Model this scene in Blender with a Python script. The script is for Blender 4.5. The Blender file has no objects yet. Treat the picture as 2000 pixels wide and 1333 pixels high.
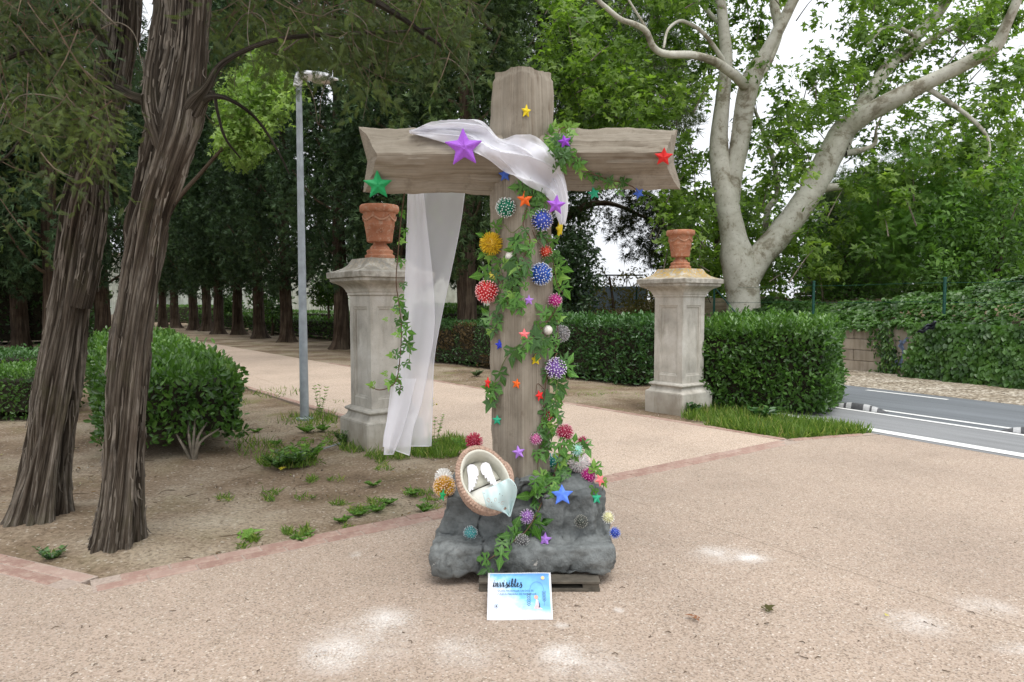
import bpy, bmesh, math, random
import numpy as np
from mathutils import Vector, Matrix
from mathutils.bvhtree import BVHTree

random.seed(7)
RNG = np.random.default_rng(11)
scene = bpy.context.scene
C = bpy.context.collection

# ------------------------------------------------------------------ camera
TH = math.atan(76.5 / 1333.33)
EYE = 1.5
FPX = 1333.33
cam_d = bpy.data.cameras.new("camera")
cam_d.lens = 24.0
cam_d.sensor_width = 36.0
cam_d.clip_start = 0.05
cam_d.clip_end = 900
cam = bpy.data.objects.new("camera", cam_d)
cam.location = (0, 0, EYE)
cam.rotation_euler = (math.pi / 2 - TH, 0, 0)
C.objects.link(cam)
scene.camera = cam

# ------------------------------------------------------------------ overcast sky, soft sun
SUN_EL, SUN_ROT = math.radians(68), math.radians(160)
world = bpy.data.worlds.new("World")
scene.world = world
world.use_nodes = True
wn = world.node_tree
wn.nodes.clear()
sky = wn.nodes.new("ShaderNodeTexSky")
sky.sky_type = 'NISHITA'
sky.sun_disc = False
sky.sun_elevation = SUN_EL
sky.sun_rotation = SUN_ROT
sky.dust_density = 4.0
sky.air_density = 1.0
hsv = wn.nodes.new("ShaderNodeHueSaturation")
hsv.inputs['Saturation'].default_value = 0.18
hsv.inputs['Value'].default_value = 1.0
mixw = wn.nodes.new("ShaderNodeMix")
mixw.data_type = 'RGBA'
mixw.inputs[0].default_value = 0.6
mixw.inputs[7].default_value = (13.6, 14.0, 14.8, 1)
bg = wn.nodes.new("ShaderNodeBackground")
bg.inputs['Strength'].default_value = 0.1
wo = wn.nodes.new("ShaderNodeOutputWorld")
wn.links.new(sky.outputs[0], hsv.inputs['Color'])
wn.links.new(hsv.outputs[0], mixw.inputs[6])
tcw = wn.nodes.new("ShaderNodeTexCoord")
sxw = wn.nodes.new("ShaderNodeSeparateXYZ")
mrw = wn.nodes.new("ShaderNodeMapRange")
mrw.inputs[1].default_value = 0.0; mrw.inputs[2].default_value = 1.0
mrw.inputs[3].default_value = 0.85; mrw.inputs[4].default_value = 1.28
vmw = wn.nodes.new("ShaderNodeVectorMath"); vmw.operation = 'SCALE'
wn.links.new(tcw.outputs['Generated'], sxw.inputs[0])
wn.links.new(sxw.outputs[2], mrw.inputs[0])
wn.links.new(mixw.outputs[2], vmw.inputs[0])
wn.links.new(mrw.outputs[0], vmw.inputs['Scale'])
wn.links.new(vmw.outputs[0], bg.inputs['Color'])
wn.links.new(bg.outputs[0], wo.inputs['Surface'])

sun_d = bpy.data.lights.new("sun", 'SUN')
sun_d.energy = 1.5
sun_d.angle = math.radians(35)
sun_d.color = (1.0, 0.97, 0.92)
sun = bpy.data.objects.new("sun", sun_d)
# sun direction: behind the camera, slightly to the right
az = math.radians(-20)
sdir = Vector((math.sin(math.radians(160)) * math.cos(SUN_EL), math.cos(math.radians(160)) * math.cos(SUN_EL), math.sin(SUN_EL)))
sun.rotation_euler = sdir.to_track_quat('Z', 'Y').to_euler()
sun.location = (3, -4, 12)
C.objects.link(sun)

scene.view_settings.view_transform = 'Standard'
scene.view_settings.look = 'None'
scene.view_settings.gamma = 1.0
scene.view_settings.exposure = 0.36
scene.view_settings.use_curve_mapping = False
scene.render.engine = 'CYCLES'
scene.cycles.use_denoising = True
scene.cycles.max_bounces = 7
scene.cycles.diffuse_bounces = 3
scene.cycles.glossy_bounces = 2
scene.cycles.transmission_bounces = 4
scene.cycles.transparent_max_bounces = 16
scene.cycles.sample_clamp_indirect = 8.0

# ------------------------------------------------------------------ pixel of the photograph -> point of the place
def _dir(px, py):
    cx = (px - 1000.0) / FPX
    cy = (666.5 - py) / FPX
    return Vector((cx, math.cos(TH) + cy * math.sin(TH), -math.sin(TH) + cy * math.cos(TH)))

def P(px, py, Y):
    d = _dir(px, py)
    t = Y / d.y
    return Vector((d.x * t, Y, EYE + d.z * t))

def G(px, py, z=0.0):
    d = _dir(px, py)
    t = (z - EYE) / d.z
    return Vector((d.x * t, d.y * t, z))

# ------------------------------------------------------------------ numpy noise
def _h(x, y, z, seed):
    h = (x.astype(np.int64) * 374761393 + y.astype(np.int64) * 668265263 + z.astype(np.int64) * 1440662683 + seed * 974634777) & 0xffffffff
    h = ((h ^ (h >> 13)) * 1274126177) & 0xffffffff
    h = ((h ^ (h >> 16)) * 2246822519) & 0xffffffff
    return (h ^ (h >> 15)) / 4294967295.0

def vnoise(Pt, seed=0):
    Pt = np.asarray(Pt, float)
    i = np.floor(Pt).astype(np.int64)
    f = Pt - i
    f = f * f * (3 - 2 * f)
    r = 0
    for dx in (0, 1):
        wx = f[:, 0] if dx else 1 - f[:, 0]
        for dy in (0, 1):
            wy = f[:, 1] if dy else 1 - f[:, 1]
            for dz in (0, 1):
                wz = f[:, 2] if dz else 1 - f[:, 2]
                r = r + wx * wy * wz * _h(i[:, 0] + dx, i[:, 1] + dy, i[:, 2] + dz, seed)
    return r * 2 - 1

def fbm(Pt, oct=4, seed=0, gain=0.5):
    Pt = np.asarray(Pt, float)
    r = 0
    a = 1.0
    for k in range(oct):
        r = r + a * vnoise(Pt * (2.03 ** k) + 17.3 * k, seed + k)
        a *= gain
    return r

# ------------------------------------------------------------------ objects
def fast_mesh(name, V, F, attrs=None, smooth=False, sharp=None):
    V = np.asarray(V, np.float32)
    F = np.asarray(F, np.int32)
    me = bpy.data.meshes.new(name)
    m, k = F.shape
    me.vertices.add(len(V))
    me.vertices.foreach_set('co', V.ravel())
    me.loops.add(m * k)
    me.loops.foreach_set('vertex_index', F.ravel())
    me.polygons.add(m)
    me.polygons.foreach_set('loop_start', np.arange(0, m * k, k, dtype=np.int32))
    me.polygons.foreach_set('use_smooth', np.full(m, smooth))
    me.update(calc_edges=True)
    for an, av in (attrs or {}).items():
        av = np.asarray(av, np.float32)
        if av.ndim == 2:
            a = me.attributes.new(an, 'FLOAT_VECTOR', 'POINT')
            a.data.foreach_set('vector', av.ravel())
        else:
            a = me.attributes.new(an, 'FLOAT', 'POINT')
            a.data.foreach_set('value', av)
    if sharp:
        me.set_sharp_from_angle(angle=math.radians(sharp))
    return me

def link(name, me, mat, parent=None, kind=None, label=None):
    o = bpy.data.objects.new(name, me)
    if me is not None and mat is not None and len(me.materials) == 0:
        me.materials.append(mat)
    C.objects.link(o)
    if parent is not None:
        o.parent = parent
    if kind:
        o['kind'] = kind
    if label:
        o['label'] = label
    return o

def tag(o, label=None, cat=None, group=None, kind=None):
    if label: o['label'] = label
    if cat: o['category'] = cat
    if group: o['group'] = group
    if kind: o['kind'] = kind
    return o

def empty(name, loc=(0, 0, 0), rz=0.0, label=None, cat=None, group=None, kind=None):
    o = bpy.data.objects.new(name, None)
    o.empty_display_size = 0.1
    o.location = loc
    o.rotation_euler = (0, 0, rz)
    C.objects.link(o)
    return tag(o, label, cat, group, kind)

def kids(o):
    return list(o.children)

def copy_tree(o, parent=None):
    c = o.copy()
    C.objects.link(c)
    if parent is not None:
        c.parent = parent
    for ch in kids(o):
        copy_tree(ch, c)
    return c

class MB:
    """collects shapes (quads and triangles) for one mesh"""
    def __init__(self):
        self.v = []
        self.f = []
    def add(self, V, F):
        b = len(self.v)
        self.v += [tuple(p) for p in V]
        self.f += [tuple(int(i) + b for i in q) for q in F]
        return self
    def box(self, c, s, rot=None, ch=0.0):
        x, y, z = s[0] / 2, s[1] / 2, s[2] / 2
        if ch > 0:
            # chamfered box
            bm = bmesh.new()
            bmesh.ops.create_cube(bm, size=1.0)
            for v in bm.verts:
                v.co = Vector((v.co.x * s[0], v.co.y * s[1], v.co.z * s[2]))
            bmesh.ops.bevel(bm, geom=bm.edges[:], offset=ch, segments=1, affect='EDGES')
            bm.verts.index_update()
            V = [v.co.copy() for v in bm.verts]
            F = [[v.index for v in f.verts] for f in bm.faces]
            bm.free()
        else:
            V = [Vector(p) for p in ((-x, -y, -z), (x, -y, -z), (x, y, -z), (-x, y, -z), (-x, -y, z), (x, -y, z), (x, y, z), (-x, y, z))]
            F = [(0, 3, 2, 1), (4, 5, 6, 7), (0, 1, 5, 4), (1, 2, 6, 5), (2, 3, 7, 6), (3, 0, 4, 7)]
        M = rot.to_3x3() if rot is not None else Matrix.Identity(3)
        return self.add([M @ v + Vector(c) for v in V], F)
    def mesh(self, name, smooth=False, sharp=None):
        me = bpy.data.meshes.new(name)
        me.from_pydata(self.v, [], self.f)
        me.polygons.foreach_set('use_smooth', [smooth] * len(me.polygons))
        if sharp:
            me.polygons.foreach_set('use_smooth', [True] * len(me.polygons))
            me.set_sharp_from_angle(angle=math.radians(sharp))
        me.update()
        return me
    def build(self, name, mat, parent=None, smooth=False, sharp=None, kind=None, label=None):
        return link(name, self.mesh(name, smooth, sharp), mat, parent, kind, label)

def catmull(pts, n):
    pts = np.asarray(pts, float)
    m = len(pts)
    ext = np.vstack([2 * pts[0] - pts[1], pts, 2 * pts[-1] - pts[-2]])
    out = []
    for i in range(m - 1):
        p0, p1, p2, p3 = ext[i], ext[i + 1], ext[i + 2], ext[i + 3]
        for t in np.linspace(0, 1, n, endpoint=False):
            out.append(0.5 * ((2 * p1) + (-p0 + p2) * t + (2 * p0 - 5 * p1 + 4 * p2 - p3) * t * t + (-p0 + 3 * p1 - 3 * p2 + p3) * t ** 3))
    out.append(pts[-1])
    return np.array(out)

def tube_arrays(path, rad, sides=8, cap=True):
    """path (n,3), rad (n,) -> V, F(quads), theta, arc"""
    path = np.asarray(path, float)
    n = len(path)
    tan = np.gradient(path, axis=0)
    tan /= np.linalg.norm(tan, axis=1)[:, None] + 1e-9
    up = np.array([0.0, 1.0, 0.0]) if abs(tan[0][1]) < 0.9 else np.array([1.0, 0, 0])
    N = np.zeros((n, 3))
    a = np.cross(tan[0], up); a /= np.linalg.norm(a)
    N[0] = a
    for i in range(1, n):
        a = N[i - 1] - tan[i] * np.dot(N[i - 1], tan[i])
        N[i] = a / (np.linalg.norm(a) + 1e-9)
    B = np.cross(tan, N)
    th = np.linspace(0, 2 * np.pi, sides, endpoint=False)
    r = np.asarray(rad, float)
    if r.ndim == 1:
        r = np.repeat(r[:, None], sides, 1)
    V = path[:, None, :] + r[:, :, None] * (np.cos(th)[None, :, None] * N[:, None, :] + np.sin(th)[None, :, None] * B[:, None, :])
    V = V.reshape(-1, 3)
    i = np.arange(n - 1)[:, None] * sides
    j = np.arange(sides)[None, :]
    j2 = (j + 1) % sides
    F = np.stack([i + j, i + j2, i + j2 + sides, i + j + sides], -1).reshape(-1, 4)
    return V, F

def add_tube(mb, pts, radii, sides=6, n=4):
    pr = np.hstack([np.asarray([list(p) for p in pts], float), np.asarray(radii, float)[:, None]])
    c = catmull(pr, n)
    V, F = tube_arrays(c[:, :3], np.maximum(c[:, 3], 0.0004), sides)
    b = len(V)
    caps = [tuple(range(sides))[::-1], tuple(range(b - sides, b))]
    mb.add(V, list(map(tuple, F)) + caps)
    return mb

def lathe(profile, seg=40, z0=0):
    V, F = [], []
    n = len(profile)
    for (r, z) in profile:
        for k in range(seg):
            a = 2 * math.pi * k / seg
            V.append((r * math.cos(a), r * math.sin(a), z + z0))
    for i in range(n - 1):
        for k in range(seg):
            k2 = (k + 1) % seg
            F.append((i * seg + k, i * seg + k2, (i + 1) * seg + k2, (i + 1) * seg + k))
    return V, F

# ------------------------------------------------------------------ leaf scattering
def unit(a):
    return a / (np.linalg.norm(a, axis=-1, keepdims=True) + 1e-9)

def frames(d, nrm):
    d = unit(d)
    n = nrm - d * np.sum(nrm * d, 1, keepdims=True)
    n = unit(n)
    b = np.cross(n, d)
    return np.stack([d, b, n], -1)

def scatter(T, F, pos, R, s, rnd=None):
    T = np.asarray(T, float)
    F = np.asarray(F, int)
    n, k = len(pos), len(T)
    s = np.broadcast_to(np.asarray(s, float), (n,))
    V = np.einsum('nij,kj->nki', R, T) * s[:, None, None] + pos[:, None, :]
    FF = (F[None] + (np.arange(n) * k)[:, None, None]).reshape(-1, F.shape[1])
    if rnd is None:
        rnd = RNG.random(n)
    return V.reshape(-1, 3), FF, np.repeat(rnd, k)

def leaves_obj(name, parts, mat, parent=None, kind='stuff', label=None):
    V, F, A, b = [], [], [], 0
    for (v, f, a) in parts:
        V.append(v); F.append(f + b); A.append(a); b += len(v)
    me = fast_mesh(name, np.vstack(V), np.vstack(F), {'rnd': np.concatenate(A)})
    return link(name, me, mat, parent, kind, label)

OVAL_V = [(0, 0, 0), (.3, .2, .05), (.72, .19, .04), (1, 0, -.03), (.3, -.2, .05), (.72, -.19, .04)]
OVAL_F = [(0, 3, 2, 1), (0, 4, 5, 3)]
HEART_V = [(0, 0, 0), (.0, .34, .04), (.5, .38, .03), (1, 0, -.06), (.0, -.34, .04), (.5, -.38, .03)]
PLANE_V = [(0, 0, 0), (.45, .22, .03), (1, 0, -.05), (.45, -.22, .03),
           (.1, .45, .02), (.55, .75, -.08), (.1, -.45, .02), (.55, -.75, -.08)]
PLANE_F = [(0, 3, 2, 1), (0, 1, 5, 4), (0, 6, 7, 3)]
# flat feathery conifer spray: triangles along a stem
def spray(n=9, w=.021, l=.34, curve=.2):
    V, F = [], []
    def tri(p, d, L, W):
        b = len(V)
        q = Vector((-d[1], d[0], 0)) * W
        V.extend([tuple(Vector(p) + q), tuple(Vector(p) - q), tuple(Vector(p) + Vector(d) * L)])
        F.append((b, b + 1, b + 2))
    tri((0, 0, 0), (1, 0, 0), 1.0, w * .8)
    for i in range(n):
        t = .12 + .8 * i / n
        for sgn in (-1, 1):
            a = sgn * math.radians(48)
            LL = l * (1 - .65 * t)
            d = (math.cos(a), math.sin(a), -curve * .5)
            tri((t, 0, -curve * t * t), d, LL, w)
            if LL > .2:
                a2 = sgn * math.radians(15)
                tri((t + math.cos(a) * LL * .45, math.sin(a) * LL * .45, -curve * t * t), (math.cos(a2), math.sin(a2), -curve), LL * .5, w * .8)
    return V, F
SPRAY_V, SPRAY_F = spray()
TUFT_V, TUFT_F = [], []
for _i in range(6):
    _a = _i * 1.05 + .2
    _e = (.2, .9, .5, 1.1, .35, .75)[_i]
    _d = Vector((math.cos(_e), math.sin(_e) * math.cos(_a), math.sin(_e) * math.sin(_a)))
    _q = _d.cross(Vector((.3, .8, -.5))).normalized() * .13
    _b = len(TUFT_V)
    TUFT_V += [tuple(_d * .0 + _q), tuple(_d * .0 - _q), tuple(_d * 1.0)]
    TUFT_F.append((_b, _b + 1, _b + 2))
NEEDLE_V, NEEDLE_F = [], []
for _i in range(9):
    _a = _i * 2.4
    _e = .25 + .09 * _i
    _d = Vector((math.cos(_e), math.sin(_e) * math.cos(_a), math.sin(_e) * math.sin(_a)))
    _q = _d.cross(Vector((.3, .8, -.5))).normalized() * .035
    _b = len(NEEDLE_V)
    NEEDLE_V += [tuple(_q), tuple(-_q), tuple(_d)]
    NEEDLE_F.append((_b, _b + 1, _b + 2))

def rand_dirs(n, bias=(0, 0, 0)):
    return unit(RNG.normal(size=(n, 3)) + np.asarray(bias, float))

def clump_leaves(centers, radii, per, T, F, size, bias=(0, 0, .3), shell=.55, out=.8, flat=1.0):
    """leaves round a set of clump centres"""
    centers = np.asarray(centers, float)
    n = len(centers)
    radii = np.broadcast_to(np.asarray(radii, float), (n,))
    idx = np.repeat(np.arange(n), per)
    m = len(idx)
    d = rand_dirs(m)
    rr = radii[idx] * (shell + (1 - shell) * RNG.random(m))
    off = d * rr[:, None]
    off[:, 2] *= flat
    pos = centers[idx] + off
    nr = unit(d * out + rand_dirs(m) * .6 + np.asarray(bias))
    ld = unit(np.cross(nr, rand_dirs(m)) + d * .4)
    crnd = RNG.random(n)[idx]
    rnd = np.clip(.55 * crnd + .45 * RNG.random(m) ** 1.2, 0, 1)
    s = size * (.7 + .6 * RNG.random(m))
    return scatter(T, F, pos, frames(ld, nr), s, rnd)

# ------------------------------------------------------------------ materials
class NB:
    def __init__(self, name):
        self.m = bpy.data.materials.new(name)
        self.m.use_nodes = True
        self.t = self.m.node_tree
        self.t.nodes.clear()
        self.out = self.t.nodes.new('ShaderNodeOutputMaterial')
        self._co = None
    def n(self, typ, ins=None, out=0, **props):
        nd = self.t.nodes.new('ShaderNode' + typ)
        for k, v in props.items():
            setattr(nd, k, v)
        for k, v in (ins or {}).items():
            s = nd.inputs[k]
            if isinstance(v, bpy.types.NodeSocket):
                self.t.links.new(v, s)
            else:
                s.default_value = v
        return nd.outputs[out]
    def co(self):
        if self._co is None:
            self._co = self.n('TexCoord', out=3)
        return self._co
    def scaled(self, vec, s):
        return self.n('VectorMath', {0: vec, 1: s}, operation='MULTIPLY')
    def noise(self, scale, detail=4, rough=.55, vec=None, dist=0.0, out=0):
        return self.n('TexNoise', {'Vector': vec if vec is not None else self.co(), 'Scale': scale, 'Detail': detail, 'Roughness': rough, 'Distortion': dist}, out=out)
    def voro(self, scale, vec=None, out=0, feature='F1', rnd=1.0):
        return self.n('TexVoronoi', {'Vector': vec if vec is not None else self.co(), 'Scale': scale, 'Randomness': rnd}, out=out, feature=feature)
    def math(self, op, a, b=0.0, c=0.0, clamp=False):
        return self.n('Math', {0: a, 1: b, 2: c}, operation=op, use_clamp=clamp)
    def ramp(self, fac, stops, interp='LINEAR'):
        nd = self.t.nodes.new('ShaderNodeValToRGB')
        cr = nd.color_ramp
        cr.interpolation = interp
        while len(cr.elements) < len(stops):
            cr.elements.new(.5)
        for e, (p, c) in zip(cr.elements, stops):
            e.position = p
            if isinstance(c, (int, float)):
                c = (c, c, c)
            e.color = (*c[:3], 1)
        self.t.links.new(fac, nd.inputs[0])
        return nd.outputs[0]
    def mix(self, fac, a, b, blend='MIX'):
        nd = self.t.nodes.new('ShaderNodeMix')
        nd.data_type = 'RGBA'
        nd.blend_type = blend
        for i, v in ((0, fac), (6, a), (7, b)):
            if isinstance(v, bpy.types.NodeSocket):
                self.t.links.new(v, nd.inputs[i])
            else:
                nd.inputs[i].default_value = v if i == 0 else (*v[:3], 1)
        return nd.outputs[2]
    def bump(self, h, strength=.5, dist=.01, nrm=None):
        ins = {'Height': h, 'Strength': strength, 'Distance': dist}
        if nrm is not None:
            ins['Normal'] = nrm
        return self.n('Bump', ins)
    def attr(self, name, out=2):
        return self.n('Attribute', attribute_name=name, out=out)
    def done(self, col, rough=.8, normal=None, spec=.4, extra=None, trans=None):
        ins = {'Base Color': col if isinstance(col, bpy.types.NodeSocket) else (*col[:3], 1), 'Roughness': rough, 'Specular IOR Level': spec}
        if normal is not None:
            ins['Normal'] = normal
        for k, v in (extra or {}).items():
            ins[k] = v
        s = self.n('BsdfPrincipled', ins)
        if trans:
            t = self.n('BsdfTranslucent', {'Color': trans[1] if isinstance(trans[1], bpy.types.NodeSocket) else (*trans[1], 1)})
            s = self.n('MixShader', {0: trans[0], 1: s, 2: t})
        self.t.links.new(s, self.out.inputs[0])
        return self.m

def leaf_mat(name, stops, rough=.45, tr=.3, spec=.4, big=1.2):
    b = NB(name)
    r = b.attr('rnd')
    col = b.ramp(r, stops)
    nz = b.noise(big, 2)
    col = b.mix(b.math('MULTIPLY', nz, .55), col, b.mix(.5, col, (0.02, 0.03, 0.01)))
    tc = b.mix(1.0, col, (1.5, 1.7, .7), 'MULTIPLY')
    return b.done(col, rough, spec=spec, trans=(tr, tc))

def plain(name, col, rough=.7, ns=30, amt=.15, bump=.1, spec=.4, bd=.002):
    b = NB(name)
    nz = b.noise(ns, 4)
    dark = tuple(c * (1 - amt * 2) for c in col)
    light = tuple(min(1, c * (1 + amt)) for c in col)
    c = b.ramp(nz, [(.3, dark), (.7, light)])
    return b.done(c, rough, b.bump(nz, bump, bd), spec)
# ================================================================== MATERIALS OF THE GROUND
def m_pavement(name, dark, cream, tone, powder=()):
    b = NB(name)
    v1 = b.voro(135, out=1)                      # one colour per pebble
    sep = b.n('SeparateColor', {0: v1})
    peb = b.ramp(sep, [(0.0, dark), (.12, (.27, .22, .165)), (.35, (.43, .355, .28)), (.55, cream), (.78, (.53, .445, .36)), (.93, (.38, .345, .30)), (1.0, (.82, .78, .70))])
    fine = b.noise(420, 3)
    c = b.mix(.18, peb, b.ramp(fine, [(.3, (.2, .165, .13)), (.7, (.66, .575, .48))]))
    big = b.noise(.9, 5)
    c = b.mix(1.0, c, b.ramp(big, [(.3, tuple(t * .82 for t in tone)), (.5, tuple(t * .95 for t in tone)), (.7, tuple(t * 1.05 for t in tone))]), 'MULTIPLY')
    mid = b.noise(6, 4)
    c = b.mix(b.math('MULTIPLY', mid, .26), c, (.56, .42, .345))
    # hairline joint across the slab
    a, e = G(1180, 965), G(2010, 1240)
    nrm = Vector((-(e - a).y, (e - a).x, 0)).normalized()
    dp = b.n('VectorMath', {0: b.co(), 1: nrm}, out=1, operation='DOT_PRODUCT')
    wob = b.math('MULTIPLY_ADD', b.noise(14, 3), .02, -.01 - nrm.dot(a))
    ln = b.math('ABSOLUTE', b.math('ADD', dp, wob))
    lm = b.math('LESS_THAN', ln, .0035)
    lm = b.math('MULTIPLY', lm, b.math('GREATER_THAN', b.noise(3.1, 2), .42))
    c = b.mix(b.math('MULTIPLY', lm, .6), c, (.10, .075, .05))
    # spilt white powder
    tot = None
    wn_ = b.math('MULTIPLY_ADD', b.noise(95, 5, .8), .62, b.math('MULTIPLY', b.noise(6, 4, .7), .40))
    for (px, py, rx, ry, s) in powder:
        p = G(px, py)
        sx = rx / FPX * p.y
        sy = ry / FPX * p.y * p.y / EYE
        q = b.n('VectorMath', {0: b.co(), 1: p}, operation='SUBTRACT')
        q = b.n('VectorMath', {0: q, 1: (1 / sx, 1 / sy, 0)}, operation='MULTIPLY')
        ln = b.n('VectorMath', {0: q}, out=1, operation='LENGTH')
        mk = b.n('MapRange', {0: ln, 1: 1.0, 2: 0.0, 3: 0.0, 4: s}, interpolation_type='SMOOTHERSTEP')
        tot = mk if tot is None else b.math('MAXIMUM', tot, mk)
    if tot is not None:
        f = b.math('MULTIPLY', tot, b.n('MapRange', {0: wn_, 1: .42, 2: .66, 3: .0, 4: 1.15}), clamp=True)
        c = b.mix(f, c, (.84, .83, .81))
    h = b.voro(135, feature='SMOOTH_F1')
    nrmb = b.bump(h, .55, .004)
    return b.done(c, .85, nrmb, .25)

POWDER = [(750, 1222, 105, 45, 0.75), (660, 1285, 120, 60, 0.85), (700, 1262, 180, 90, 0.35), (905, 1280, 112, 57, 0.42), (1105, 1292, 87, 54, 0.8), (1150, 1305, 165, 75, 0.3), (1400, 1084, 69, 21, 0.7), (1462, 1096, 66, 18, 0.9), (1425, 1092, 120, 30, 0.4), (1790, 1225, 112, 42, 0.5), (1925, 1192, 90, 36, 0.42), (694, 1090, 21, 10, 0.6), (1098, 1230, 24, 10, 0.6), (1985, 1275, 90, 24, 0.4), (1208, 1200, 18, 9, 0.5), (640, 1300, 60, 24, 0.8)]
M_PAVE = m_pavement('exposed_aggregate', (.15, .12, .095), (.54, .455, .38), (.83, .785, .755), POWDER)
M_PATH = m_pavement('path_aggregate', (.24, .20, .165), (.64, .56, .475), (1.08, 1.01, .965))

def m_soil():
    b = NB('soil')
    big = b.noise(.8, 6, .6)
    c = b.ramp(big, [(.3, (.12, .085, .055)), (.45, (.25, .185, .125)), (.58, (.36, .295, .215)), (.75, (.44, .385, .295))])
    f = b.noise(38, 6, .7)
    c = b.mix(1, c, b.ramp(f, [(.3, (.45, .42, .4)), (.55, (1.0, 1.0, 1.0)), (.8, (1.3, 1.3, 1.3))]), 'MULTIPLY')
    lit = b.voro(70, out=1)
    r = b.n('SeparateColor', {0: lit})
    c = b.mix(b.math('MULTIPLY', b.math('GREATER_THAN', r, .975), .6), c, (.5, .45, .38))
    c = b.mix(b.math('MULTIPLY', b.math('LESS_THAN', r, .05), .5), c, (.08, .055, .035))
    moss = b.n('MapRange', {0: b.noise(1.7, 5, .7), 1: .52, 2: .64, 3: 0, 4: .55})
    sepv = b.n('SeparateXYZ', {0: b.co()}, out=1)
    far = b.n('MapRange', {0: sepv, 1: 6.5, 2: 9.5, 3: .25, 4: 1.0})
    c = b.mix(b.math('MULTIPLY', moss, far), c, (.17, .17, .06))
    nb_ = b.bump(f, .7, .02)
    nb_ = b.bump(b.noise(160, 3), .4, .006, nb_)
    return b.done(c, .95, nb_, .15)
M_SOIL = m_soil()

def m_asphalt(name, a, c2):
    b = NB(name)
    v = b.noise(260, 3)
    c = b.ramp(v, [(.25, tuple(x * .75 for x in a)), (.75, c2)])
    # worn lanes running along the road
    st = b.n('VectorMath', {0: b.co(), 1: (.866, .5, 0)}, out=1, operation='DOT_PRODUCT')
    al = b.n('VectorMath', {0: b.co(), 1: (.5, -.866, 0)}, out=1, operation='DOT_PRODUCT')
    vec = b.n('CombineXYZ', {0: b.math('MULTIPLY', st, 3.2), 1: b.math('MULTIPLY', al, .22)})
    w = b.noise(1.4, 5, vec=vec)
    c = b.mix(1, c, b.ramp(w, [(.3, .78), (.7, 1.15)]), 'MULTIPLY')
    return b.done(c, .8, b.bump(v, .35, .004), .3)
M_ROAD = m_asphalt('asphalt', (.15, .165, .18), (.20, .215, .23))
M_LANE = m_asphalt('lane_asphalt', (.22, .225, .23), (.30, .305, .31))

def m_paint():
    b = NB('road_paint')
    w = b.noise(24, 6, .75)
    c = b.ramp(w, [(.28, (.38, .38, .37)), (.45, (.74, .74, .72))])
    return b.done(c, .7, spec=.3)
M_PAINT = m_paint()
M_GRAVEL = None
def m_gravel():
    b = NB('gravel')
    r = b.n('SeparateColor', {0: b.voro(26, out=1)})
    c = b.ramp(r, [(0, (.14, .115, .09)), (.4, (.30, .26, .21)), (.8, (.42, .38, .33)), (1, (.62, .58, .52))])
    big = b.noise(1.1, 5)
    c = b.mix(1, c, b.ramp(big, [(.35, (.66, .6, .5)), (.6, (1.1, 1.08, 1.02))]), 'MULTIPLY')
    return b.done(c, .95, b.bump(b.voro(26), .8, .02), .2)
M_GRAVEL = m_gravel()

# ================================================================== GROUND SHEETS
def sheet(name, poly, z, mat, kind='structure'):
    me = bpy.data.meshes.new(name)
    me.from_pydata([(x, y, z) for x, y in poly], [], [tuple(range(len(poly)))])
    me.update()
    if me.polygons[0].normal.z < 0:
        me.flip_normals()
    return link(name, me, mat, None, kind)

far_me = bpy.data.meshes.new('ground')
Rg = 400
far_me.from_pydata([(-Rg, -60, -.06), (Rg, -60, -.06), (Rg, Rg, -.06), (-Rg, Rg, -.06)], [], [(0, 1, 2, 3)])
link('ground', far_me, M_SOIL, None, 'structure')

# uneven bare soil near the camera
nx, ny = 330, 330
gx = np.linspace(-26, 16, nx)
gy = 2.6 + (np.linspace(0, 1, ny) ** 1.7) * 52
X, Yg = np.meshgrid(gx, gy)
Pn = np.stack([X.ravel(), Yg.ravel(), np.zeros(X.size)], 1)
hz = fbm(Pn * 1.6, 4, 3) * .011 + fbm(Pn * 9, 3, 9) * .004
Pn[:, 2] = np.clip(hz, -.03, .016) - .004
# little mounds at tree feet
for (mx, my, mr, mh) in ((-3.15, 4.6, .75, .06), (-2.37, 4.1, .65, .05), (-2.98, 6.35, .5, .04)):
    dd = np.hypot(Pn[:, 0] - mx, Pn[:, 1] - my)
    Pn[:, 2] += mh * np.exp(-(dd / mr) ** 2 * 2)
ii = np.arange(ny - 1)[:, None] * nx + np.arange(nx - 1)[None, :]
Fq = np.stack([ii, ii + 1, ii + nx + 1, ii + nx], -1).reshape(-1, 4)
link('bare_soil', fast_mesh('bare_soil', Pn, Fq, smooth=True), M_SOIL, None, 'structure')

UX, UY = .5, -.866           # along the road
SX, SY = .866, .5            # across the road
def RD(s, t, z=0.0):
    """point at distance s across and t along the road"""
    return (SX * s + UX * t, SY * s + UY * t, z)
ZP = .020
def TE(s):
    return -7.2 - .63 * (s - 7.4)
def strip(s0, s1):
    return [RD(s0, TE(s0))[:2], RD(s1, TE(s1))[:2], RD(s1, 30)[:2], RD(s0, 30)[:2]]
sheet('promenade', [(-13.2, 8.17), (-2.18, 3.48), (2.97, 7.19), (4.13, 7.55), (19.1, -18.4), (-15, -18)], ZP, M_PAVE)
sheet('garden_path', [(.53, 5.43), (2.97, 7.19), (-26, 43.4), (-30, 43.5)], ZP, M_PATH)
sheet('cycle_lane', strip(7.33, 8.62), .022, M_LANE)
sheet('road', strip(8.62, 11.2), .018, M_ROAD)
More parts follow.
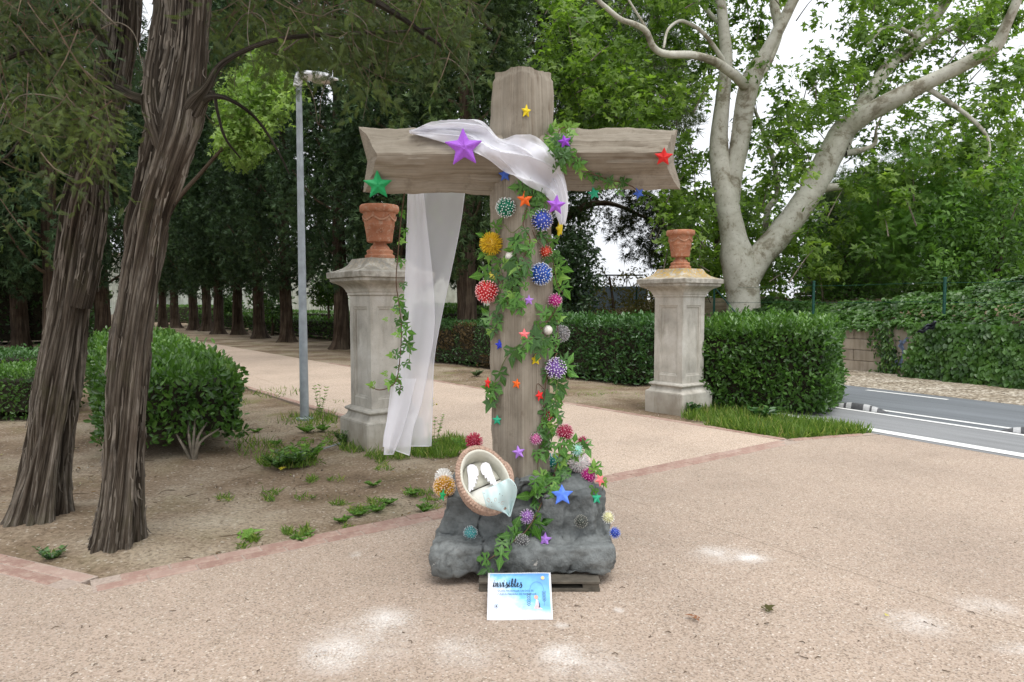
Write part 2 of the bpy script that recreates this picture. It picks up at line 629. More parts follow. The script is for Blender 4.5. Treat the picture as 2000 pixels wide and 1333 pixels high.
# kerb-line and markings
sheet('kerb_line', strip(7.42, 7.60), .027, M_PAINT)
sheet('lane_marking', strip(8.62, 8.71), .0265, M_PAINT)
sheet('lane_marking', strip(8.97, 9.06), .0225, M_PAINT)
for k, (a_, b_) in enumerate(((-9.2, -7.9), (-6.9, -5.6), (-4.5, -3.2), (-2.0, -.7), (.5, 1.8))):
    sheet('edge_dash', [RD(10.82, a_)[:2], RD(10.91, a_)[:2], RD(10.91, b_)[:2], RD(10.82, b_)[:2]], .0225, M_PAINT)
# gravel verge: uneven sheet
nx2, ny2 = 40, 200
S_, T_ = np.meshgrid(np.linspace(11.2, 13.7, nx2), np.linspace(-9.9, 20, ny2))
Vg = np.stack([SX * S_ + UX * T_, SY * S_ + UY * T_, np.zeros_like(S_)], -1).reshape(-1, 3)
Vg[:, 2] = .012 + np.minimum((S_.ravel() - 11.2) * .05, .05) + fbm(Vg * 3, 3, 5) * .012 * (S_.ravel() > 11.25)
ii = np.arange(ny2 - 1)[:, None] * nx2 + np.arange(nx2 - 1)[None, :]
link('gravel_verge', fast_mesh('gravel_verge', Vg, np.stack([ii, ii + nx2, ii + nx2 + 1, ii + 1], -1).reshape(-1, 4), smooth=True), M_GRAVEL, None, 'structure')

# ================================================================== BRICK EDGING
def m_brick():
    b = NB('edging_brick')
    rn = b.n('ObjectInfo', out=5)
    c = b.ramp(rn, [(0, (.29, .18, .145)), (.5, (.335, .215, .175)), (1, (.38, .27, .225))])
    d = b.noise(22, 5, .7)
    c = b.mix(b.math('MULTIPLY', b.n('MapRange', {0: d, 1: .45, 2: .7}), .55), c, (.52, .42, .34))
    return b.done(c, .9, b.bump(b.noise(90, 4), .4, .004), .2)
M_BRICK = m_brick()
M_MORTAR = plain('mortar', (.40, .32, .265), .95, 60, .15, .3)
brick_me = MB().box((0, 0, 0), (.236, .083, .05), ch=.006).mesh('brick')
brick_me.materials.append(M_BRICK)
def edging(a, b, rows, parent_name='brick_edging', maxn=400, zt=.027, w=.090):
    a, b = Vector(a), Vector(b)
    L = (b - a).length
    d = (b - a).normalized()
    nr = Vector((-d.y, d.x, 0))
    ang = math.atan2(d.y, d.x)
    W = rows * w + .012
    bed = MB()
    c = (a + b) / 2
    bed.box((c.x, c.y, (zt - .006) / 2 - .01), (L + .02, W, zt - .006 + .02), Matrix.Rotation(ang, 4, 'Z'))
    root = bed.build(parent_name, M_MORTAR, kind='structure')
    n = int(L / .245)
    for r in range(rows):
        off = (r - (rows - 1) / 2) * w
        sh = .12 * (r % 2)
        for i in range(n):
            t = .125 + i * .245 + sh
            if t > L - .1:
                continue
            if root.get('_n', 0) >= maxn:
                return root
            o = bpy.data.objects.new('brick', brick_me)
            C.objects.link(o)
            p = a + d * t + nr * (off + random.uniform(-.003, .003))
            o.location = (p.x, p.y, zt - .025 + random.uniform(-.002, .003))
            o.rotation_euler = (random.uniform(-.01, .01), random.uniform(-.01, .01), ang + random.uniform(-.012, .012))
            o.parent = root
    return root
c0 = Vector((-2.18, 3.48, 0))
edging(c0 + Vector((-.10, .0425, 0)), c0 + Vector((-4.6, 1.955, 0)), 2)
edging(c0 + Vector((.0, .0, 0)), Vector((2.97, 7.19, 0)), 2)
edging(Vector((2.99, 7.24, 0)), Vector((4.1, 7.62, 0)), 1)
edging(Vector((2.93, 7.27, 0)), Vector((-4.5, 16.55, 0)), 1)
edging(Vector((.44, 5.5, 0)), Vector((-6.0, 13.55, 0)), 1, zt=.028)

# ================================================================== STONE PILLARS WITH TERRACOTTA URNS
def m_stone(name, lichen=0.0, warm=(.50, .475, .42)):
    b = NB(name)
    big = b.noise(2.2, 6, .65)
    c = b.ramp(big, [(.3, tuple(x * .68 for x in warm)), (.5, warm), (.72, (.66, .645, .60))])
    st = b.scaled(b.co(), (5, 5, 1.1))
    streak = b.noise(1.6, 5, .7, vec=st)
    c = b.mix(1, c, b.ramp(streak, [(.30, (.70, .69, .66)), (.5, (1, 1, 1))]), 'MULTIPLY')
    spk = b.noise(70, 4, .75)
    c = b.mix(b.math('MULTIPLY', b.n('MapRange', {0: spk, 1: .58, 2: .72}), .5), c, (.13, .125, .11))
    z = b.n('SeparateXYZ', {0: b.co()}, out=2)
    # damp foot and grimy cornice: stains
    foot = b.n('MapRange', {0: b.math('ADD', z, b.math('MULTIPLY', big, .35)), 1: .18, 2: .5, 3: .55, 4: 0})
    c = b.mix(foot, c, (.30, .24, .165))
    cor = b.n('MapRange', {0: z, 1: 1.58, 2: 1.72, 3: 0, 4: .8})
    grime = b.n('MapRange', {0: b.noise(7, 5, .7), 1: .38, 2: .6})
    c = b.mix(b.math('MULTIPLY', cor, b.math('MULTIPLY', grime, .75)), c, (.12, .105, .075))
    top = b.n('MapRange', {0: z, 1: 1.80, 2: 1.84, 3: 0, 4: 1.0})
    lc = b.n('MapRange', {0: b.noise(26, 5, .75), 1: .42, 2: .56})
    c = b.mix(b.math('MULTIPLY', top, b.math('MULTIPLY', lc, lichen)), c, (.42, .27, .07))
    grey = b.n('MapRange', {0: b.noise(14, 5, .8), 1: .4, 2: .6})
    c = b.mix(b.math('MULTIPLY', top, b.math('MULTIPLY', grey, .75 * (1 - lichen))), c, (.20, .20, .19))
    return b.done(c, .9, b.bump(b.noise(55, 5, .7), .35, .006), .2)

def m_terra(name):
    b = NB(name)
    n1 = b.noise(5, 5, .6)
    c = b.ramp(n1, [(.3, (.28, .105, .055)), (.55, (.42, .185, .105)), (.75, (.52, .27, .165))])
    d = b.noise(24, 5, .75)
    c = b.mix(b.math('MULTIPLY', b.n('MapRange', {0: d, 1: .52, 2: .68}), .45), c, (.58, .50, .40))
    return b.done(c, .85, b.bump(d, .3, .004), .25)

def sq_lathe(profile, ch=.012):
    """square-plan moulding: profile of (half width, z)"""
    V, F = [], []
    for (h, z) in profile:
        c = min(ch, h * .4)
        for (x, y) in ((h, -h + c), (h, h - c), (h - c, h), (-h + c, h), (-h, h - c), (-h, -h + c), (-h + c, -h), (h - c, -h)):
            V.append((x, y, z))
    n = len(profile)
    for i in range(n - 1):
        for k in range(8):
            k2 = (k + 1) % 8
            F.append((i * 8 + k, i * 8 + k2, (i + 1) * 8 + k2, (i + 1) * 8 + k))
    F.append(tuple(range(8))[::-1])
    F.append(tuple(range((n - 1) * 8, n * 8)))
    return V, F

def erode(me, amp=.004, sc=9, seed=1):
    n = len(me.vertices)
    a = np.empty(n * 3, np.float32); me.vertices.foreach_get('co', a)
    a = a.reshape(-1, 3)
    d = np.stack([fbm(a * sc, 3, seed), fbm(a * sc, 3, seed + 5), fbm(a * sc, 3, seed + 9)], 1)
    a += d * amp
    me.vertices.foreach_set('co', a.ravel()); me.update()

def shaft_mesh():
    mb = MB()
    H0, H1, hw = .415, 1.565, .235
    z0, z1, pw = .52, 1.44, .145
    steps = [(pw + .012, z0 - .012, z1 + .012, 0.0), (pw + .004, z0 - .004, z1 + .004, .010), (pw - .012, z0 + .012, z1 - .012, .012), (pw - .016, z0 + .016, z1 - .016, .026)]
    for q in range(4):
        R = Matrix.Rotation(q * math.pi / 2, 3, 'Z')
        V = []
        def T(x, z, dpt):
            return R @ Vector((x, -hw + dpt, z))
        V += [T(-hw, H0, 0), T(hw, H0, 0), T(hw, H1, 0), T(-hw, H1, 0)]
        for (w_, a, c, dp) in steps:
            V += [T(-w_, a, dp), T(w_, a, dp), T(w_, c, dp), T(-w_, c, dp)]
        F = []
        for s in range(len(steps)):
            for k in range(4):
                k2 = (k + 1) % 4
                F.append((s * 4 + k, s * 4 + k2, s * 4 + 4 + k2, s * 4 + 4 + k))
        b = len(steps) * 4
        F.append((b, b + 1, b + 2, b + 3))
        mb.add(V, F)
    return mb

M_TERRA = m_terra('terracotta')
M_TERRA_R = plain('terracotta_relief', (.46, .25, .16), .9, 20, .2)
def pillar(center, lichen, label, name='stone_pillar'):
    rz = math.atan2(.62, .78)
    root = empty(name, (center[0], center[1], 0), rz, label, 'pillar', 'stone gate pillars flanking the path')
    M = m_stone('pillar_stone_lichen' if lichen > .5 else 'pillar_stone', lichen)
    def piece(nm, prof, ch=.012, sub=False):
        mb = MB().add(*sq_lathe(prof, ch))
        me = mb.mesh(nm, sharp=35)
        return link(nm, me, M, root)
    piece('plinth', [(.325, -.03), (.326, .27)], .014)
    piece('base_moulding', [(.322, .272), (.318, .285), (.29, .30), (.272, .325), (.262, .355), (.268, .36), (.285, .368), (.292, .382), (.285, .396), (.266, .404), (.250, .414)], .01)
    sh = shaft_mesh().mesh('shaft')
    link('shaft', sh, M, root)
    piece('cornice', [(.250, 1.566), (.256, 1.572), (.256, 1.596), (.266, 1.602), (.270, 1.62), (.285, 1.645), (.31, 1.67), (.345, 1.688), (.375, 1.70), (.388, 1.712), (.392, 1.735), (.40, 1.742)], .008)
    piece('capstone', [(.405, 1.744), (.415, 1.748), (.417, 1.80), (.41, 1.806), (.385, 1.812), (.34, 1.826), (.29, 1.85), (.25, 1.885), (.225, 1.93), (.215, 1.945)], .008)
    return root

def urn(center, zb, label, rz, sc=1.0):
    root = empty('terracotta_urn', (center[0], center[1], zb), rz, label, 'urn', 'terracotta urns on the stone pillars')
    root.scale = (sc, sc, sc)
    foot = [(.0, .0), (.148, .0), (.152, .012), (.15, .035), (.132, .045), (.13, .06), (.136, .075), (.128, .09), (.10, .10), (.10, .112), (.088, .128), (.072, .142), (.066, .155), (.074, .165)]
    V, F = lathe(foot, 40)
    link('pedestal', MB().add(V, F).mesh('pedestal', sharp=50), M_TERRA, root)
    bowl = [(.076, .1655), (.118, .168), (.128, .176), (.138, .26), (.150, .33), (.154, .335), (.154, .342), (.150, .345), (.165, .455), (.168, .462), (.186, .468), (.197, .478), (.200, .50), (.198, .53), (.188, .542), (.172, .543), (.160, .53), (.150, .45), (.12, .42), (.0, .42)]
    V, F = lathe(bowl, 48)
    link('bowl', MB().add(V, F).mesh('bowl', sharp=40), M_TERRA, root)
    g = MB()
    for k in range(6):                     # swags of the festoon
        pts, rr = [], []
        for i in range(9):
            t = i / 8
            a = (k + t) * 2 * math.pi / 6
            z = .43 - .045 * math.sin(math.pi * t)
            r = .150 + (z - .345) * .136 + .004
            pts.append((r * math.cos(a), r * math.sin(a), z)); rr.append(.005 + .008 * math.sin(math.pi * t))
        add_tube(g, pts, rr, 6, 2)
        a = k * 2 * math.pi / 6
        r = .163
        g.box((r * math.cos(a), r * math.sin(a), .425), (.022, .022, .03), Matrix.Rotation(a, 4, 'Z'), ch=.006)
        for j in range(6):
            aa = a + .52 + .11 * math.cos(j * 1.047)
            zz = .28 + .018 * math.sin(j * 1.047)
            r2 = .138 + (zz - .26) * .17
            g.box((r2 * math.cos(aa), r2 * math.sin(aa), zz), (.01, .012, .012), Matrix.Rotation(aa, 4, 'Z'), ch=.003)
    g.build('relief', M_TERRA_R, root, sharp=60)
    return root
PL, PR = (-1.38, 7.17), (2.29, 9.34)
pillar(PL, .25, 'pale weathered stone pillar behind the white hanging tulle, grey cap, left of the path')
pillar(PR, .95, 'pale stone pillar between two clipped hedges with orange lichen on its cap')
urn(PL, 1.946, 'large red terracotta urn with faded festoon on the pillar beside the lamp post', .3, 1.02)
urn(PR, 1.946, 'small salmon terracotta urn on the lichen-capped pillar between the hedges', 1.1, .96)

# ================================================================== LAMP POST
M_GALV = plain('galvanised_steel', (.33, .37, .40), .45, 9, .12, .1)
M_LAMPW = plain('lamp_shell', (.72, .73, .75), .35, 12, .06, .05)
M_LENS = plain('lamp_lens', (.42, .38, .33), .25, 20, .1, .05)
def lamp(px, py, label, h=4.3, head=True):
    g = G(px, py)
    root = empty('lamp_post', (g.x, g.y, 0), 0, label, 'lamp post')
    mb = MB(); add_tube(mb, [(0, 0, -.02), (0, 0, .05), (0, 0, h * .5), (0, 0, h - .1), (0, 0, h)], [.058, .056, .046, .036, .033], 20, 3)
    mb.build('pole', M_GALV, root, sharp=50)
    mb = MB(); V, F = lathe([(.0, -.005), (.11, -.005), (.11, .018), (.066, .03)], 24); mb.add(V, F)
    mb.build('base_collar', M_GALV, root, sharp=40)
    if head:
        mb = MB(); add_tube(mb, [(-.015, 0, h - .09), (0, 0, h + .01), (.02, 0, h + .05)], [.055, .052, .045], 14, 3)
        mb.box((.06, 0, h + .05), (.16, .07, .07), ch=.015)
        mb.build('bracket', M_LAMPW, root, sharp=50)
        V, F = [], []
        ns, nt = 17, 20
        for i in range(ns):
            t = i / (ns - 1)
            x = .03 + .46 * t
            w = .028 + .105 * math.sin(math.pi * min(1, t * 1.08 + .05) ** 1.1) ** .6 if 0 < t < 1 else .02
            for k in range(nt):
                a = 2 * math.pi * k / nt
                z = math.sin(a) * (.062 if math.sin(a) > 0 else .05) * min(1, w / .1)
                V.append((x, w * math.cos(a), h + .045 + z - .05 * t))
        for i in range(ns - 1):
            for k in range(nt):
                k2 = (k + 1) % nt
                F.append((i * nt + k, (i + 1) * nt + k, (i + 1) * nt + k2, i * nt + k2))
        F += [tuple(range(nt)), tuple(range((ns - 1) * nt, ns * nt))[::-1]]
        hd = MB().add(V, F).build('lamp_head', M_LAMPW, root, sharp=50)
        V, F = lathe([(.0, -.012), (.06, -.01), (.085, .0), (.088, .012)], 24)
        V = [(x * 1.5 + .30, y, z + h - .042) for x, y, z in V]
        MB().add(V, F).build('lens', M_LENS, hd, sharp=50)
    return root
lamp(595, 819, 'tall grey steel lamp post with white oval lamp head beside the path', 4.27)
lamp(197, 640, 'distant short grey post seen between the two twisted near trunks', 2.45, False)

# ================================================================== LEAF MATERIALS
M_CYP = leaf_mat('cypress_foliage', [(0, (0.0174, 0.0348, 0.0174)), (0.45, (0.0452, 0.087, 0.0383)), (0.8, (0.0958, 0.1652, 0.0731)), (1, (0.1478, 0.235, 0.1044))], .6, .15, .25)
M_CYP2 = leaf_mat('cypress_foliage_light', [(0, (0.0212, 0.0397, 0.0159)), (0.45, (0.0595, 0.1032, 0.0397)), (0.8, (0.119, 0.1851, 0.0661)), (1, (0.1851, 0.2645, 0.0991))], .6, .2, .25)
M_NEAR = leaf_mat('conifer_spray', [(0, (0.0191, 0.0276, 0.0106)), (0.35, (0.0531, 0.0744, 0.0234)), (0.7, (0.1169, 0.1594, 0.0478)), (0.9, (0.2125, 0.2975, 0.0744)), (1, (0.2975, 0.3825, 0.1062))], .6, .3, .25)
M_HEDGE = leaf_mat('pittosporum_leaf', [(0, (0.018, 0.05, 0.012)), (0.4, (0.06, 0.14, 0.025)), (0.8, (0.13, 0.27, 0.05)), (1, (0.24, 0.4, 0.09))], .3, .25, .5)
M_HEDGE_D = leaf_mat('euonymus_leaf', [(0, (0.0259, 0.068, 0.0227)), (0.5, (0.0551, 0.1378, 0.0356)), (0.9, (0.0972, 0.2268, 0.0568)), (1, (0.1782, 0.324, 0.0972))], .3, .2, .5)
M_BROWNH = leaf_mat('dry_leaf', [(0, (.07, .045, .02)), (1, (.18, .12, .05))], .6, .2, .3)
M_PLANE = leaf_mat('plane_leaf', [(0, (0.055, 0.11, 0.0198)), (0.4, (0.143, 0.242, 0.044)), (0.8, (0.242, 0.363, 0.0715)), (1, (0.374, 0.495, 0.11))], .45, .5, .4, .6)
M_LIME = leaf_mat('lime_leaf', [(0, (0.1346, 0.2244, 0.0505)), (0.5, (0.2468, 0.3702, 0.101)), (1, (0.3815, 0.5161, 0.1684))], .45, .45, .4)
M_BANK = leaf_mat('thicket_leaf', [(0, (0.0225, 0.0562, 0.0125)), (0.4, (0.075, 0.1625, 0.0312)), (0.8, (0.1625, 0.3125, 0.0625)), (1, (0.25, 0.425, 0.1))], .45, .35, .4)
M_BANKL = leaf_mat('feathery_leaf', [(0, (0.0844, 0.1688, 0.0338)), (0.5, (0.1435, 0.2869, 0.0591)), (1, (0.2363, 0.4219, 0.0844))], .5, .4, .3)
M_DARKB = leaf_mat('dark_shrub_leaf', [(0, (.010, .026, .009)), (1, (.035, .08, .02))], .35, .2, .45)
M_PINE = leaf_mat('pine_needle', [(0, (.04, .06, .028)), (.5, (.075, .10, .05)), (1, (.12, .16, .08))], .6, .25, .2)
M_PINED = leaf_mat('pine_needle_dark', [(0, (.016, .024, .010)), (.6, (.035, .05, .02)), (1, (.11, .085, .05))], .6, .15, .2)
M_SILV = leaf_mat('silver_pine_needle', [(0, (.10, .14, .085)), (1, (.20, .26, .15))], .6, .3, .2)
M_OLIVB = leaf_mat('olive_brown_leaf', [(0, (0.088, 0.08, 0.0288)), (1, (0.256, 0.224, 0.08))], .6, .3, .2)
M_IVYW = leaf_mat('wall_ivy_leaf', [(0, (0.018, 0.05, 0.012)), (0.4, (0.055, 0.13, 0.025)), (0.8, (0.11, 0.23, 0.045)), (1, (0.2, 0.34, 0.08))], .35, .3, .45)
M_GRASS = leaf_mat('grass_blade', [(0, (0.081, 0.1485, 0.027)), (0.6, (0.162, 0.27, 0.0473)), (0.9, (0.27, 0.3645, 0.081)), (1, (0.459, 0.405, 0.1755))], .55, .4, .3)
M_TWIG = plain('twig_bark', (.12, .085, .055), .9, 20, .25, .3)
M_TWIGG = plain('grey_twig_bark', (.165, .14, .105), .9, 20, .25, .3)
M_CORE = plain('hedge_dark_core', (.030, .026, .014), .95, 14, .3, .6)

def m_bark(name, cols, fs=26, vs=1.6, mossy=.25, bstr=1.0):
    b = NB(name)
    q = b.attr('bark', 1)
    v = b.scaled(q, (fs * .16, fs * .16, vs))
    fib = b.noise(1.0, 7, .68, vec=v, dist=.35)
    v2 = b.scaled(q, (fs * .55, fs * .55, vs * 2.2))
    fib2 = b.noise(1.0, 5, .7, vec=v2)
    f = b.math('MULTIPLY_ADD', fib2, .4, b.math('MULTIPLY', fib, .6))
    c = b.ramp(f, [(.37, cols[0]), (.46, cols[1]), (.54, cols[2]), (.65, cols[3])])
    tone = b.noise(2.2, 4)
    c = b.mix(1, c, b.ramp(tone, [(.35, (.62, .55, .5)), (.62, (1.12, 1.1, 1.08))]), 'MULTIPLY')
    ms = b.n('MapRange', {0: b.noise(3.1, 5, .7), 1: .5, 2: .66, 3: 0, 4: mossy})
    c = b.mix(ms, c, (.10, .105, .045))
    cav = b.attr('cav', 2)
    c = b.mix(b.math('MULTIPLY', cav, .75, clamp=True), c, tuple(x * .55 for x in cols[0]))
    return b.done(c, .93, b.bump(f, bstr, .03), .15)
M_BARK_NEAR = m_bark('cypress_bark', [(.020, .015, .011), (.080, .067, .052), (.175, .154, .127), (.43, .40, .35)], 34, 1.1, .3, 1.4)
M_BARK_CYP = m_bark('cypress_bark_far', [(.02, .015, .011), (.06, .045, .034), (.10, .075, .055), (.17, .135, .105)], 20, 1.2, .1, .6)
def m_plane_bark():
    b = NB('plane_bark')
    p = b.noise(1.5, 7, .72, dist=.4)
    c = b.ramp(p, [(.33, (.17, .15, .11)), (.42, (.28, .255, .195)), (.47, (.45, .43, .36)), (.60, (.57, .555, .485))])
    f = b.noise(13, 5, .7)
    c = b.mix(b.math('MULTIPLY', b.n('MapRange', {0: f, 1: .58, 2: .64}), .55), c, (.17, .13, .085))
    return b.done(c, .85, b.bump(p, .4, .03), .2)
M_BARK_PLANE = m_plane_bark()

# ================================================================== HEDGES
def hedge(quad, h, mat, n, size, label, name='hedge', z0=.02, core=True, bulge=.05, brown=0.0, top_fluff=.06, group=None, stems=None, rough=.12):
    """clipped hedge on a four-cornered footprint"""
    q = [Vector((p[0], p[1], 0)) for p in quad]
    c = sum(q, Vector()) / 4
    root = empty(name, (c.x, c.y, 0), 0, label, 'hedge', group)
    q = [p - c for p in q]
    area_top = ((q[2] - q[0]).cross(q[3] - q[1])).length / 2
    sides = [((q[(i + 1) % 4] - q[i]).length * h) for i in range(4)]
    ar = np.array([area_top] + sides)
    cnt = (ar / ar.sum() * n).astype(int)
    parts = []
    allp, alln = [], []
    # top
    uv = RNG.random((cnt[0], 2))
    Q = np.array([list(p) for p in q])
    top = (Q[0] * ((1 - uv[:, :1]) * (1 - uv[:, 1:])) + Q[1] * (uv[:, :1] * (1 - uv[:, 1:])) + Q[2] * (uv[:, :1] * uv[:, 1:]) + Q[3] * ((1 - uv[:, :1]) * uv[:, 1:]))
    top[:, 2] = h + (RNG.random(len(top)) - .75) * rough + np.maximum(0, RNG.normal(size=len(top))) * top_fluff * .5
    allp.append(top); alln.append(np.tile([0, 0, 1.0], (len(top), 1)))
    sgn = 1 if (q[1] - q[0]).cross(q[2] - q[1]).z > 0 else -1
    for i in range(4):
        a, b_ = Q[i], Q[(i + 1) % 4]
        d = b_ - a
        nr = np.array([d[1], -d[0], 0]) * sgn
        nr /= np.linalg.norm(nr)
        m = cnt[i + 1]
        t = RNG.random((m, 1)); z = RNG.random(m) ** .9
        p = a + d * t
        p[:, 2] = z0 + (h - z0) * z
        p += nr * ((RNG.random((m, 1)) - .7) * rough)
        allp.append(p); alln.append(np.tile(nr, (m, 1)))
    p = np.vstack(allp); nn = np.vstack(alln)
    wob = fbm((p + np.array(c)) * 2.6, 3, 21)
    p += nn * (wob * bulge)[:, None]
    # rounded upper edges
    hh = p[:, 2] / h
    cen = np.array([0, 0, 0])
    k = np.clip((hh - .86) / .14, 0, 1)[:, None] ** 2 * .05
    p[:, :2] -= (p[:, :2] / (np.linalg.norm(p[:, :2], axis=1)[:, None] + 1e-6)) * k
    m = len(p)
    nr = unit(nn * .75 + rand_dirs(m) * .65 + np.array([0, 0, .35]))
    ld = unit(nn * .5 + np.array([0, 0, .5]) + rand_dirs(m) * .75)
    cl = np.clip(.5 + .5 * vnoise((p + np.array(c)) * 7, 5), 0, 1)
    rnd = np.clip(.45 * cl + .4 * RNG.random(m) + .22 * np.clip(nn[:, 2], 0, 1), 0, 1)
    s = size * (.65 + .7 * RNG.random(m))
    holes = fbm((p + np.array(c)) * 5.5, 2, 33) > .62
    keep = ~(holes & (nn[:, 2] < .5) & (RNG.random(m) < .75))
    bm_ = np.zeros(m, bool)
    if brown > 0:
        bm_ = (vnoise((p + np.array(c)) * 1.9, 77) > .62 - brown) & (nn[:, 2] < .5)
    for msk, mt, nm in ((keep & ~bm_, mat, 'foliage'), (keep & bm_, M_BROWNH, 'dry_foliage')):
        if msk.sum() < 5:
            continue
        leaves_obj(nm, [scatter(OVAL_V, OVAL_F, p[msk], frames(ld[msk], nr[msk]), s[msk], rnd[msk])], mt, root)
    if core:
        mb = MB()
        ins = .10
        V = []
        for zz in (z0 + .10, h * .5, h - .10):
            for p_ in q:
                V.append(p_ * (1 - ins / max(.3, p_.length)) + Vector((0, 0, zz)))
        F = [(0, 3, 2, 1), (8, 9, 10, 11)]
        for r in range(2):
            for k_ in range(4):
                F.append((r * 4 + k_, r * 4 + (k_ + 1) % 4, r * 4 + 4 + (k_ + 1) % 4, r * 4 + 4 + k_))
        mb.add(V, F).build('twigs', M_CORE, root)  # added solid box, not twigs: dark colour stands for the hedge's inner shade
    if stems:
        mb = MB()
        for pts, rr in stems:
            add_tube(mb, [Vector(p_) - c for p_ in pts], rr, 7, 4)
        mb.build('stem', M_TWIGG, root, smooth=True)
    return root

def hstem(px, py, ups, Y, r0=.022):
    base = P(px, py, Y)
    base.z = -.02
    out = []
    for (x1, y1, x2, y2) in ups:
        out.append(([base + Vector((random.uniform(-.012, .012), random.uniform(-.02, .02), 0)), P(x1, y1, Y + .02), P(x2, y2, Y + .22)], [r0 * .8, r0 * .6, r0 * .35]))
    return out
gA = G(375, 905)
stA = hstem(380, 905, [(358, 872, 338, 836), (370, 860, 368, 820), (386, 858, 404, 826), (390, 866, 428, 838), (378, 862, 382, 812)], gA.y)
hedge([(-2.66, 6.62), (-3.72, 6.2), (-8.4, 13.7), (-7.3, 14.7)], .80, M_HEDGE, 30000, .072,
      'bright green clipped hedge with bare grey stems at its foot, behind the near twisted trunk', z0=.14, stems=stA, bulge=.09, top_fluff=.09, rough=.20)
hedge([(2.52, 9.45), (4.02, 8.72), (5.05, 10.5), (3.5, 11.3)], 1.16, M_HEDGE, 26000, .07,
      'bushy glossy green hedge right of the lichen-capped pillar beside the road', z0=.03, bulge=.09, top_fluff=.12, rough=.22)
hedge([(.30, 14.25), (2.25, 12.0), (3.5, 13.0), (1.5, 15.4)], 1.12, M_HEDGE_D, 17000, .075,
      'dark green clipped hedge between the wooden cross and the lichen-capped pillar', bulge=.06, top_fluff=.10)
hedge([(-2.35, 17.3), (.22, 14.35), (1.4, 15.3), (-1.2, 18.3)], 1.0, M_HEDGE_D, 14000, .06,
      'clipped hedge with brown dry patches behind the cross upright and the hanging tulle', bulge=.04, top_fluff=.03, brown=.42)
hedge([(-2.2, 19.0), (1.0, 19.6), (1.0, 20.8), (-2.6, 20.6)], 1.25, M_HEDGE, 6000, .09,
      'bright green hedge behind the grey tree trunk, left of the cross')
# left side low box hedges
hedge([(-5.75, 8.5), (-8.5, 8.3), (-8.9, 9.7), (-6.2, 9.8)], .60, M_HEDGE, 15000, .045,
      'low bright box hedge cut off by the left edge of the picture, nearer one')
hedge([(-7.6, 11.4), (-11.5, 11.2), (-11.5, 12.2), (-8.0, 12.4)], .62, M_HEDGE_D, 8000, .055,
      'low box hedge at the left edge behind the nearer low hedge')
hedge([(-26, 20.5), (-15.5, 25.0), (-16.2, 26.6), (-27, 22.5)], 2.4, M_HEDGE_D, 9000, .14,
      'tall dark hedge closing the view behind the grove at the left edge')
# parterre beyond the cypress row: rows of low box hedge
pn = 0
for (a, b_, w, h, lab) in (((-6.0, 25.3), (-3.3, 21.9), .9, .95, 'knee-high hedge just left of the tall pillar under the cypresses'),
                      ((-13.4, 34.6), (-6.8, 26.3), .9, .80, 'long low box hedge with a lit top behind the nearer cypress trunks'),
                      ((-21.0, 44.1), (-14.2, 35.6), .9, .85, 'low box hedge behind the farther cypress trunks'),
                      ((-18.0, 45.5), (-5.5, 30.5), 1.1, .95, 'farthest low box hedge in front of the pale wall'),
                      ((-8.5, 38.5), (-2.6, 30.5), 1.1, 1.35, 'taller box hedge behind the parterre near the pillar'),
                      ((-30.0, 52.0), (-21.0, 47.5), 2.0, 1.2, 'distant hedge at the far end of the path')):
    a, b_ = Vector((*a, 0)), Vector((*b_, 0))
    nr = Vector((-(b_ - a).y, (b_ - a).x, 0)).normalized() * w
    hedge([a, b_, b_ + nr, a + nr], h, M_HEDGE, 7000, .10, lab, group='low hedges of the parterre', bulge=.03, top_fluff=.02)

# ================================================================== TREES
def bark_tube(path, rad, sides=24, n=8, flute=.12, twist=1.0, seed=0, lobes=(3, 5, 8), fine=.02, flare=0.0, fullpath=False):
    """fluted, twisted trunk: returns V, F, bark coordinates and cavity"""
    pr = np.hstack([np.asarray([list(p) for p in path], float), np.asarray(rad, float)[:, None]])
    c = catmull(pr, n)
    m = len(c)
    seg = np.linalg.norm(np.diff(c[:, :3], axis=0), axis=1)
    arc = np.concatenate([[0], np.cumsum(seg)])
    th = np.linspace(0, 2 * np.pi, sides, endpoint=False)
    rs = np.random.default_rng(seed)
    R = np.zeros((m, sides))
    for k, lb in enumerate(lobes):
        ph = rs.random() * 6.28
        tw = twist * (.7 + .6 * rs.random())
        w = np.cos(lb * (th[None, :] - tw * arc[:, None] / 1.0) + ph + 1.2 * np.sin(arc[:, None] * (1 + k)))
        R += flute / (k + 1) * (1 - 2 * np.abs(w) ** 1.5 if k else w)
    q = np.stack([np.cos(th)[None, :] * np.ones((m, 1)), np.sin(th)[None, :] * np.ones((m, 1)), arc[:, None] * np.ones((1, sides))], -1)
    tw2 = twist * arc[:, None] * .9
    qb = np.stack([np.cos(th[None, :] - tw2), np.sin(th[None, :] - tw2), arc[:, None] * np.ones((1, sides))], -1)
    fn = fbm((qb * np.array([5.5, 5.5, 1.3])).reshape(-1, 3), 4, seed + 3).reshape(m, sides)
    rd = 1 - np.abs(fbm((qb * np.array([3.2, 3.2, .8])).reshape(-1, 3), 3, seed + 8).reshape(m, sides)) * 2.2
    R += fine * fn * 3 - fine * 4 * np.clip(rd, 0, 1)
    fl = flare * np.exp(-arc / .22)[:, None] * (1 + .6 * np.cos(5 * th + 1.3)[None, :])
    rr = c[:, 3:4] * (1 + R + fl)
    V, F = tube_arrays(c[:, :3], rr, sides)
    cav = np.clip(-R * 3.2, 0, 1).ravel()
    return V, F, qb.reshape(-1, 3) * np.array([1, 1, 1]), cav

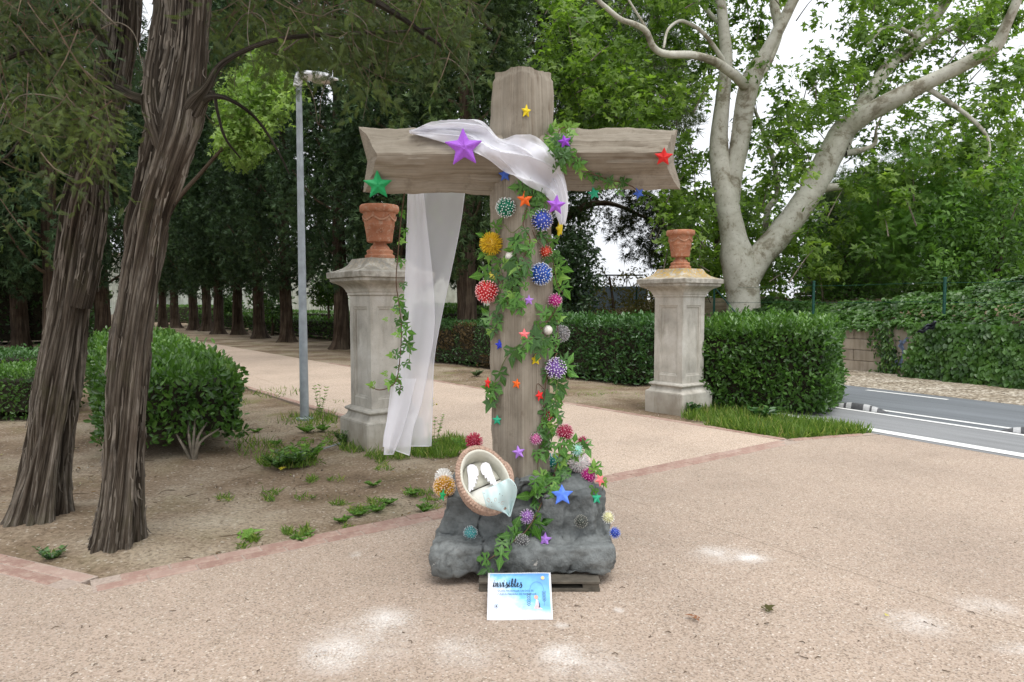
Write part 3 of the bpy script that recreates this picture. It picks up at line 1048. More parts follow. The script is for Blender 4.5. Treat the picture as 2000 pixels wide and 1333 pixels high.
def bark_obj(name, tubes, mat, parent=None):
    V, F, Q, A, b = [], [], [], [], 0
    for (v, f, q, a) in tubes:
        V.append(v); F.append(f + b); Q.append(q); A.append(a); b += len(v)
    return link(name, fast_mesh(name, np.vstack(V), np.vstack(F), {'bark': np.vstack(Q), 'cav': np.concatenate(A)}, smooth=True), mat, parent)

# --- columnar cypresses (prototypes, copied along the rows)
def cypress_crown(H, zb, Rmax, seed, n_clump=420, per=34, size=.16, mat=M_CYP, topless=True):
    rs = np.random.default_rng(seed)
    z = zb + (H - zb) * rs.random(n_clump) ** .9
    t = (z - zb) / (H - zb)
    prof = np.minimum(1, .50 + 3.0 * t) * (1 - .72 * np.clip(t - .25, 0, 1) ** 1.2)
    a = rs.random(n_clump) * 6.283
    r = Rmax * prof * (.80 + .28 * rs.random(n_clump))
    cen = np.stack([np.cos(a) * r, np.sin(a) * r, z], 1)
    rad = (.26 + .28 * rs.random(n_clump))
    return [clump_leaves(cen, rad, per, TUFT_V, TUFT_F, size, (0, 0, .5), .5, 1.0, 1.5)]
def cypress_proto(H, Rmax, seed, mat, tr=.27, name='cypress_tree', zb=2.2, per=34, size=.16):
    root = empty(name)
    tb = [bark_tube([(0, 0, -.05), (.02, 0, .4), (.03, .02, 1.4), (.0, .03, 2.6), (0, 0, 5), (0, 0, H * .8)], [tr * 1.05, tr * .9, tr * .8, tr * .75, tr * .6, .06], 20, 8, .07, .25, seed, (3, 5, 7), .02, .55)]
    bark_obj('trunk', tb, M_BARK_CYP, root)
    leaves_obj('crown', cypress_crown(H, zb, Rmax, seed, per=per, size=size), mat, root)
    # inner boughs
    mb = MB()
    rs = random.Random(seed)
    for k in range(26):
        zz = zb + .1 + k * (H - zb) / 28
        a = k * 2.4
        rr = Rmax * (.75 if zz < H * .6 else .4)
        add_tube(mb, [(0, 0, zz), (math.cos(a) * rr * .5, math.sin(a) * rr * .5, zz + .35), (math.cos(a) * rr, math.sin(a) * rr, zz + 1.2)], [.05, .035, .015], 5, 2)
    mb.build('branches', M_TWIG, root)
    return root
cyA = cypress_proto(15, 1.75, 1, M_CYP)
cyB = cypress_proto(16, 1.55, 2, M_CYP, zb=2.0)
cyC = cypress_proto(14, 1.65, 3, M_CYP2, .30, zb=2.35, size=.14, per=44)
def put(proto, used, x, y, rz, sc, label, group, cat='tree'):
    o = proto if not used[0] else copy_tree(proto)
    used[0] = True
    o.location = (x, y, 0); o.rotation_euler = (0, 0, rz); o.scale = (sc, sc, sc)
    return tag(o, label, cat, group)
uA, uB, uC = [False], [False], [False]
ords = ['first', 'second', 'third', 'fourth', 'fifth', 'sixth', 'seventh', 'eighth', 'ninth', 'tenth', 'eleventh']
row = [(665, 682), (560, 668), (507, 661), (465, 654), (427, 653), (403, 647), (379, 645.5), (343, 641), (319, 639.5)]
for i, (px, py) in enumerate(row):
    g = G(px, py)
    put((cyA, cyB)[i % 2], (uA, uB)[i % 2], g.x, g.y, i * 1.3, 1.0 if i else 1.05,
        f'dark cypress beyond the path, {ords[i]} trunk leftwards from the left stone pillar' if i else 'dark cypress whose reddish trunk foot shows right beside the left stone pillar',
        'dark cypresses in the row beyond the path')
put(cyC, uC, -1.12, 16.9, .4, 1.0, 'cypress with thick grey trunk rising behind the hedge between tulle and cross', 'paler cypresses behind the cross')
put(cyC, uC, .95, 24.0, 2.1, 1.12, 'tall cypress whose dark crown stands behind the top of the cross', 'paler cypresses behind the cross')
put(cyB, uB, -3.15, 19.2, 2.6, 1.0, 'dark cypress hidden behind the left stone pillar and the tulle', 'dark cypresses in the row beyond the path')
# second row and the wood behind, closing the view
back = [(-1.4, 27), (-21, 56), (-27, 53), (-3.9, 24.6), (-33, 50), (-8.5, 55), (-14.5, 57), (-33.5, 57), (-37.5, 60), (-30.5, 60)]
back.sort(key=lambda q: q[0] / q[1])
for i, (x, y) in enumerate(back):
    o = put((cyA, cyB)[i % 2], (uA, uB)[i % 2], x, y, i * 2.1, 1.15,
        f'shaded cypress behind the front row beyond the path, {ords[i]} from the left', 'cypresses behind the front row')
left = [(-10.9, 16.2), (-13.4, 18.6), (-12.6, 14.2), (-17.3, 24), (-21.5, 29), (-15.9, 19.2), (-25.5, 34.5), (-19.2, 22.5), (-15.2, 16.6), (-19.0, 19.0), (-11.8, 19.6)]
left.sort(key=lambda q: q[0] / q[1])
ords += ['twelfth', 'thirteenth', 'fourteenth']
for i, (x, y) in enumerate(left):
    put((cyB, cyA)[i % 2], (uB, uA)[i % 2], x, y, i * 1.9, .92,
        f'shaded straight-trunked cypress in the grove at the left, {ords[i]} from the left edge', 'cypresses in the grove at the left edge')

# --- a generic broad crown from clumps given as image position, radius and depth
def region_clumps(table, x0, y0, cell, Y, dY, rng=(.35, .7), k=.42, seed=5, jitter=1.0):
    rs = np.random.default_rng(seed)
    cen, rad = [], []
    for r, line in enumerate(table):
        for c_, ch in enumerate(line.split()):
            n = float(ch) * k
            n = int(n) + (rs.random() < n % 1)
            for _ in range(n):
                px = x0 + (c_ + rs.random()) * cell
                py = y0 + (r + rs.random()) * cell
                yy = Y + rs.normal() * dY
                cen.append(list(P(px, py, yy)))
                rad.append(rng[0] + (rng[1] - rng[0]) * rs.random())
    return np.array(cen), np.array(rad)

# plane tree across the road
YP = 18.2
plane_root = empty('plane_tree', (P(1455, 700, YP).x, YP, 0), 0, 'big plane tree with smooth pale forked trunk and spreading green crown behind the lichen-capped pillar', 'tree')
def pl(path):
    """(px, py, width px, depth offset)"""
    pts, rr = [], []
    for q in path:
        dy = q[3] if len(q) > 3 else 0
        pts.append(P(q[0], q[1], YP + dy) - plane_root.location)
        rr.append(q[2] / 2 / FPX * (YP + dy) * (.80 if q[2] > 40 else .70))
    return pts, rr
limbs = [
    ('trunk', [(1452, 712, 100), (1452, 660, 86), (1452, 600, 78), (1448, 545, 84), (1440, 505, 84), (1432, 460, 64), (1420, 400, 56), (1407, 330, 48), (1404, 270, 42), (1412, 190, 38), (1418, 120, 34), (1412, 40, 28), (1400, -60, 26), (1395, -220, 18)]),
    ('limb', [(1455, 560, 60), (1480, 508, 66), (1520, 462, 64), (1560, 410, 62), (1592, 360, 60), (1622, 300, 60), (1648, 255, 56), (1690, 225, 46, -.4), (1750, 192, 44, -.8), (1820, 158, 40, -1.2), (1900, 118, 38, -1.6), (1945, 90, 36, -1.8), (1965, 50, 28, -2), (1990, -10, 24, -2.2), (2010, -90, 18, -2.2)]),
    ('limb', [(1640, 290, 44, .3), (1672, 225, 40, .5), (1700, 180, 38, .8), (1735, 130, 36, 1.2), (1790, 70, 34, 1.8), (1835, 20, 30, 2), (1880, -60, 24, 2.4), (1920, -200, 16, 3)]),
    ('limb', [(1424, 430, 44, .1), (1432, 350, 44, .0), (1446, 270, 46, -.1), (1456, 200, 46, -.2), (1470, 150, 44, -.3), (1495, 105, 36, -.4), (1520, 60, 32, -.5), (1545, 10, 30, -.6), (1572, -50, 26, -.8), (1600, -180, 18, -1)]),
    ('limb', [(1472, 160, 34, -.2), (1498, 120, 30, .3), (1520, 60, 26, .4), (1512, 0, 24, .5), (1530, -80, 20, .5)]),
    ('limb', [(1458, 172, 30, -.3), (1440, 152, 26, -.8), (1410, 130, 24, -1.2), (1390, 118, 22, -1.6), (1350, 108, 20, -2), (1300, 106, 19, -2.3), (1276, 92, 18, -2.5), (1262, 62, 17, -2.7), (1240, 48, 16, -2.8), (1212, 38, 15, -3), (1180, 12, 13, -3.2), (1150, -14, 11, -3.4), (1100, -40, 8, -3.6)]),
    ('limb', [(1412, 118, 14, -.6), (1392, 88, 12, -.9), (1370, 62, 11, -1.2), (1345, 46, 10, -1.4), (1325, 42, 9, -1.6), (1304, 60, 8, -1.8), (1296, 95, 7, -2)]),
    ('limb', [(1270, 90, 9, -2.5), (1262, 58, 8, -2.6), (1240, 20, 6, -2.8), (1215, -20, 5, -3)]),
    ('limb', [(1800, 166, 16, -1), (1835, 188, 14, -1.2), (1875, 215, 12, -1.4), (1905, 240, 11, -1.5), (1928, 268, 9, -1.6), (1932, 300, 7, -1.6), (1920, 330, 6, -1.6)]),
    ('limb', [(1600, 372, 26, .0), (1625, 366, 20, -.2), (1646, 366, 17, -.3)]),
    ('limb', [(1650, 300, 20, .2), (1682, 294, 16, .3), (1708, 282, 12, .4), (1712, 250, 6, .5), (1728, 215, 4, .6)]),
    ('limb', [(1760, 120, 16, 1.2), (1800, 90, 16, 1.3), (1850, 60, 16, 1.6), (1920, 30, 14, 2), (1990, 5, 12, 2)]),
    ('limb', [(1690, 90, 9, .5), (1720, 60, 10, .6), (1750, 52, 9, .7), (1785, 70, 9, .8)]),
    ('limb', [(1488, 520, 17, 4), (1493, 460, 17, 4), (1500, 410, 17, 4), (1518, 380, 16, 4.3), (1512, 320, 14, 4.3), (1498, 280, 12, 4.3), (1480, 230, 9, 4.3), (1462, 190, 6, 4.3)]),
    ('limb', [(1420, 60, 14, .4), (1380, 20, 12, .8), (1330, -40, 9, 1), (1270, -80, 6, 1)]),
]
for nm, path in limbs:
    pts, rr = pl(path)
    V, F, Q, A = bark_tube(pts, rr, 18, 7, .035, .3, len(path) * 7, (2, 3, 5), .012)
    bark_obj(nm, [(V, F, Q, A * 0)], M_BARK_PLANE, plane_root)
T_PLANE = [
 '7 8 8 8 8 8 7 6 6 3 1 2 5 7 8 8 8 8 8 8',
 '5 8 8 8 8 8 6 6 5 2 1 0 4 6 7 7 7 7 8 8',
 '5 9 9 8 8 8 7 7 7 4 1 1 6 7 7 7 6 6 6 6',
 '6 9 9 9 8 8 7 6 5 2 2 5 8 8 8 7 6 5 5 5',
 '5 8 9 9 8 8 5 4 3 2 3 7 8 8 7 6 4 4 5 5',
 '3 8 8 8 7 4 0 1 2 4 6 7 7 5 4 3 4 5 6 6',
 '1 5 7 7 6 2 0 2 4 6 6 6 5 4 3 5 6 7 7 7',
 '0 0 1 1 3 4 4 4 5 6 4 2 3 5 6 6 6 5 5 5',
 '0 0 0 0 1 5 6 5 5 5 1 0 3 5 5 4 3 3 2 2',
 '0 0 0 0 2 7 8 6 4 4 3 3 3 2 1 1 0 0 0 0',
 '0 0 0 0 0 6 7 5 3 6 6 4 2 0 0 0 0 0 0 0',
 '0 0 0 0 0 4 6 4 2 7 7 5 0 0 0 0 0 0 0 0']
cen, rad = region_clumps(T_PLANE, 1050, -50, 50, YP + .7, 1.5, (.22, .55), 1.02, 4)
_lp = np.vstack([catmull(np.array([[(q[0] - 1000) / FPX, (q[1] - 590) / FPX] for q in path], float), 12) for _, path in limbs if path[0][2] >= 30])
_cp = np.stack([cen[:, 0] / cen[:, 1], (EYE - cen[:, 2]) / cen[:, 1]], 1)
_dd = np.sqrt(((_cp[:, None] - _lp[None]) ** 2).sum(-1)).min(1)
_keep = ~((_dd < .034) & (cen[:, 1] < YP + .7) & (np.random.default_rng(2).random(len(cen)) < .92))
cen, rad = cen[_keep], rad[_keep]
cen -= np.array(plane_root.location)
leaves_obj('foliage', [clump_leaves(cen, rad, 34, PLANE_V, PLANE_F, .138, (0, -.3, .6), .1, .5)], M_PLANE, plane_root)
# twigs between limbs and leaf clumps
mb = MB()
rs = random.Random(3)
for k in range(0, len(cen), 4):
    c_ = Vector(cen[k])
    d_ = Vector((rs.uniform(-1, 1), rs.uniform(-.5, .5), rs.uniform(-1.2, -.2)))
    add_tube(mb, [c_ + d_ * .8, c_ + d_ * .35 + Vector((0, 0, .06)), c_], [.018, .012, .005], 4, 2)
mb.build('twigs', M_TWIGG, plane_root, kind='stuff')

# upper crown above the frame, so the tree is whole and shades what stands under it
rsn = np.random.default_rng(8)
up_c = np.stack([rsn.uniform(-4.5, 7.5, 110), rsn.uniform(-4, 3.5, 110), rsn.uniform(10.2, 15, 110)], 1)
up_c = up_c[(((up_c[:, 0] - 1.5) / 6) ** 2 + ((up_c[:, 2] - 9.5) / 5.5) ** 2) < 1]
leaves_obj('upper_foliage', [clump_leaves(up_c, .7, 40, PLANE_V, PLANE_F, .24, (0, 0, .6), .2, .5)], M_PLANE, plane_root)

# grey-green pine behind the plane tree
def far_tree(name, table, x0, y0, cell, Y, dY, rng, k, T, F, size, per, mat, label, trunk, seed, bias=(0, 0, .4), shell=.3, tw=.12, flat=1.0, bark=None):
    base = P(trunk[0][0], trunk[0][1], Y)
    root = empty(name, (base.x, Y, 0), 0, label, 'tree' if 'tree' in name or 'pine' in name else 'shrub')
    pts = [P(a, b2, Y + (q[0] if q else 0)) - root.location for a, b2, _, *q in trunk]
    pts[0].z = -.1
    rr = [w / 2 / FPX * Y for _, _, w, *q in trunk]
    bark_obj('trunk', [bark_tube(pts, rr, 12, 6, .05, .3, seed)], bark or M_BARK_CYP, root)
    cen, rad = region_clumps(table, x0, y0, cell, Y, dY, rng, k, seed)
    cen -= np.array(root.location)
    leaves_obj('crown', [clump_leaves(cen, rad, per, T, F, size, bias, shell, .7, flat)], mat, root)
    return root
far_tree('pine_tree', ['5 6 6 5 4 1', '6 7 6 6 5 2', '6 6 6 6 5 3', '5 5 6 6 6 3', '5 5 6 6 6 4', '5 6 6 6 5 3', '3 4 5 5 4 2'], 1060, -20, 50, 30, 2.0, (.5, 1.0), 1.0,
         NEEDLE_V, NEEDLE_F, .42, 34, M_PINE, 'grey-green pine standing far behind the plane tree and the cross arm',
         [(1058, 600, 30), (1062, 430, 26), (1110, 250, 20), (1180, 100, 14)], 12)
far_tree('umbrella_pine', ['0 1 4 6 6 3', '0 0 3 6 6 4', '0 0 1 4 6 4', '0 0 0 1 5 3'], 1104, 366, 36, 23, .9, (.25, .45), .75,
         NEEDLE_V, NEEDLE_F, .26, 26, M_PINED, 'dark drooping pine bough cluster hanging against the bright sky above the railing',
         [(1030, 640, 34), (1045, 520, 26), (1080, 440, 16), (1118, 418, 14), (1150, 400, 12), (1200, 400, 9), (1270, 430, 5)], 13, (0, 0, -.6), .3, flat=1.4)
far_tree('dark_shrub_tree', ['0 5 5 0', '4 9 8 3', '5 9 9 4', '7 9 8 4', '9 9 8 3', '9 9 7 2', '9 9 6 1'], 1076, 452, 24, 17.2, .5, (.14, .28), .9,
         OVAL_V, OVAL_F, .11, 34, M_DARKB, 'small dark evergreen tree close to the right side of the cross against the sky',
         [(1108, 680, 12), (1110, 600, 10), (1115, 530, 8), (1118, 480, 5)], 14)
far_tree('olive_brown_shrub', ['0 0 1 0 2 0 0 0', '0 2 1 1 3 1 2 3', '1 4 1 2 5 4 5 6', '2 5 2 4 7 7 8 8', '3 5 4 6 8 8 8 8'], 1128, 514, 22, 21, .5, (.15, .28), .6,
         OVAL_V, OVAL_F, .10, 32, M_OLIVB, 'olive-brown scrubby bushes in front of the blue-grey wall', [(1200, 660, 8), (1198, 600, 6), (1190, 540, 4)], 15)
# lime-green young tree in the left row
far_tree('young_lime_tree', ['0 0 4 5 2 0', '0 2 5 6 4 0', '3 6 7 7 6 2', '2 7 8 7 5 1', '5 8 7 5 2 0', '5 6 5 3 0 0', '4 6 5 2 0 0', '1 5 4 0 0 0'], 424, 110, 27, 16, .6, (.16, .34), .9,
         PLANE_V, PLANE_F, .085, 46, M_LIME, 'young tree with bright lime-green leaves shining between the dark cypresses and near trunk',
         [(292, 678, 13), (300, 560, 11), (330, 420, 9), (400, 330, 7), (460, 260, 5), (500, 190, 3)], 16)

# ---- the overgrown bank across the road
def bank_tree(name, table, x0, y0, cell, Y, dY, rng, k, T, F, size, per, mat, label, trunk, seed, **kw):
    return far_tree(name, table, x0, y0, cell, Y, dY, rng, k, T, F, size, per, mat, label, trunk, seed, **kw)
bank_tree('silver_pine_tree', ['1 3 4 3 1', '3 6 6 5 2', '5 7 7 6 3', '6 7 7 6 3', '5 6 6 5 3', '5 6 6 4 2'], 1590, 340, 40, 23, 1.0, (.35, .7), 1.0,
          NEEDLE_V, NEEDLE_F, .30, 36, M_SILV, 'silvery grey-green pine in the thicket right of the plane tree trunk', [(1680, 640, 14), (1680, 500, 10), (1680, 400, 6)], 21)
bank_tree('feathery_tree', ['0 1 3 5 4 3 3 2', '2 4 6 7 7 6 5 4', '4 6 8 8 8 8 7 6', '4 7 8 8 8 8 8 7', '3 5 7 8 8 7 6 6', '2 4 6 7 6 5 4 3'], 1660, 280, 45, 19, 1.0, (.3, .6), 1.1,
          SPRAY_V, SPRAY_F, .30, 26, M_BANKL, 'light green feathery-leaved tree in the middle of the thicket above the ivy wall', [(1830, 640, 16), (1820, 520, 12), (1800, 400, 7), (1770, 330, 4)], 22, bias=(0, 0, .8))
bank_tree('laurel_tree', ['0 0 2 4 6', '0 2 5 7 8', '1 4 8 8 8', '3 7 8 8 8', '5 8 8 8 8', '6 8 8 8 8', '7 8 8 8 8'], 1790, 330, 46, 16.8, .7, (.25, .5), 1.2,
          OVAL_V, OVAL_F, .13, 38, M_BANK, 'dense dark green laurel-like tree at the right edge above the ivy', [(1950, 640, 18), (1950, 520, 14), (1960, 420, 9)], 23)
bank_tree('thicket_shrub', ['4 4 3 2 1 0', '6 6 6 6 4 3', '7 7 7 7 7 6', '8 8 8 8 8 8', '8 8 8 8 8 8'], 1510, 430, 46, 20, .8, (.25, .5), 1.0,
          OVAL_V, OVAL_F, .12, 30, M_BANK, 'mixed green shrubs behind the green fence posts between plane trunk and thicket', [(1660, 640, 10), (1660, 560, 7), (1650, 500, 4)], 24)
bank_tree('background_tree', ['6 6 5 5 4', '7 7 6 6 5', '7 8 7 6 5', '8 8 8 7 6', '8 8 8 8 7', '8 8 8 8 8'], 1290, 380, 46, 25, 1.0, (.35, .65), .9,
          PLANE_V, PLANE_F, .20, 30, M_PLANE, 'mid-green leafy tree behind the right urn and plane trunk', [(1400, 620, 16), (1400, 500, 12), (1400, 420, 6)], 25)
bank_tree('background_tree', ['3 5 6 7 7 6 6 7 8 8 8 8', '5 6 7 8 8 8 8 8 8 8 8 8', '6 7 8 8 8 8 8 8 8 8 8 8', '7 8 8 8 8 8 8 8 8 8 8 8', '8 8 8 8 8 8 8 8 8 8 8 8'], 1580, 360, 58, 27, 1.2, (.5, .9), .8,
          PLANE_V, PLANE_F, .26, 30, M_BANK, 'tall dark green tree closing the view behind the thicket at the right', [(1850, 620, 20), (1850, 500, 16), (1850, 400, 8)], 26)

# ---- concrete wall with ivy, fence, far walls
def m_conc(name, col, stain=.6):
    b = NB(name)
    n1 = b.noise(1.5, 6, .65)
    c = b.ramp(n1, [(.3, tuple(x * .7 for x in col)), (.65, col)])
    z = b.scaled(b.co(), (5, 5, .7))
    c = b.mix(1, c, b.ramp(b.noise(1.4, 5, .7, vec=z), [(.35, (.72, .70, .66)), (.55, (1, 1, 1))]), 'MULTIPLY')
    return b.done(c, .9, b.bump(b.noise(40, 4), .3, .006), .2)
M_CONC = m_conc('wall_concrete', (.46, .39, .31))
wall_root = empty('concrete_wall', RD(13.5, -9, 0), 0, 'low beige board-marked concrete wall across the road, bare between hedge and ivy', 'wall')
wr = Vector(wall_root.location)
ang = math.atan2(UY, UX)
for r in range(4):
    for k in range(7):
        L = 2.6
        p = Vector(RD(13.62 + random.uniform(-.006, .006), -10.2 + k * L + (.0 if r % 2 else .9), .03 + .115 + r * .23))
        mb = MB().box((0, 0, 0), (L - .012, .24, .222), Matrix.Rotation(ang, 4, 'Z'), ch=.008)
        o = mb.build('course', M_CONC, wall_root)
        o.location = p - wr
# graffito on the bare wall: blue-grey sprayed strokes
M_SPRAY = plain('spray_paint', (.22, .28, .42), .7, 20, .2)
mb = MB()
def wallpt(px, py, off=0.0):
    d = _dir(px, py)
    t = (13.494 - off) / (d.x * SX + d.y * SY)
    return Vector((d.x * t, d.y * t, EYE + d.z * t))
for st_ in ([(1733, 700), (1748, 690), (1752, 712), (1738, 720)], [(1760, 668), (1766, 690), (1758, 714), (1768, 722)], [(1772, 662), (1758, 676), (1770, 690)]):
    pts = [wallpt(a, b2) - wr for a, b2 in st_]
    for i in range(len(pts) - 1):
        d_ = (pts[i + 1] - pts[i]); ln_ = d_.length
        if ln_ > 0:
            q = d_.cross(Vector((SX, SY, 0))).normalized() * .028
            off = Vector((-SX, -SY, 0)) * .012
            a_, b2_ = pts[i] + off, pts[i + 1] + off
            e_ = d_ * .12
            mb.add([a_ - q - e_, b2_ - q + e_, b2_ + q + e_, a_ + q - e_], [(0, 1, 2, 3)])
mb.build('graffito', M_SPRAY, wall_root)

# ivy over wall and bank
def ivy_mass():
    parts = []
    # front face right of px 1775: along t
    for (t0, t1, n, z1, zc) in ((-7.62, 2.5, 22000, 1.05, 0), ):
        t = t0 + (t1 - t0) * RNG.random(n)
        z = RNG.random(n) * z1
        s = 13.5 - .18 - .22 * (1 - z / z1) - RNG.random(n) * .14
        edge = (t - t0) < .25 * RNG.random(n)
        p = np.stack([SX * s + UX * t, SY * s + UY * t, z + .05], 1)
        p = p[~edge]
        m = len(p)
        bl = fbm(p * 2.0, 3, 41)
        p[:, :2] -= np.array([SX, SY]) * (bl * .14)[:, None]
        nr = unit(np.array([-SX, -SY, .5]) + rand_dirs(m) * .5)
        ld = unit(np.array([0, 0, -1.0]) + rand_dirs(m) * .7)
        rnd = np.clip(.5 + .35 * vnoise(p * 4, 6) + .25 * (RNG.random(m) - .5), 0, 1)
        parts.append(scatter(HEART_V, OVAL_F, p, frames(ld, nr), .085 * (.6 + .7 * RNG.random(m)), rnd))
    # top roll and slope behind
    n = 30000
    t = -13.0 + 15.5 * RNG.random(n)
    u = RNG.random(n)
    s = 13.38 + 2.2 * u
    rise = np.clip((t + 9.5) / 3, 0, 1)
    z = .93 + u * (.55 + .5 * rise) + .18 * rise * np.sin(u * 3.1)
    p = np.stack([SX * s + UX * t, SY * s + UY * t, z], 1)
    p[:, 2] += fbm(p * 1.7, 3, 44) * .16 + RNG.random(n) * .08
    m = n
    nr = unit(np.array([-SX * .8, -SY * .8, 1.0]) + rand_dirs(m) * .6)
    ld = unit(np.array([-SX, -SY, -.6]) + rand_dirs(m) * .8)
    rnd = np.clip(.5 + .35 * vnoise(p * 3, 7) + .25 * (RNG.random(m) - .5), 0, 1)
    parts.append(scatter(HEART_V, OVAL_F, p, frames(ld, nr), .09 * (.6 + .7 * RNG.random(m)), rnd))
    # a creeping tongue at px 1745
    n = 500
    z = RNG.random(n) * .95
    t = -8.15 + RNG.normal(size=n) * .14 + .1 * np.sin(z * 6)
    s = 13.47 - RNG.random(n) * .06
    p = np.stack([SX * s + UX * t, SY * s + UY * t, z + .04], 1)
    nr = unit(np.array([-SX, -SY, .4]) + rand_dirs(n) * .5)
    parts.append(scatter(OVAL_V, OVAL_F, p, frames(unit(np.array([0, 0, -1.0]) + rand_dirs(n) * .8), nr), .09 * (.6 + .7 * RNG.random(n))))
    return parts
tag(leaves_obj('wall_ivy', ivy_mass(), M_IVYW, kind='stuff'), 'thick green ivy covering the wall and bank across the road', 'ivy')
# soil bank behind the wall
S_, T_ = np.meshgrid(np.linspace(13.7, 30, 30), np.linspace(-30, 22, 40))
Vb = np.stack([SX * S_ + UX * T_, SY * S_ + UY * T_, .85 + np.minimum((S_ - 13.7) * .18, .7)], -1).reshape(-1, 3)
Vb[:, 2] += fbm(Vb, 3, 5) * .1
keep_rows = 40
ii = np.arange(keep_rows - 1)[:, None] * 30 + np.arange(29)[None, :]
bankm = link('bank', fast_mesh('bank', Vb, np.stack([ii, ii + 30, ii + 31, ii + 1], -1).reshape(-1, 4), smooth=True), M_SOIL, None, 'structure')

# fence with green posts
M_FENCE = plain('green_fence_paint', (.012, .075, .055), .5, 20, .15)
fr = empty('wire_fence', RD(14.0, -9, 0), 0, 'wire fence on dark green steel posts half buried in the greenery behind the wall', 'fence')
fl = Vector(fr.location)
tp = [-16.5, -13.3, -10.25, -7.35, -4.9, -2.2, .6]
for t in tp:
    mb = MB(); b0 = Vector(RD(14.0, t, .7)) - fl
    add_tube(mb, [b0, b0 + Vector((0, 0, 1.25))], [.03, .03], 8, 1)
    V, F = lathe([(0, .04), (.034, .03), (.036, 0)], 10); mb.add([Vector(v) + b0 + Vector((0, 0, 1.25)) for v in V], F)
    mb.build('post', M_FENCE, fr)
mb = MB()
b0 = Vector(RD(14.0, -13.3, 1.9)) - fl
add_tube(mb, [b0, Vector(RD(14.0, -12.2, .9)) - fl], [.02, .02], 6, 1)
mb.build('brace', M_FENCE, fr)
for zz in (1.15, 1.5, 1.88):
    mb = MB(); add_tube(mb, [Vector(RD(14.0, t, zz - (.02 if i % 2 else 0))) - fl for i, t in enumerate(np.linspace(-16.5, .6, 13))], [.004] * 13, 4, 1)
    mb.build('wire', M_FENCE, fr)

# beige garden wall with brick pier behind the plane trunk
M_RED = plain('red_brick', (.28, .10, .07), .9, 30, .2)
gw = empty('garden_wall', (P(1500, 610, 21).x, 21, 0), 0, 'short beige garden wall with red brick pier beside the plane trunk', 'wall')
mb = MB(); x0_, x1_ = P(1470, 600, 21).x - gw.location.x, P(1518, 600, 21).x - gw.location.x
mb.box(((x0_ + x1_) / 2, 0, .83), (x1_ - x0_, .22, 1.66), ch=.01); mb.build('wall_slab', M_CONC, gw)
for r in range(18):
    for k in range(2):
        mb = MB().box((x1_ + .12, -.13 + .06 * k - .02, .06 + r * .09), (.2 if r % 2 else .22, .11, .078), ch=.006)
        if k == 0: mb.build('brick', M_RED, gw)
mb = MB().box((x1_ + .12, .0, .83), (.17, .18, 1.6)); mb.build('mortar_core', M_MORTAR, gw)
gw2 = empty('gatehouse_wall', (P(1600, 590, 23).x, 23, 0), 0, 'low brown shed wall with pale lintel seen between shrubs right of the plane trunk', 'shed')
xa, xb = P(1560, 600, 23).x - gw2.location.x, P(1650, 600, 23).x - gw2.location.x
MB().box(((xa + xb) / 2, 0, .85), (xb - xa, .3, 1.7)).build('wall_slab', plain('shed_brown', (.16, .11, .075), .9), gw2)
MB().box(((xa + xb) / 2, -.02, 1.76), (xb - xa + .2, .4, .10), ch=.01).build('lintel', M_CONC, gw2)

# blue-grey wall with steel railing
M_BLUEG = m_conc('blue_grey_render', (.26, .33, .42))
M_RAIL = plain('railing_paint', (.035, .055, .05), .5, 20, .15)
xa, xb = P(1082, 600, 25).x, P(1262, 600, 25).x
bw = empty('blue_grey_wall', ((xa + xb) / 2, 25, 0), 0, 'blue-grey rendered wall beyond the hedge right of the cross', 'wall')
zt = P(1150, 560, 25).z
MB().box((0, 0, zt / 2), (xb - xa, .3, zt), ch=.01).build('wall_slab', M_BLUEG, bw)
rl = empty('steel_railing', ((xa + xb) / 2, 25, zt), 0, 'dark steel railing with fan-shaped struts on top of the blue-grey wall', 'railing')
zr = P(1150, 538, 25).z - zt
mb = MB().box((.12, 0, zr), (xb - xa - .5, .05, .05)); mb.build('top_rail', M_RAIL, rl)
for px in (1147, 1185, 1224):
    x = P(px, 560, 25).x - rl.location.x
    for dx in (-.16, 0, .16):
        mb = MB(); add_tube(mb, [(x, 0, zr - .02), (x + dx, 0, 0)], [.014, .014], 5, 1); mb.build('strut', M_RAIL, rl)

# pale building behind the parterre
M_PALE = m_conc('pale_render', (.62, .66, .58))
pb = empty('pale_building', (-17, 50, 0), math.radians(-18), 'long pale green-white wall of a building behind the parterre', 'building')
MB().box((0, 0, 2.6), (34, .5, 5.2)).build('wall_slab', M_PALE, pb)
MB().box((0, -.06, .25), (34.1, .6, .5)).build('plinth', M_CONC, pb)
MB().box((0, 0, 5.28), (34.4, .9, .16)).build('coping', M_CONC, pb)
# small round bushes and little tree in the parterre
for (px, py, rpx, Y, mt, lab) in ((530, 585, 42, 30.5, M_HEDGE, 'round leafy green bush in the parterre left of the lamp post'), (640, 570, 34, 27, M_BANK, 'dark leafy bush between lamp post and left pillar'), (455, 598, 22, 38, M_HEDGE, 'small far bush in front of the pale wall'), (185, 590, 30, 30, M_BANK, 'green bush seen between the two near trunks')):
    c_ = P(px, py, Y); r_ = rpx / FPX * Y
    root = empty('round_bush', (c_.x, Y, 0), 0, lab, 'bush')
    rs2 = np.random.default_rng(int(px))
    cc = unit(rs2.normal(size=(60, 3))) * r_ * (.5 + .4 * rs2.random((60, 1))) + np.array([0, 0, c_.z])
    leaves_obj('foliage', [clump_leaves(cc, r_ * .3, 30, OVAL_V, OVAL_F, .15)], mt, root)
    mb = MB(); add_tube(mb, [(0, 0, -.02), (.05, 0, .5), (0, 0, c_.z)], [.08, .06, .03], 6, 2); mb.build('stem', M_TWIG, root)

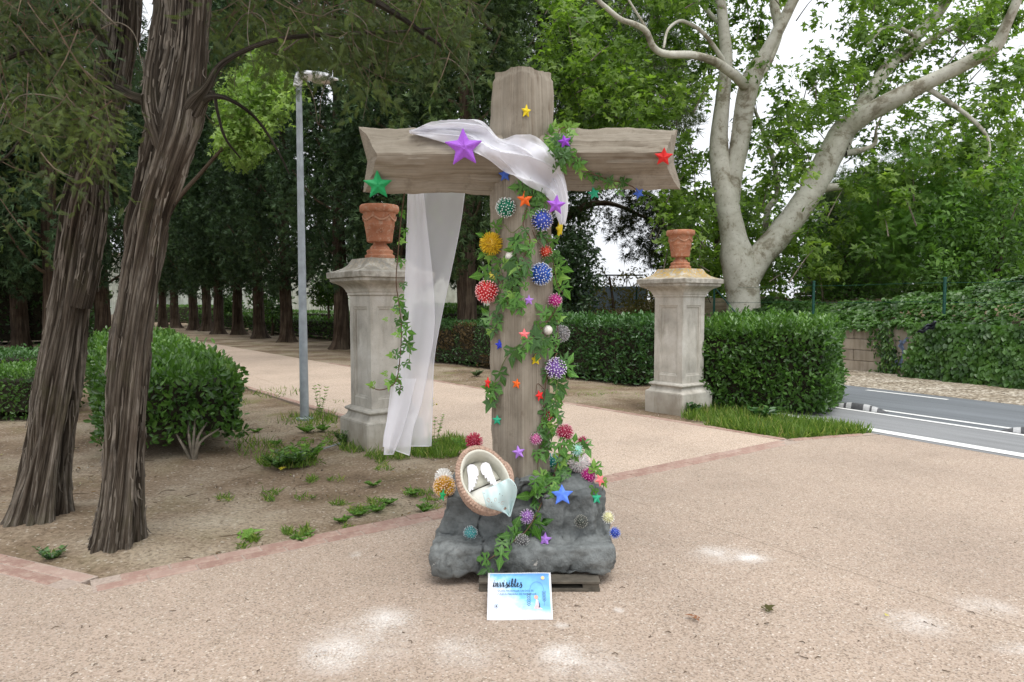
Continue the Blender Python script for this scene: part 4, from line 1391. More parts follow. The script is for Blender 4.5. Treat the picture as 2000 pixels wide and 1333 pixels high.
# ================================================================== ROAD SEPARATORS
M_RUB = plain('black_rubber', (.085, .085, .09), .6, 30, .15)
M_RUBW = plain('white_reflective', (.50, .50, .50), .5, 30, .1)
def separator(t, label):
    root = empty('road_separator', RD(8.84, t, .023), math.atan2(UY, UX), label, 'road separator', 'black and white lane separators')
    L, W, H = .76, .17, .075
    def prof(u, v, e=0.0):
        h = (math.sin(math.pi * min(max(u, 0), 1)) ** .7) * H
        return Vector(((u - .5) * L, (v - .5) * W, (h + e) * max(0, 1 - abs(2 * v - 1) ** 3.0) + e * .3))
    V, F, nu, nv = [], [], 28, 12
    for i in range(nu + 1):
        for j in range(nv + 1):
            V.append(prof(i / nu, j / nv))
    for i in range(nu):
        for j in range(nv):
            a = i * (nv + 1) + j
            F.append((a, a + nv + 1, a + nv + 2, a + 1))
    MB().add(V, F).build('body', M_RUB, root, smooth=True)
    for k, u0 in enumerate((.12, .27, .60, .76)):
        V, F = [], []
        w = .10 if k != 2 else .12
        for i in range(5):
            for j in range(nv + 1):
                v = j / nv
                V.append(prof(u0 + w * i / 4 + .05 * abs(2 * v - 1), v, .003))
        for i in range(4):
            for j in range(nv):
                a = i * (nv + 1) + j
                F.append((a, a + nv + 1, a + nv + 2, a + 1))
        MB().add(V, F).build('white_band', M_RUBW, root, smooth=True)
    return root
separator(-5.72, 'black and white striped lane separator lying on the road just right of the glossy hedge')
separator(-3.55, 'black and white striped lane separator cut off by the right edge of the picture')

# black plastic rag caught in the ivy
def rag():
    c_ = wallpt(1812, 640, .42)
    n = 12
    V, F = [], []
    for i in range(n):
        for j in range(n):
            u, v = i / (n - 1), j / (n - 1)
            x = (u - .5) * .30 + (v - .5) * .1
            z = (v - .5) * .17 + (u - .5) * .13 + .02 * math.sin(u * 11 + v * 5)
            V.append((x * (1 - .3 * v), .05 * math.sin(u * 9 + v * 4) + .03 * math.sin(v * 13), z * (1 - .35 * abs(u - .5))))
    for i in range(n - 1):
        for j in range(n - 1):
            F.append((i * n + j, (i + 1) * n + j, (i + 1) * n + j + 1, i * n + j + 1))
    o = MB().add(V, F).build('plastic_rag', plain('black_plastic', (.028, .032, .045), .35, 30, .1), smooth=True)
    o.location = c_; o.rotation_euler = (0, 0, math.radians(-35))
    tag(o, 'black plastic rag caught in the ivy across the road', 'rag')
rag()

# ================================================================== NEAR TWISTED CYPRESSES
M_STRIP = plain('bark_strip', (.165, .142, .115), .95, 12, .30, .5, bd=.004)
def bark_strips(V, sides, n, seed, parent):
    rs = np.random.default_rng(seed)
    G_ = np.asarray(V).reshape(-1, sides, 3)
    m = len(G_)
    cen = G_.mean(1)
    VV, FF = [], []
    for _ in range(n):
        L = int(rs.integers(5, 26)); i0 = int(rs.integers(3, m - L - 1)); k = int(rs.integers(0, sides)); w = rs.uniform(.0025, .0075)
        off0 = rs.uniform(.001, .006); lift = rs.uniform(0, .02) if rs.random() < .35 else 0
        b0 = len(VV); drift = rs.uniform(-.12, .12)
        for j in range(L + 1):
            t = j / L
            kk = int(k + drift * j) % sides
            p = G_[i0 + j, kk]
            o_ = p - cen[i0 + j]; rr = np.linalg.norm(o_); o_ = o_ / rr
            tg = G_[i0 + j, (kk + 1) % sides] - G_[i0 + j, kk - 1]; tg = tg / (np.linalg.norm(tg) + 1e-9)
            e = off0 + lift * max(0, 1 - t * 4) + lift * .6 * max(0, t * 4 - 3)
            ww = w * (1 - abs(2 * t - 1) ** 4 * .8)
            q = p + o_ * e
            VV += [q - tg * ww - o_ * .004, q + o_ * .0015, q + tg * ww - o_ * .004]
            if j:
                a = b0 + (j - 1) * 3
                FF += [(a, a + 1, a + 4, a + 3), (a + 1, a + 2, a + 5, a + 4)]
    return link('bark_strips', fast_mesh('bark_strips', VV, FF, smooth=True), M_STRIP, parent, 'stuff')
def near_path(path, Y):
    """(px, py, width px, depth offset) -> points and radii"""
    pts, rr = [], []
    for q in path:
        yy = Y + (q[3] if len(q) > 3 else 0)
        pts.append(P(q[0], q[1], yy)); rr.append(q[2] / 2 / FPX * yy)
    return pts, rr
def near_tree(label, Y, trunks, limbs, base):
    root = empty('twisted_cypress', (base.x, base.y, 0), 0, label, 'tree')
    off = root.location
    for k, (path, fl, sides) in enumerate(trunks):
        pts, rr = near_path(path, Y)
        rr = [r_ * .93 for r_ in rr]
        pts = [p - off for p in pts]
        bt = bark_tube(pts, rr, sides, 26, fl, .30 + .3 * k, int(Y * 100) + k * 3, (2, 3, 5, 9), .040, .42 if k == 0 else 0)
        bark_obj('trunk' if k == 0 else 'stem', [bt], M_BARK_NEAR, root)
        bark_strips(bt[0], sides, 620 if k == 0 else 90, 5 + k, root)
    for k, path in enumerate(limbs):
        pts, rr = near_path(path, Y)
        pts = [p - off for p in pts]
        bark_obj('branch', [bark_tube(pts, rr, 14, 8, .08, .8, 50 + k, (2, 3, 5), .02)], M_BARK_NEAR, root)
    return root
T2 = near_tree('near twisted grey-brown cypress trunk, the right one of the two in front, forking overhead', 4.1,
    [([(222, 1098, 96), (228, 1050, 94), (236, 960, 88), (243, 850, 84), (254, 700, 82), (265, 600, 82), (280, 500, 86), (298, 400, 88), (320, 320, 96), (342, 240, 100), (352, 170, 84), (362, 90, 72), (367, 0, 70), (372, -120, 66), (380, -320, 60), (370, -620, 45, .2)], .17, 150),
     ([(332, 300, 60, -.03), (306, 220, 52, -.05), (302, 150, 40, -.06), (312, 80, 38, -.05), (318, 0, 34), (306, -120, 28, .1)], .12, 36)],
    [[(366, 235, 50), (388, 195, 36, -.06), (404, 172, 18, -.1), (440, 120, 10, -.1), (540, 78, 8, 0), (680, 66, 7, .3), (790, 62, 6, .6), (880, 50, 4, .9)],
     [(385, 215, 24), (410, 190, 12, -.1), (450, 196, 7, -.1), (500, 232, 5, 0), (540, 290, 4, .1), (565, 340, 2.5, .1)],
     [(388, 205, 20), (415, 180, 9, -.1), (425, 220, 6, -.1), (440, 270, 5, -.1), (470, 310, 3, 0)],
     [(300, 200, 26, -.05), (262, 190, 18, 0), (225, 172, 14, .1), (190, 180, 9, .1)],
     [(368, -60, 40), (470, -100, 22, -.3), (640, -40, 16, -.2), (760, 20, 11, .2), (860, 90, 7, .6)],
     [(370, -120, 36), (500, -190, 20, .3), (700, -120, 14, .9), (880, -20, 9, 1.5), (960, 60, 5, 1.8)]],
    G(222, 1085))
T1 = near_tree('near leaning grey cypress trunk at the far left, twin stems joined above a hollow', 4.55,
    [([(72, 1045, 112), (78, 1000, 104), (92, 900, 90), (112, 760, 88), (132, 620, 80), (146, 500, 76), (160, 400, 74), (184, 310, 66), (206, 220, 58), (228, 120, 56), (240, 0, 54), (238, -140, 50), (230, -340, 44), (240, -640, 34)], .16, 150),
     ([(158, 600, 40, -.05), (174, 520, 42, -.06), (190, 430, 36, -.06), (196, 350, 30, -.05), (206, 270, 30), (216, 210, 26, .05)], .12, 32)],
    [[(206, 230, 34), (160, 150, 22, -.2), (120, 120, 15, -.4), (60, 100, 10, -.6), (-20, 130, 8, -.7)],
     [(186, 330, 18), (130, 250, 11, -.3), (70, 240, 9, -.5), (20, 300, 6, -.6), (-20, 330, 5, -.6)],
     [(222, 150, 24), (190, 60, 17, -.1), (150, 52, 13, -.3), (110, 20, 9, -.5)],
     [(238, -100, 34), (150, -160, 20, -.4), (40, -80, 14, -.8), (-60, 10, 9, -1)],
     [(200, 240, 20), (216, 320, 14, .05), (228, 400, 9, .1)]],
    G(78, 1030))

# hanging sprays: clumps given by image position, radius, depth
def near_sprays(root, regs, per_area, size, Yb, dY, droop=.9, mat=None, nm='foliage', seed=3):
    rs = np.random.default_rng(seed)
    cs, out = [], []
    for (px, py, rx, ry, dens) in regs:
        n = int(rx * ry * 3.14 / 1000 * dens * per_area)
        a = rs.random(n) * 6.283; r = np.sqrt(rs.random(n))
        for i in range(n):
            yy = Yb + rs.normal() * dY
            cs.append(list(P(px + rx * r[i] * math.cos(a[i]), py + ry * r[i] * math.sin(a[i]), yy) - root.location))
    cs = np.array(cs)
    # small branchlets with sprays along them
    parts, tw = [], MB()
    m = len(cs)
    k = 7
    base = np.repeat(cs, k, 0)
    bd = unit(np.stack([rs.normal(size=m) + .3, rs.normal(size=m) * .8, -np.abs(rs.normal(size=m)) * droop - .15], 1))
    bdr = np.repeat(bd, k, 0)
    t = np.tile(np.linspace(0, 1, k), m)
    L = .24
    pos = base + bdr * (t * L)[:, None] + np.stack([np.zeros(m * k), np.zeros(m * k), -.05 * t * t], 1)
    side = unit(rs.normal(size=(m * k, 3)))
    d = unit(bdr * .8 + side * .65)
    nr = unit(rs.normal(size=(m * k, 3)) + np.array([0, -.7, .6]))
    s = size * (.6 + .7 * rs.random(m * k))
    cl = np.clip(.5 + .6 * vnoise(pos * 2.2 + 5, 9), 0, 1)
    rnd = np.clip(.6 * cl + .4 * rs.random(m * k), 0, 1)
    leaves_obj(nm, [scatter(SPRAY_V, SPRAY_F, pos, frames(d, nr), s, rnd)], mat or M_NEAR, root)
    for i in range(0, m, 5):
        c_ = Vector(cs[i]); b_ = Vector(bd[i])
        add_tube(tw, [c_ - b_ * .14 + Vector((0, 0, .05)), c_, c_ + b_ * L * .8], [.0035, .003, .0012], 3, 2)
    tw.build('branchlets', M_TWIG, root, kind='stuff')
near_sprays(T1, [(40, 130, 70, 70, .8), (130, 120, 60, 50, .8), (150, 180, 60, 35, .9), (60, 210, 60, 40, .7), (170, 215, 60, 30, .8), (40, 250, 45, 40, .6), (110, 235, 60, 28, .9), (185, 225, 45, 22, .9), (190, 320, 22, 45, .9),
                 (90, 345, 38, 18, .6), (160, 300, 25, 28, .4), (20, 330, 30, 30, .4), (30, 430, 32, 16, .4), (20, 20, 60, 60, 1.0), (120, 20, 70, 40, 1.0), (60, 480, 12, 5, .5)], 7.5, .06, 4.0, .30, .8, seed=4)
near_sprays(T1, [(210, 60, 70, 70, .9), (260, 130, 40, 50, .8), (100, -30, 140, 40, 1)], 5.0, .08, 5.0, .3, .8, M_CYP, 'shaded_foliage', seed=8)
regs2 = [(470, 20, 70, 50, .9), (560, 30, 80, 60, 1.1), (660, 20, 80, 60, 1.2), (760, 20, 80, 55, 1.2), (850, 10, 70, 50, 1.1), (600, 80, 70, 34, 1.0), (690, 100, 70, 45, 1.0), (780, 90, 60, 40, .8),
         (545, 100, 50, 30, .6), (510, 80, 40, 30, .8), (690, 130, 26, 14, .4), (710, 165, 35, 24, .7), (548, 140, 16, 16, .3), (860, 70, 50, 40, .8), (890, 110, 36, 26, .6), (850, 140, 26, 16, .4), (740, 150, 40, 20, .4),
         (430, 60, 30, 50, .6), (440, 150, 16, 40, .5), (925, 30, 30, 40, .4), (540, 170, 10, 20, .3), (415, 240, 16, 30, .4), (900, 160, 18, 12, .3)]
near_sprays(T2, regs2, 6.0, .075, 4.9, .5, 1.0, seed=5)
# bare arching twigs
mb = MB()
rs = random.Random(9)
for k in range(30):
    if k % 2:
        a = P(rs.uniform(20, 250), rs.uniform(60, 300), 4.0 + rs.uniform(-.2, .5))
    else:
        a = P(rs.uniform(400, 860), rs.uniform(-10, 130), 4.6 + rs.uniform(-.3, .8))
    d = Vector((rs.uniform(-1, 1), rs.uniform(-.4, .4), rs.uniform(-.5, .5))).normalized()
    L = rs.uniform(.25, .6)
    p1 = a + d * L * .4 + Vector((0, 0, .03)); p2 = a + d * L * .75 + Vector((0, 0, -.10)); p3 = a + d * L * .85 + Vector((rs.uniform(-.05, .05), 0, -.28))
    o = T1.location if k % 2 else T2.location
    if k % 2 == 0:
        add_tube(mb, [a - o, p1 - o, p2 - o, p3 - o], [.006, .004, .003, .0015], 4, 5)
mb.build('bare_twigs', M_TWIGG, T2, kind='stuff', smooth=True)
mb = MB()
for k in range(16):
    a = P(rs.uniform(-10, 250), rs.uniform(40, 330), 3.9 + rs.uniform(-.2, .5))
    d = Vector((rs.uniform(-1, 1), rs.uniform(-.4, .4), rs.uniform(-.3, .6))).normalized()
    L = rs.uniform(.2, .5)
    o = T1.location
    add_tube(mb, [a - o, a + d * L * .4 + Vector((0, 0, .05)) - o, a + d * L * .8 - o, a + d * L + Vector((0, 0, -.2)) - o], [.006, .004, .003, .0012], 4, 5)
mb.build('bare_twigs', M_TWIGG, T1, kind='stuff', smooth=True)
# crowns above the picture: keep the grove in shade
rsn = np.random.default_rng(31)
for root, cx, cy in ((T1, -.2, .6), (T2, .8, .5)):
    cc = np.stack([cx + rsn.normal(size=130) * 1.3, cy + rsn.normal(size=130) * 1.2, 4.6 + rsn.random(130) * 4.0], 1)
    leaves_obj('upper_foliage', [clump_leaves(cc, .34, 26, TUFT_V, TUFT_F, .16, (0, 0, .4), .3, .8)], M_CYP2, root)

# ================================================================== THE CROSS SCULPTURE
YC = 3.95
xc = P(1019, 600, YC).x
def m_plasterwood():
    b = NB('painted_plaster_wood')
    q = b.attr('grain', 1)
    g1 = b.noise(1.0, 7, .65, vec=b.scaled(q, (22, 22, 1.6)), dist=.5)
    g2 = b.noise(3.2, 5, .6)
    c = b.ramp(g1, [(.30, (.11, .09, .066)), (.43, (.235, .20, .155)), (.58, (.32, .285, .23)), (.78, (.50, .46, .39))])
    c = b.mix(.55, c, b.ramp(g2, [(.3, (.17, .145, .108)), (.7, (.35, .31, .25))]))
    z = b.n('SeparateXYZ', {0: q}, out=2)
    blot = b.n('MapRange', {0: b.noise(9, 6, .75), 1: .56, 2: .70})
    c = b.mix(b.math('MULTIPLY', blot, .5), c, (.12, .095, .065))
    cav = b.attr('cav', 2)
    c = b.mix(b.math('MULTIPLY', cav, .7, clamp=True), c, (.12, .085, .055))
    h = b.math('MULTIPLY_ADD', g1, .7, b.math('MULTIPLY', b.noise(45, 4), .3))
    return b.done(c, .85, b.bump(h, .8, .008), .2)
M_PW = m_plasterwood()
def beam(a, b, half, nseg=110, side=18, ends=None, seed=0, notch=0.0, wav=.006, prof=None):
    """square timber set on edge (45 degrees); ends notched on the front arris; ring = superellipse"""
    a, b = np.array(a), np.array(b)
    ax = b - a; L = np.linalg.norm(ax); ax /= L
    # front direction -Y, other = cross
    fr_ = np.array([0, -1.0, 0])
    ot = np.cross(ax, fr_)
    m = side * 4
    V, cav, gr = [], [], []
    for i in range(nseg + 1):
        t = i / nseg
        tt = t
        hw = half * (1 + .025 * math.sin(t * 7 + seed) + .015 * math.sin(t * 17 + seed * 2))
        for k in range(m):
            q = k / side
            s, f = int(q), q - int(q)
            cs = [(1, 0), (0, 1), (-1, 0), (0, -1)]
            x0, y0 = cs[s]; x1, y1 = cs[(s + 1) % 4]
            u, v = x0 + (x1 - x0) * f, y0 + (y1 - y0) * f       # u: front, v: other
            # rounded arrises
            rr = math.hypot(u, v); mx = .962
            if rr > mx: u, v = u * (mx + (rr - mx) * .3) / rr, v * (mx + (rr - mx) * .3) / rr
            dz = 0.0
            if notch:
                e = (abs(tt - .5) * 2)
                dz = -np.sign(tt - .5) * notch * max(0, u) ** .8 * e ** 4
            p = a + ax * (L * tt + dz) + fr_ * (u * hw) + ot * (v * hw)
            V.append(p); gr.append((u, v, L * tt)); 
    V = np.array(V); gr = np.array(gr)
    q = gr * np.array([half * 1, half * 1, 1])
    dirn = unit(fr_[None] * gr[:, :1] + ot[None] * gr[:, 1:2])
    n1 = fbm(np.stack([V[:, 0] * 5, V[:, 1] * 5, V[:, 2] * 5], 1), 4, seed + 1)
    gsc = np.stack([gr[:, 0] * 5.0, gr[:, 1] * 5.0, gr[:, 2] * 1.6], 1)
    n2 = fbm(gsc, 4, seed + 7)
    crack = np.clip(1 - np.abs(fbm(np.stack([gr[:, 0] * 6, gr[:, 1] * 6, gr[:, 2] * .9], 1), 2, seed + 11)) * 16, 0, 1)
    crack *= (vnoise(gr * np.array([2, 2, 2.2]), seed + 15) > .25)
    V += dirn * (n1 * wav + n2 * wav * .9 - crack * .006)[:, None]
    F = []
    for i in range(nseg):
        for k in range(m):
            k2 = (k + 1) % m
            F.append((i * m + k, i * m + k2, (i + 1) * m + k2, (i + 1) * m + k))
    # end caps as fans with ragged centre
    b0 = len(V)
    c0_ = V[:m].mean(0) + ax * (.0); c1_ = V[-m:].mean(0)
    V = np.vstack([V, c0_[None], c1_[None]]); crack = np.concatenate([crack * .9, [0, 0]]); gr = np.vstack([gr, [[0, 0, 0], [0, 0, L]]])
    F3 = []
    for k in range(m):
        k2 = (k + 1) % m
        F3.append((b0, k2, k)); F3.append((b0 + 1, nseg * m + k, nseg * m + k2))
    me = bpy.data.meshes.new('beam')
    me.from_pydata(V.tolist(), [], F + F3)
    me.polygons.foreach_set('use_smooth', [True] * len(me.polygons))
    at = me.attributes.new('grain', 'FLOAT_VECTOR', 'POINT'); at.data.foreach_set('vector', gr.astype(np.float32).ravel())
    at = me.attributes.new('cav', 'FLOAT', 'POINT'); at.data.foreach_set('value', crack.astype(np.float32))
    me.set_sharp_from_angle(angle=math.radians(32))
    me.update()
    return me
cross = empty('cross_sculpture', (xc, YC, 0), 0, 'big plaster-wood cross rooted in grey artificial rock, decorated with stars, spiky balls and ivy', 'sculpture')
CO = np.array([xc, YC, 0])
ztop = P(1018, 143, YC - .02).z
hu = .180
me = beam((0, 0, .35), (0, 0, ztop), hu, 170, 16, seed=3, wav=.010)
# ragged top
a = np.empty(len(me.vertices) * 3, np.float32); me.vertices.foreach_get('co', a); a = a.reshape(-1, 3)
k = a[:, 2] > ztop - .06
a[k, 2] += fbm(a[k] * 14, 4, 5) * .011
top = a[:, 2] > ztop - .03
a[top, :2] *= .93
me.vertices.foreach_set('co', a.ravel()); me.update()
link('upright', me, M_PW, cross)
za, zb_ = P(1020, 256, YC).z, P(1020, 383, YC).z
zm, hv = (za + zb_) / 2, (za - zb_) / 2 * 1.0
xl, xr = P(706, 262, YC).x - xc, P(1328, 258, YC).x - xc
me = beam((xl, 0, zm + .01), (xr, 0, zm + .025), hv, 220, 16, seed=8, notch=.125, wav=.015)
a = np.empty(len(me.vertices) * 3, np.float32); me.vertices.foreach_get('co', a); a = a.reshape(-1, 3)
e = np.clip((np.abs(a[:, 0] - (xl + xr) / 2) - .72) / .2, 0, 1)
a[:, 0] += np.sign(a[:, 0]) * e * fbm(a * 11, 3, 6) * .018
me.vertices.foreach_set('co', a.ravel()); me.update()
link('crossbeam', me, M_PW, cross)

# rock: lumps fused by a voxel remesh, then roughened
def m_rock():
    b = NB('grey_rock')
    n1 = b.noise(3.2, 6, .62)
    c = b.ramp(n1, [(.3, (.075, .082, .082)), (.5, (.140, .152, .150)), (.7, (.23, .245, .24))])
    n2 = b.noise(24, 6, .72)
    c = b.mix(1, c, b.ramp(n2, [(.3, (.62, .62, .62)), (.6, (1.1, 1.1, 1.1))]), 'MULTIPLY')
    cav = b.attr('cav', 2)
    c = b.mix(b.math('MULTIPLY', cav, .85, clamp=True), c, (.02, .022, .023))
    chip = b.math('MULTIPLY', b.n('MapRange', {0: b.noise(7.5, 4, .75), 1: .66, 2: .69}), b.n('MapRange', {0: b.n('SeparateXYZ', {0: b.co()}, out=2), 1: .30, 2: .18}))
    c = b.mix(b.math('MULTIPLY', chip, .8), c, (.5, .48, .44))
    scuff = b.n('MapRange', {0: b.noise(4.5, 6, .8), 1: .64, 2: .74, 3: 0, 4: .35})
    c = b.mix(scuff, c, (.34, .36, .36))
    h = b.math('MULTIPLY_ADD', n2, .6, b.math('MULTIPLY', b.noise(70, 4, .7), .4))
    return b.done(c, .72, b.bump(h, .95, .015), .35)
M_ROCK = m_rock()
def rock():
    bm = bmesh.new()
    def ell(c, r, rz=0, rx=0):
        M = Matrix.Translation(Vector(c)) @ Matrix.Rotation(rz, 4, 'Z') @ Matrix.Rotation(rx, 4, 'X') @ Matrix.Diagonal((*r, 1))
        bmesh.ops.create_icosphere(bm, subdivisions=3, radius=1.0, matrix=M)
    def bx(c, s, rz=0):
        M = Matrix.Translation(Vector(c)) @ Matrix.Rotation(rz, 4, 'Z') @ Matrix.Diagonal((*s, 1))
        bmesh.ops.create_cube(bm, size=1.0, matrix=M)
    # local coords: x along picture, y depth (negative = towards camera), z up; origin at cross foot
    rr_ = random.Random(12)
    def jb(c, s, j=.12):
        M = Matrix.Translation(Vector(c)) @ Matrix.Rotation(rr_.uniform(-j, j), 4, 'Z') @ Matrix.Rotation(rr_.uniform(-j, j), 4, 'X') @ Matrix.Rotation(rr_.uniform(-j, j), 4, 'Y') @ Matrix.Diagonal((*s, 1))
        bmesh.ops.create_cube(bm, size=1.0, matrix=M)
    bx((.012, .0, .170), (.88, .78, .14))
    for (x, w_) in ((-.38, .17), (-.25, .16), (-.11, .20), (.06, .19), (.22, .19), (.37, .20)):
        jb((x, -.385, .168), (w_, .16, .14), .08)
        ell((x, -.40, .170), (w_ * .58, .085, .076))
    for y in (-.28, -.1, .1, .28):
        jb((-.40, y, .170), (.12, .20, .14), .07); jb((.425, y, .170), (.12, .20, .14), .07)
    jb((0, .04, .29), (.80, .62, .22), .03)
    jb((-.335, -.12, .335), (.17, .32, .26), .10); jb((-.345, -.10, .43), (.085, .15, .12), .2); ell((-.345, -.10, .465), (.05, .07, .05))
    jb((-.30, .15, .36), (.26, .22, .18)); jb((-.17, -.18, .31), (.26, .24, .17), .25)
    jb((-.01, -.12, .40), (.22, .17, .24), .25); jb((.045, -.17, .46), (.12, .09, .18), .3); ell((.02, -.12, .48), (.09, .08, .08)); jb((-.08, .04, .44), (.18, .15, .2), .2)
    jb((.25, -.16, .34), (.27, .26, .28), .08); ell((.255, -.14, .42), (.135, .13, .115)); ell((.30, -.12, .40), (.12, .13, .13)); jb((.39, -.02, .30), (.14, .36, .26), .1)
    jb((.15, -.20, .30), (.2, .2, .16), .2); ell((.36, .10, .50), (.085, .09, .085)); jb((.24, .10, .40), (.22, .22, .26), .2); jb((.11, .12, .42), (.2, .18, .2), .2)
    me = bpy.data.meshes.new('rock_base')
    bm.to_mesh(me); bm.free()
    o = bpy.data.objects.new('rock_base', me); C.objects.link(o)
    md = o.modifiers.new('r', 'REMESH'); md.mode = 'VOXEL'; md.voxel_size = .0085
    md2 = o.modifiers.new('s', 'SMOOTH'); md2.iterations = 9; md2.factor = .6
    dg = bpy.context.evaluated_depsgraph_get()
    me2 = bpy.data.meshes.new_from_object(o.evaluated_get(dg))
    bpy.data.objects.remove(o)
    me2.name = 'rock_base'
    n = len(me2.vertices)
    a = np.empty(n * 3, np.float32); me2.vertices.foreach_get('co', a); a = a.reshape(-1, 3).astype(float)
    nn = np.empty(n * 3, np.float32); me2.vertices.foreach_get('normal', nn); nn = nn.reshape(-1, 3).astype(float)
    big = fbm(a * 4.6, 3, 2) * .024
    med = fbm(a * 12, 4, 5) * .010 - .016 * np.clip(1 - np.abs(vnoise(a * 5.5, 77)) * 6, 0, 1) + fbm(a * 34, 3, 15) * .0028
    w = a + np.stack([fbm(a * 6, 2, 61), fbm(a * 6, 2, 62), fbm(a * 6, 2, 63)], 1) * .05
    crack = np.clip(1 - np.abs(vnoise(w * 7.5, 13)) * 15, 0, 1) * (vnoise(a * 5, 44) > -.05)
    crack2 = .5 * np.clip(1 - np.abs(vnoise(w * 19, 14)) * 9, 0, 1) * (vnoise(a * 7, 45) > .05) * np.clip((.36 - a[:, 2]) / .12, 0, 1)
    cr = np.maximum(crack, crack2 * .8)
    a += nn * (big + med - cr * .016)[:, None]
    a[:, 2] -= .022
    a[:, 2] = np.maximum(a[:, 2], .060 + fbm(a * 18, 2, 3) * .008)
    me2.vertices.foreach_set('co', a.astype(np.float32).ravel())
    at = me2.attributes.new('cav', 'FLOAT', 'POINT'); at.data.foreach_set('value', cr.astype(np.float32))
    me2.polygons.foreach_set('use_smooth', [True] * len(me2.polygons))
    me2.update()
    return me2
rk = link('rock_base', rock(), M_ROCK, cross)

# pallet
M_PAL = plain('pallet_wood', (.115, .10, .078), .9, 12, .25, .4, bd=.004)
pal = empty('wooden_pallet', (xc + .065, YC - .135, ZP), 0, 'weathered wooden pallet carrying the grey rock', 'pallet')
for (x, y) in [(x, y) for x in (-.26, .0, .30) for y in (-.36, 0, .34)]:
    o = MB().box((x, y, .037), (.09, .085, .034), ch=.003).build('block', M_PAL, pal)
for y in (-.36, 0, .34):
    MB().box((.02, y, .011), (.66, .09, .020), ch=.002).build('skid_board', M_PAL, pal)
for i in range(6):
    MB().box((.02, -.36 + i * .14, .062), (.66, .10, .016), ch=.002).build('deck_board', M_PAL, pal)

pal.scale = (.94, 1, .8)
# rays onto the sculpture
bmc = bmesh.new()
for ch in cross.children:
    m0 = ch.data.copy()
    m0.transform(Matrix.Translation(Vector(CO)))
    bmc.from_mesh(m0)
    bpy.data.meshes.remove(m0)
BV = BVHTree.FromBMesh(bmc)
bmc.free()
EYEV = Vector((0, 0, EYE))
def hit(px, py, Yd=3.93):
    d = _dir(px, py).normalized()
    r = BV.ray_cast(EYEV, d, 20)
    if r[0] is None:
        return P(px, py, Yd), -d, False
    n = r[1]
    if n.dot(d) > 0: n = -n
    return r[0], n, True

# ------------------------------------------------------------------ stars
STARCOL = {'yellow': (.80, .62, .012), 'purple': (.36, .10, .62), 'violet': (.26, .045, .50), 'red': (.72, .022, .020), 'green': (.008, .30, .09), 'blue': (.05, .13, .52),
           'orange': (.80, .13, .008), 'lavender': (.42, .20, .66), 'coral': (.85, .18, .19), 'teal': (.025, .40, .22), 'royal': (.02, .04, .52), 'sky': (.10, .22, .78)}
star_m = {k: plain('star_' + k, v, .55, 60, .06, .15, bd=.001) for k, v in STARCOL.items()}
def star_mesh(r, depth=.30, inner=.46, seed=0):
    rs = random.Random(seed)
    V = [(0, 0, r * depth)]
    for k in range(10):
        a = math.pi / 2 + k * math.pi / 5
        q = (r if k % 2 == 0 else r * inner) * rs.uniform(.97, 1.03)
        V.append((q * math.cos(a), q * math.sin(a), r * .035 if k % 2 == 0 else r * .03))
    for k in range(10):
        V.append((V[k + 1][0] * .98, V[k + 1][1] * .98, -r * .10))
    F = [(0, 1 + k, 1 + (k + 1) % 10) for k in range(10)]
    F += [(1 + k, 11 + k, 11 + (k + 1) % 10, 1 + (k + 1) % 10) for k in range(10)]
    F.append(tuple(range(20, 10, -1)))
    return MB().add(V, F)
def star(px, py, rpx, col, ang, label, yaw=0.0, face=.65, off=.012, Yd=3.93, pitch=0.0):
    p, n, ok = hit(px, py, Yd)
    if 'hanging end' in label: p, ok = P(px, py, Yd), False
    r = rpx / FPX * p.y
    tc = (EYEV - p).normalized()
    z = (n * (1 - face) + tc * face).normalized()
    z = Matrix.Rotation(math.radians(yaw), 3, 'Z') @ z
    y = Vector((0, 0, 1)); x = y.cross(z).normalized(); y = z.cross(x)
    M = Matrix((x, y, z)).transposed() @ Matrix.Rotation(math.radians(ang), 3, 'Z')
    bm = bmesh.new()
    bm.from_mesh(star_mesh(r, seed=int(px)).mesh('t'))
    bmesh.ops.bevel(bm, geom=[e for e in bm.edges], offset=r * .03, segments=2, affect='EDGES')
    me = bpy.data.meshes.new('star_ornament'); bm.to_mesh(me); bm.free()
    me.polygons.foreach_set('use_smooth', [True] * len(me.polygons)); me.set_sharp_from_angle(angle=math.radians(28))
    o = link('star_ornament', me, star_m[col])
    o.matrix_world = Matrix.Translation(p + tc * (off + r * .12) if ok else p) @ M.to_4x4()
    tag(o, label, 'star', 'painted stars on the cross and rock')
    return o
star(1028, 218, 13, 'yellow', 4, 'small yellow star alone on the top of the upright, above the crossbeam', yaw=25, off=.02)
star(906, 289, 38, 'purple', 3, 'largest star, light purple, on the left arm against the white tulle', off=.055, face=.85)
star(1296, 307, 19, 'red', -3, 'red star at the right end of the crossbeam', off=.03)
star(738, 362, 29, 'green', 2, 'big green star at the left end of the crossbeam', off=.03, face=.8, pitch=0)
star(1103, 277, 14, 'violet', 12, 'small violet star among ivy leaves on top of the right arm', off=.06)
star(986, 342, 14, 'blue', 0, 'small blue star just below the tulle where upright and left arm meet', off=.02)
star(1025, 390, 17, 'orange', 4, 'orange star under the tulle between green ball and ivy leaves', off=.03)
star(1086, 401, 20, 'purple', -6, 'purple star over the hanging end of the tulle', off=.0, face=.85, Yd=3.62)
star(1160, 378, 13, 'teal', 10, 'small green star on the lower edge of the right arm', off=.02)
star(1247, 378, 12, 'blue', 25, 'small blue star under the right arm near the end of the ivy trail', off=.02)
star(1093, 447, 20, 'yellow', 20, 'yellow star seen edge-on sticking out behind the right side of the upright', yaw=72, face=.9, off=0, Yd=3.98)
star(1033, 587, 11, 'lavender', 0, 'small lilac star below the round blue ball on the upright')
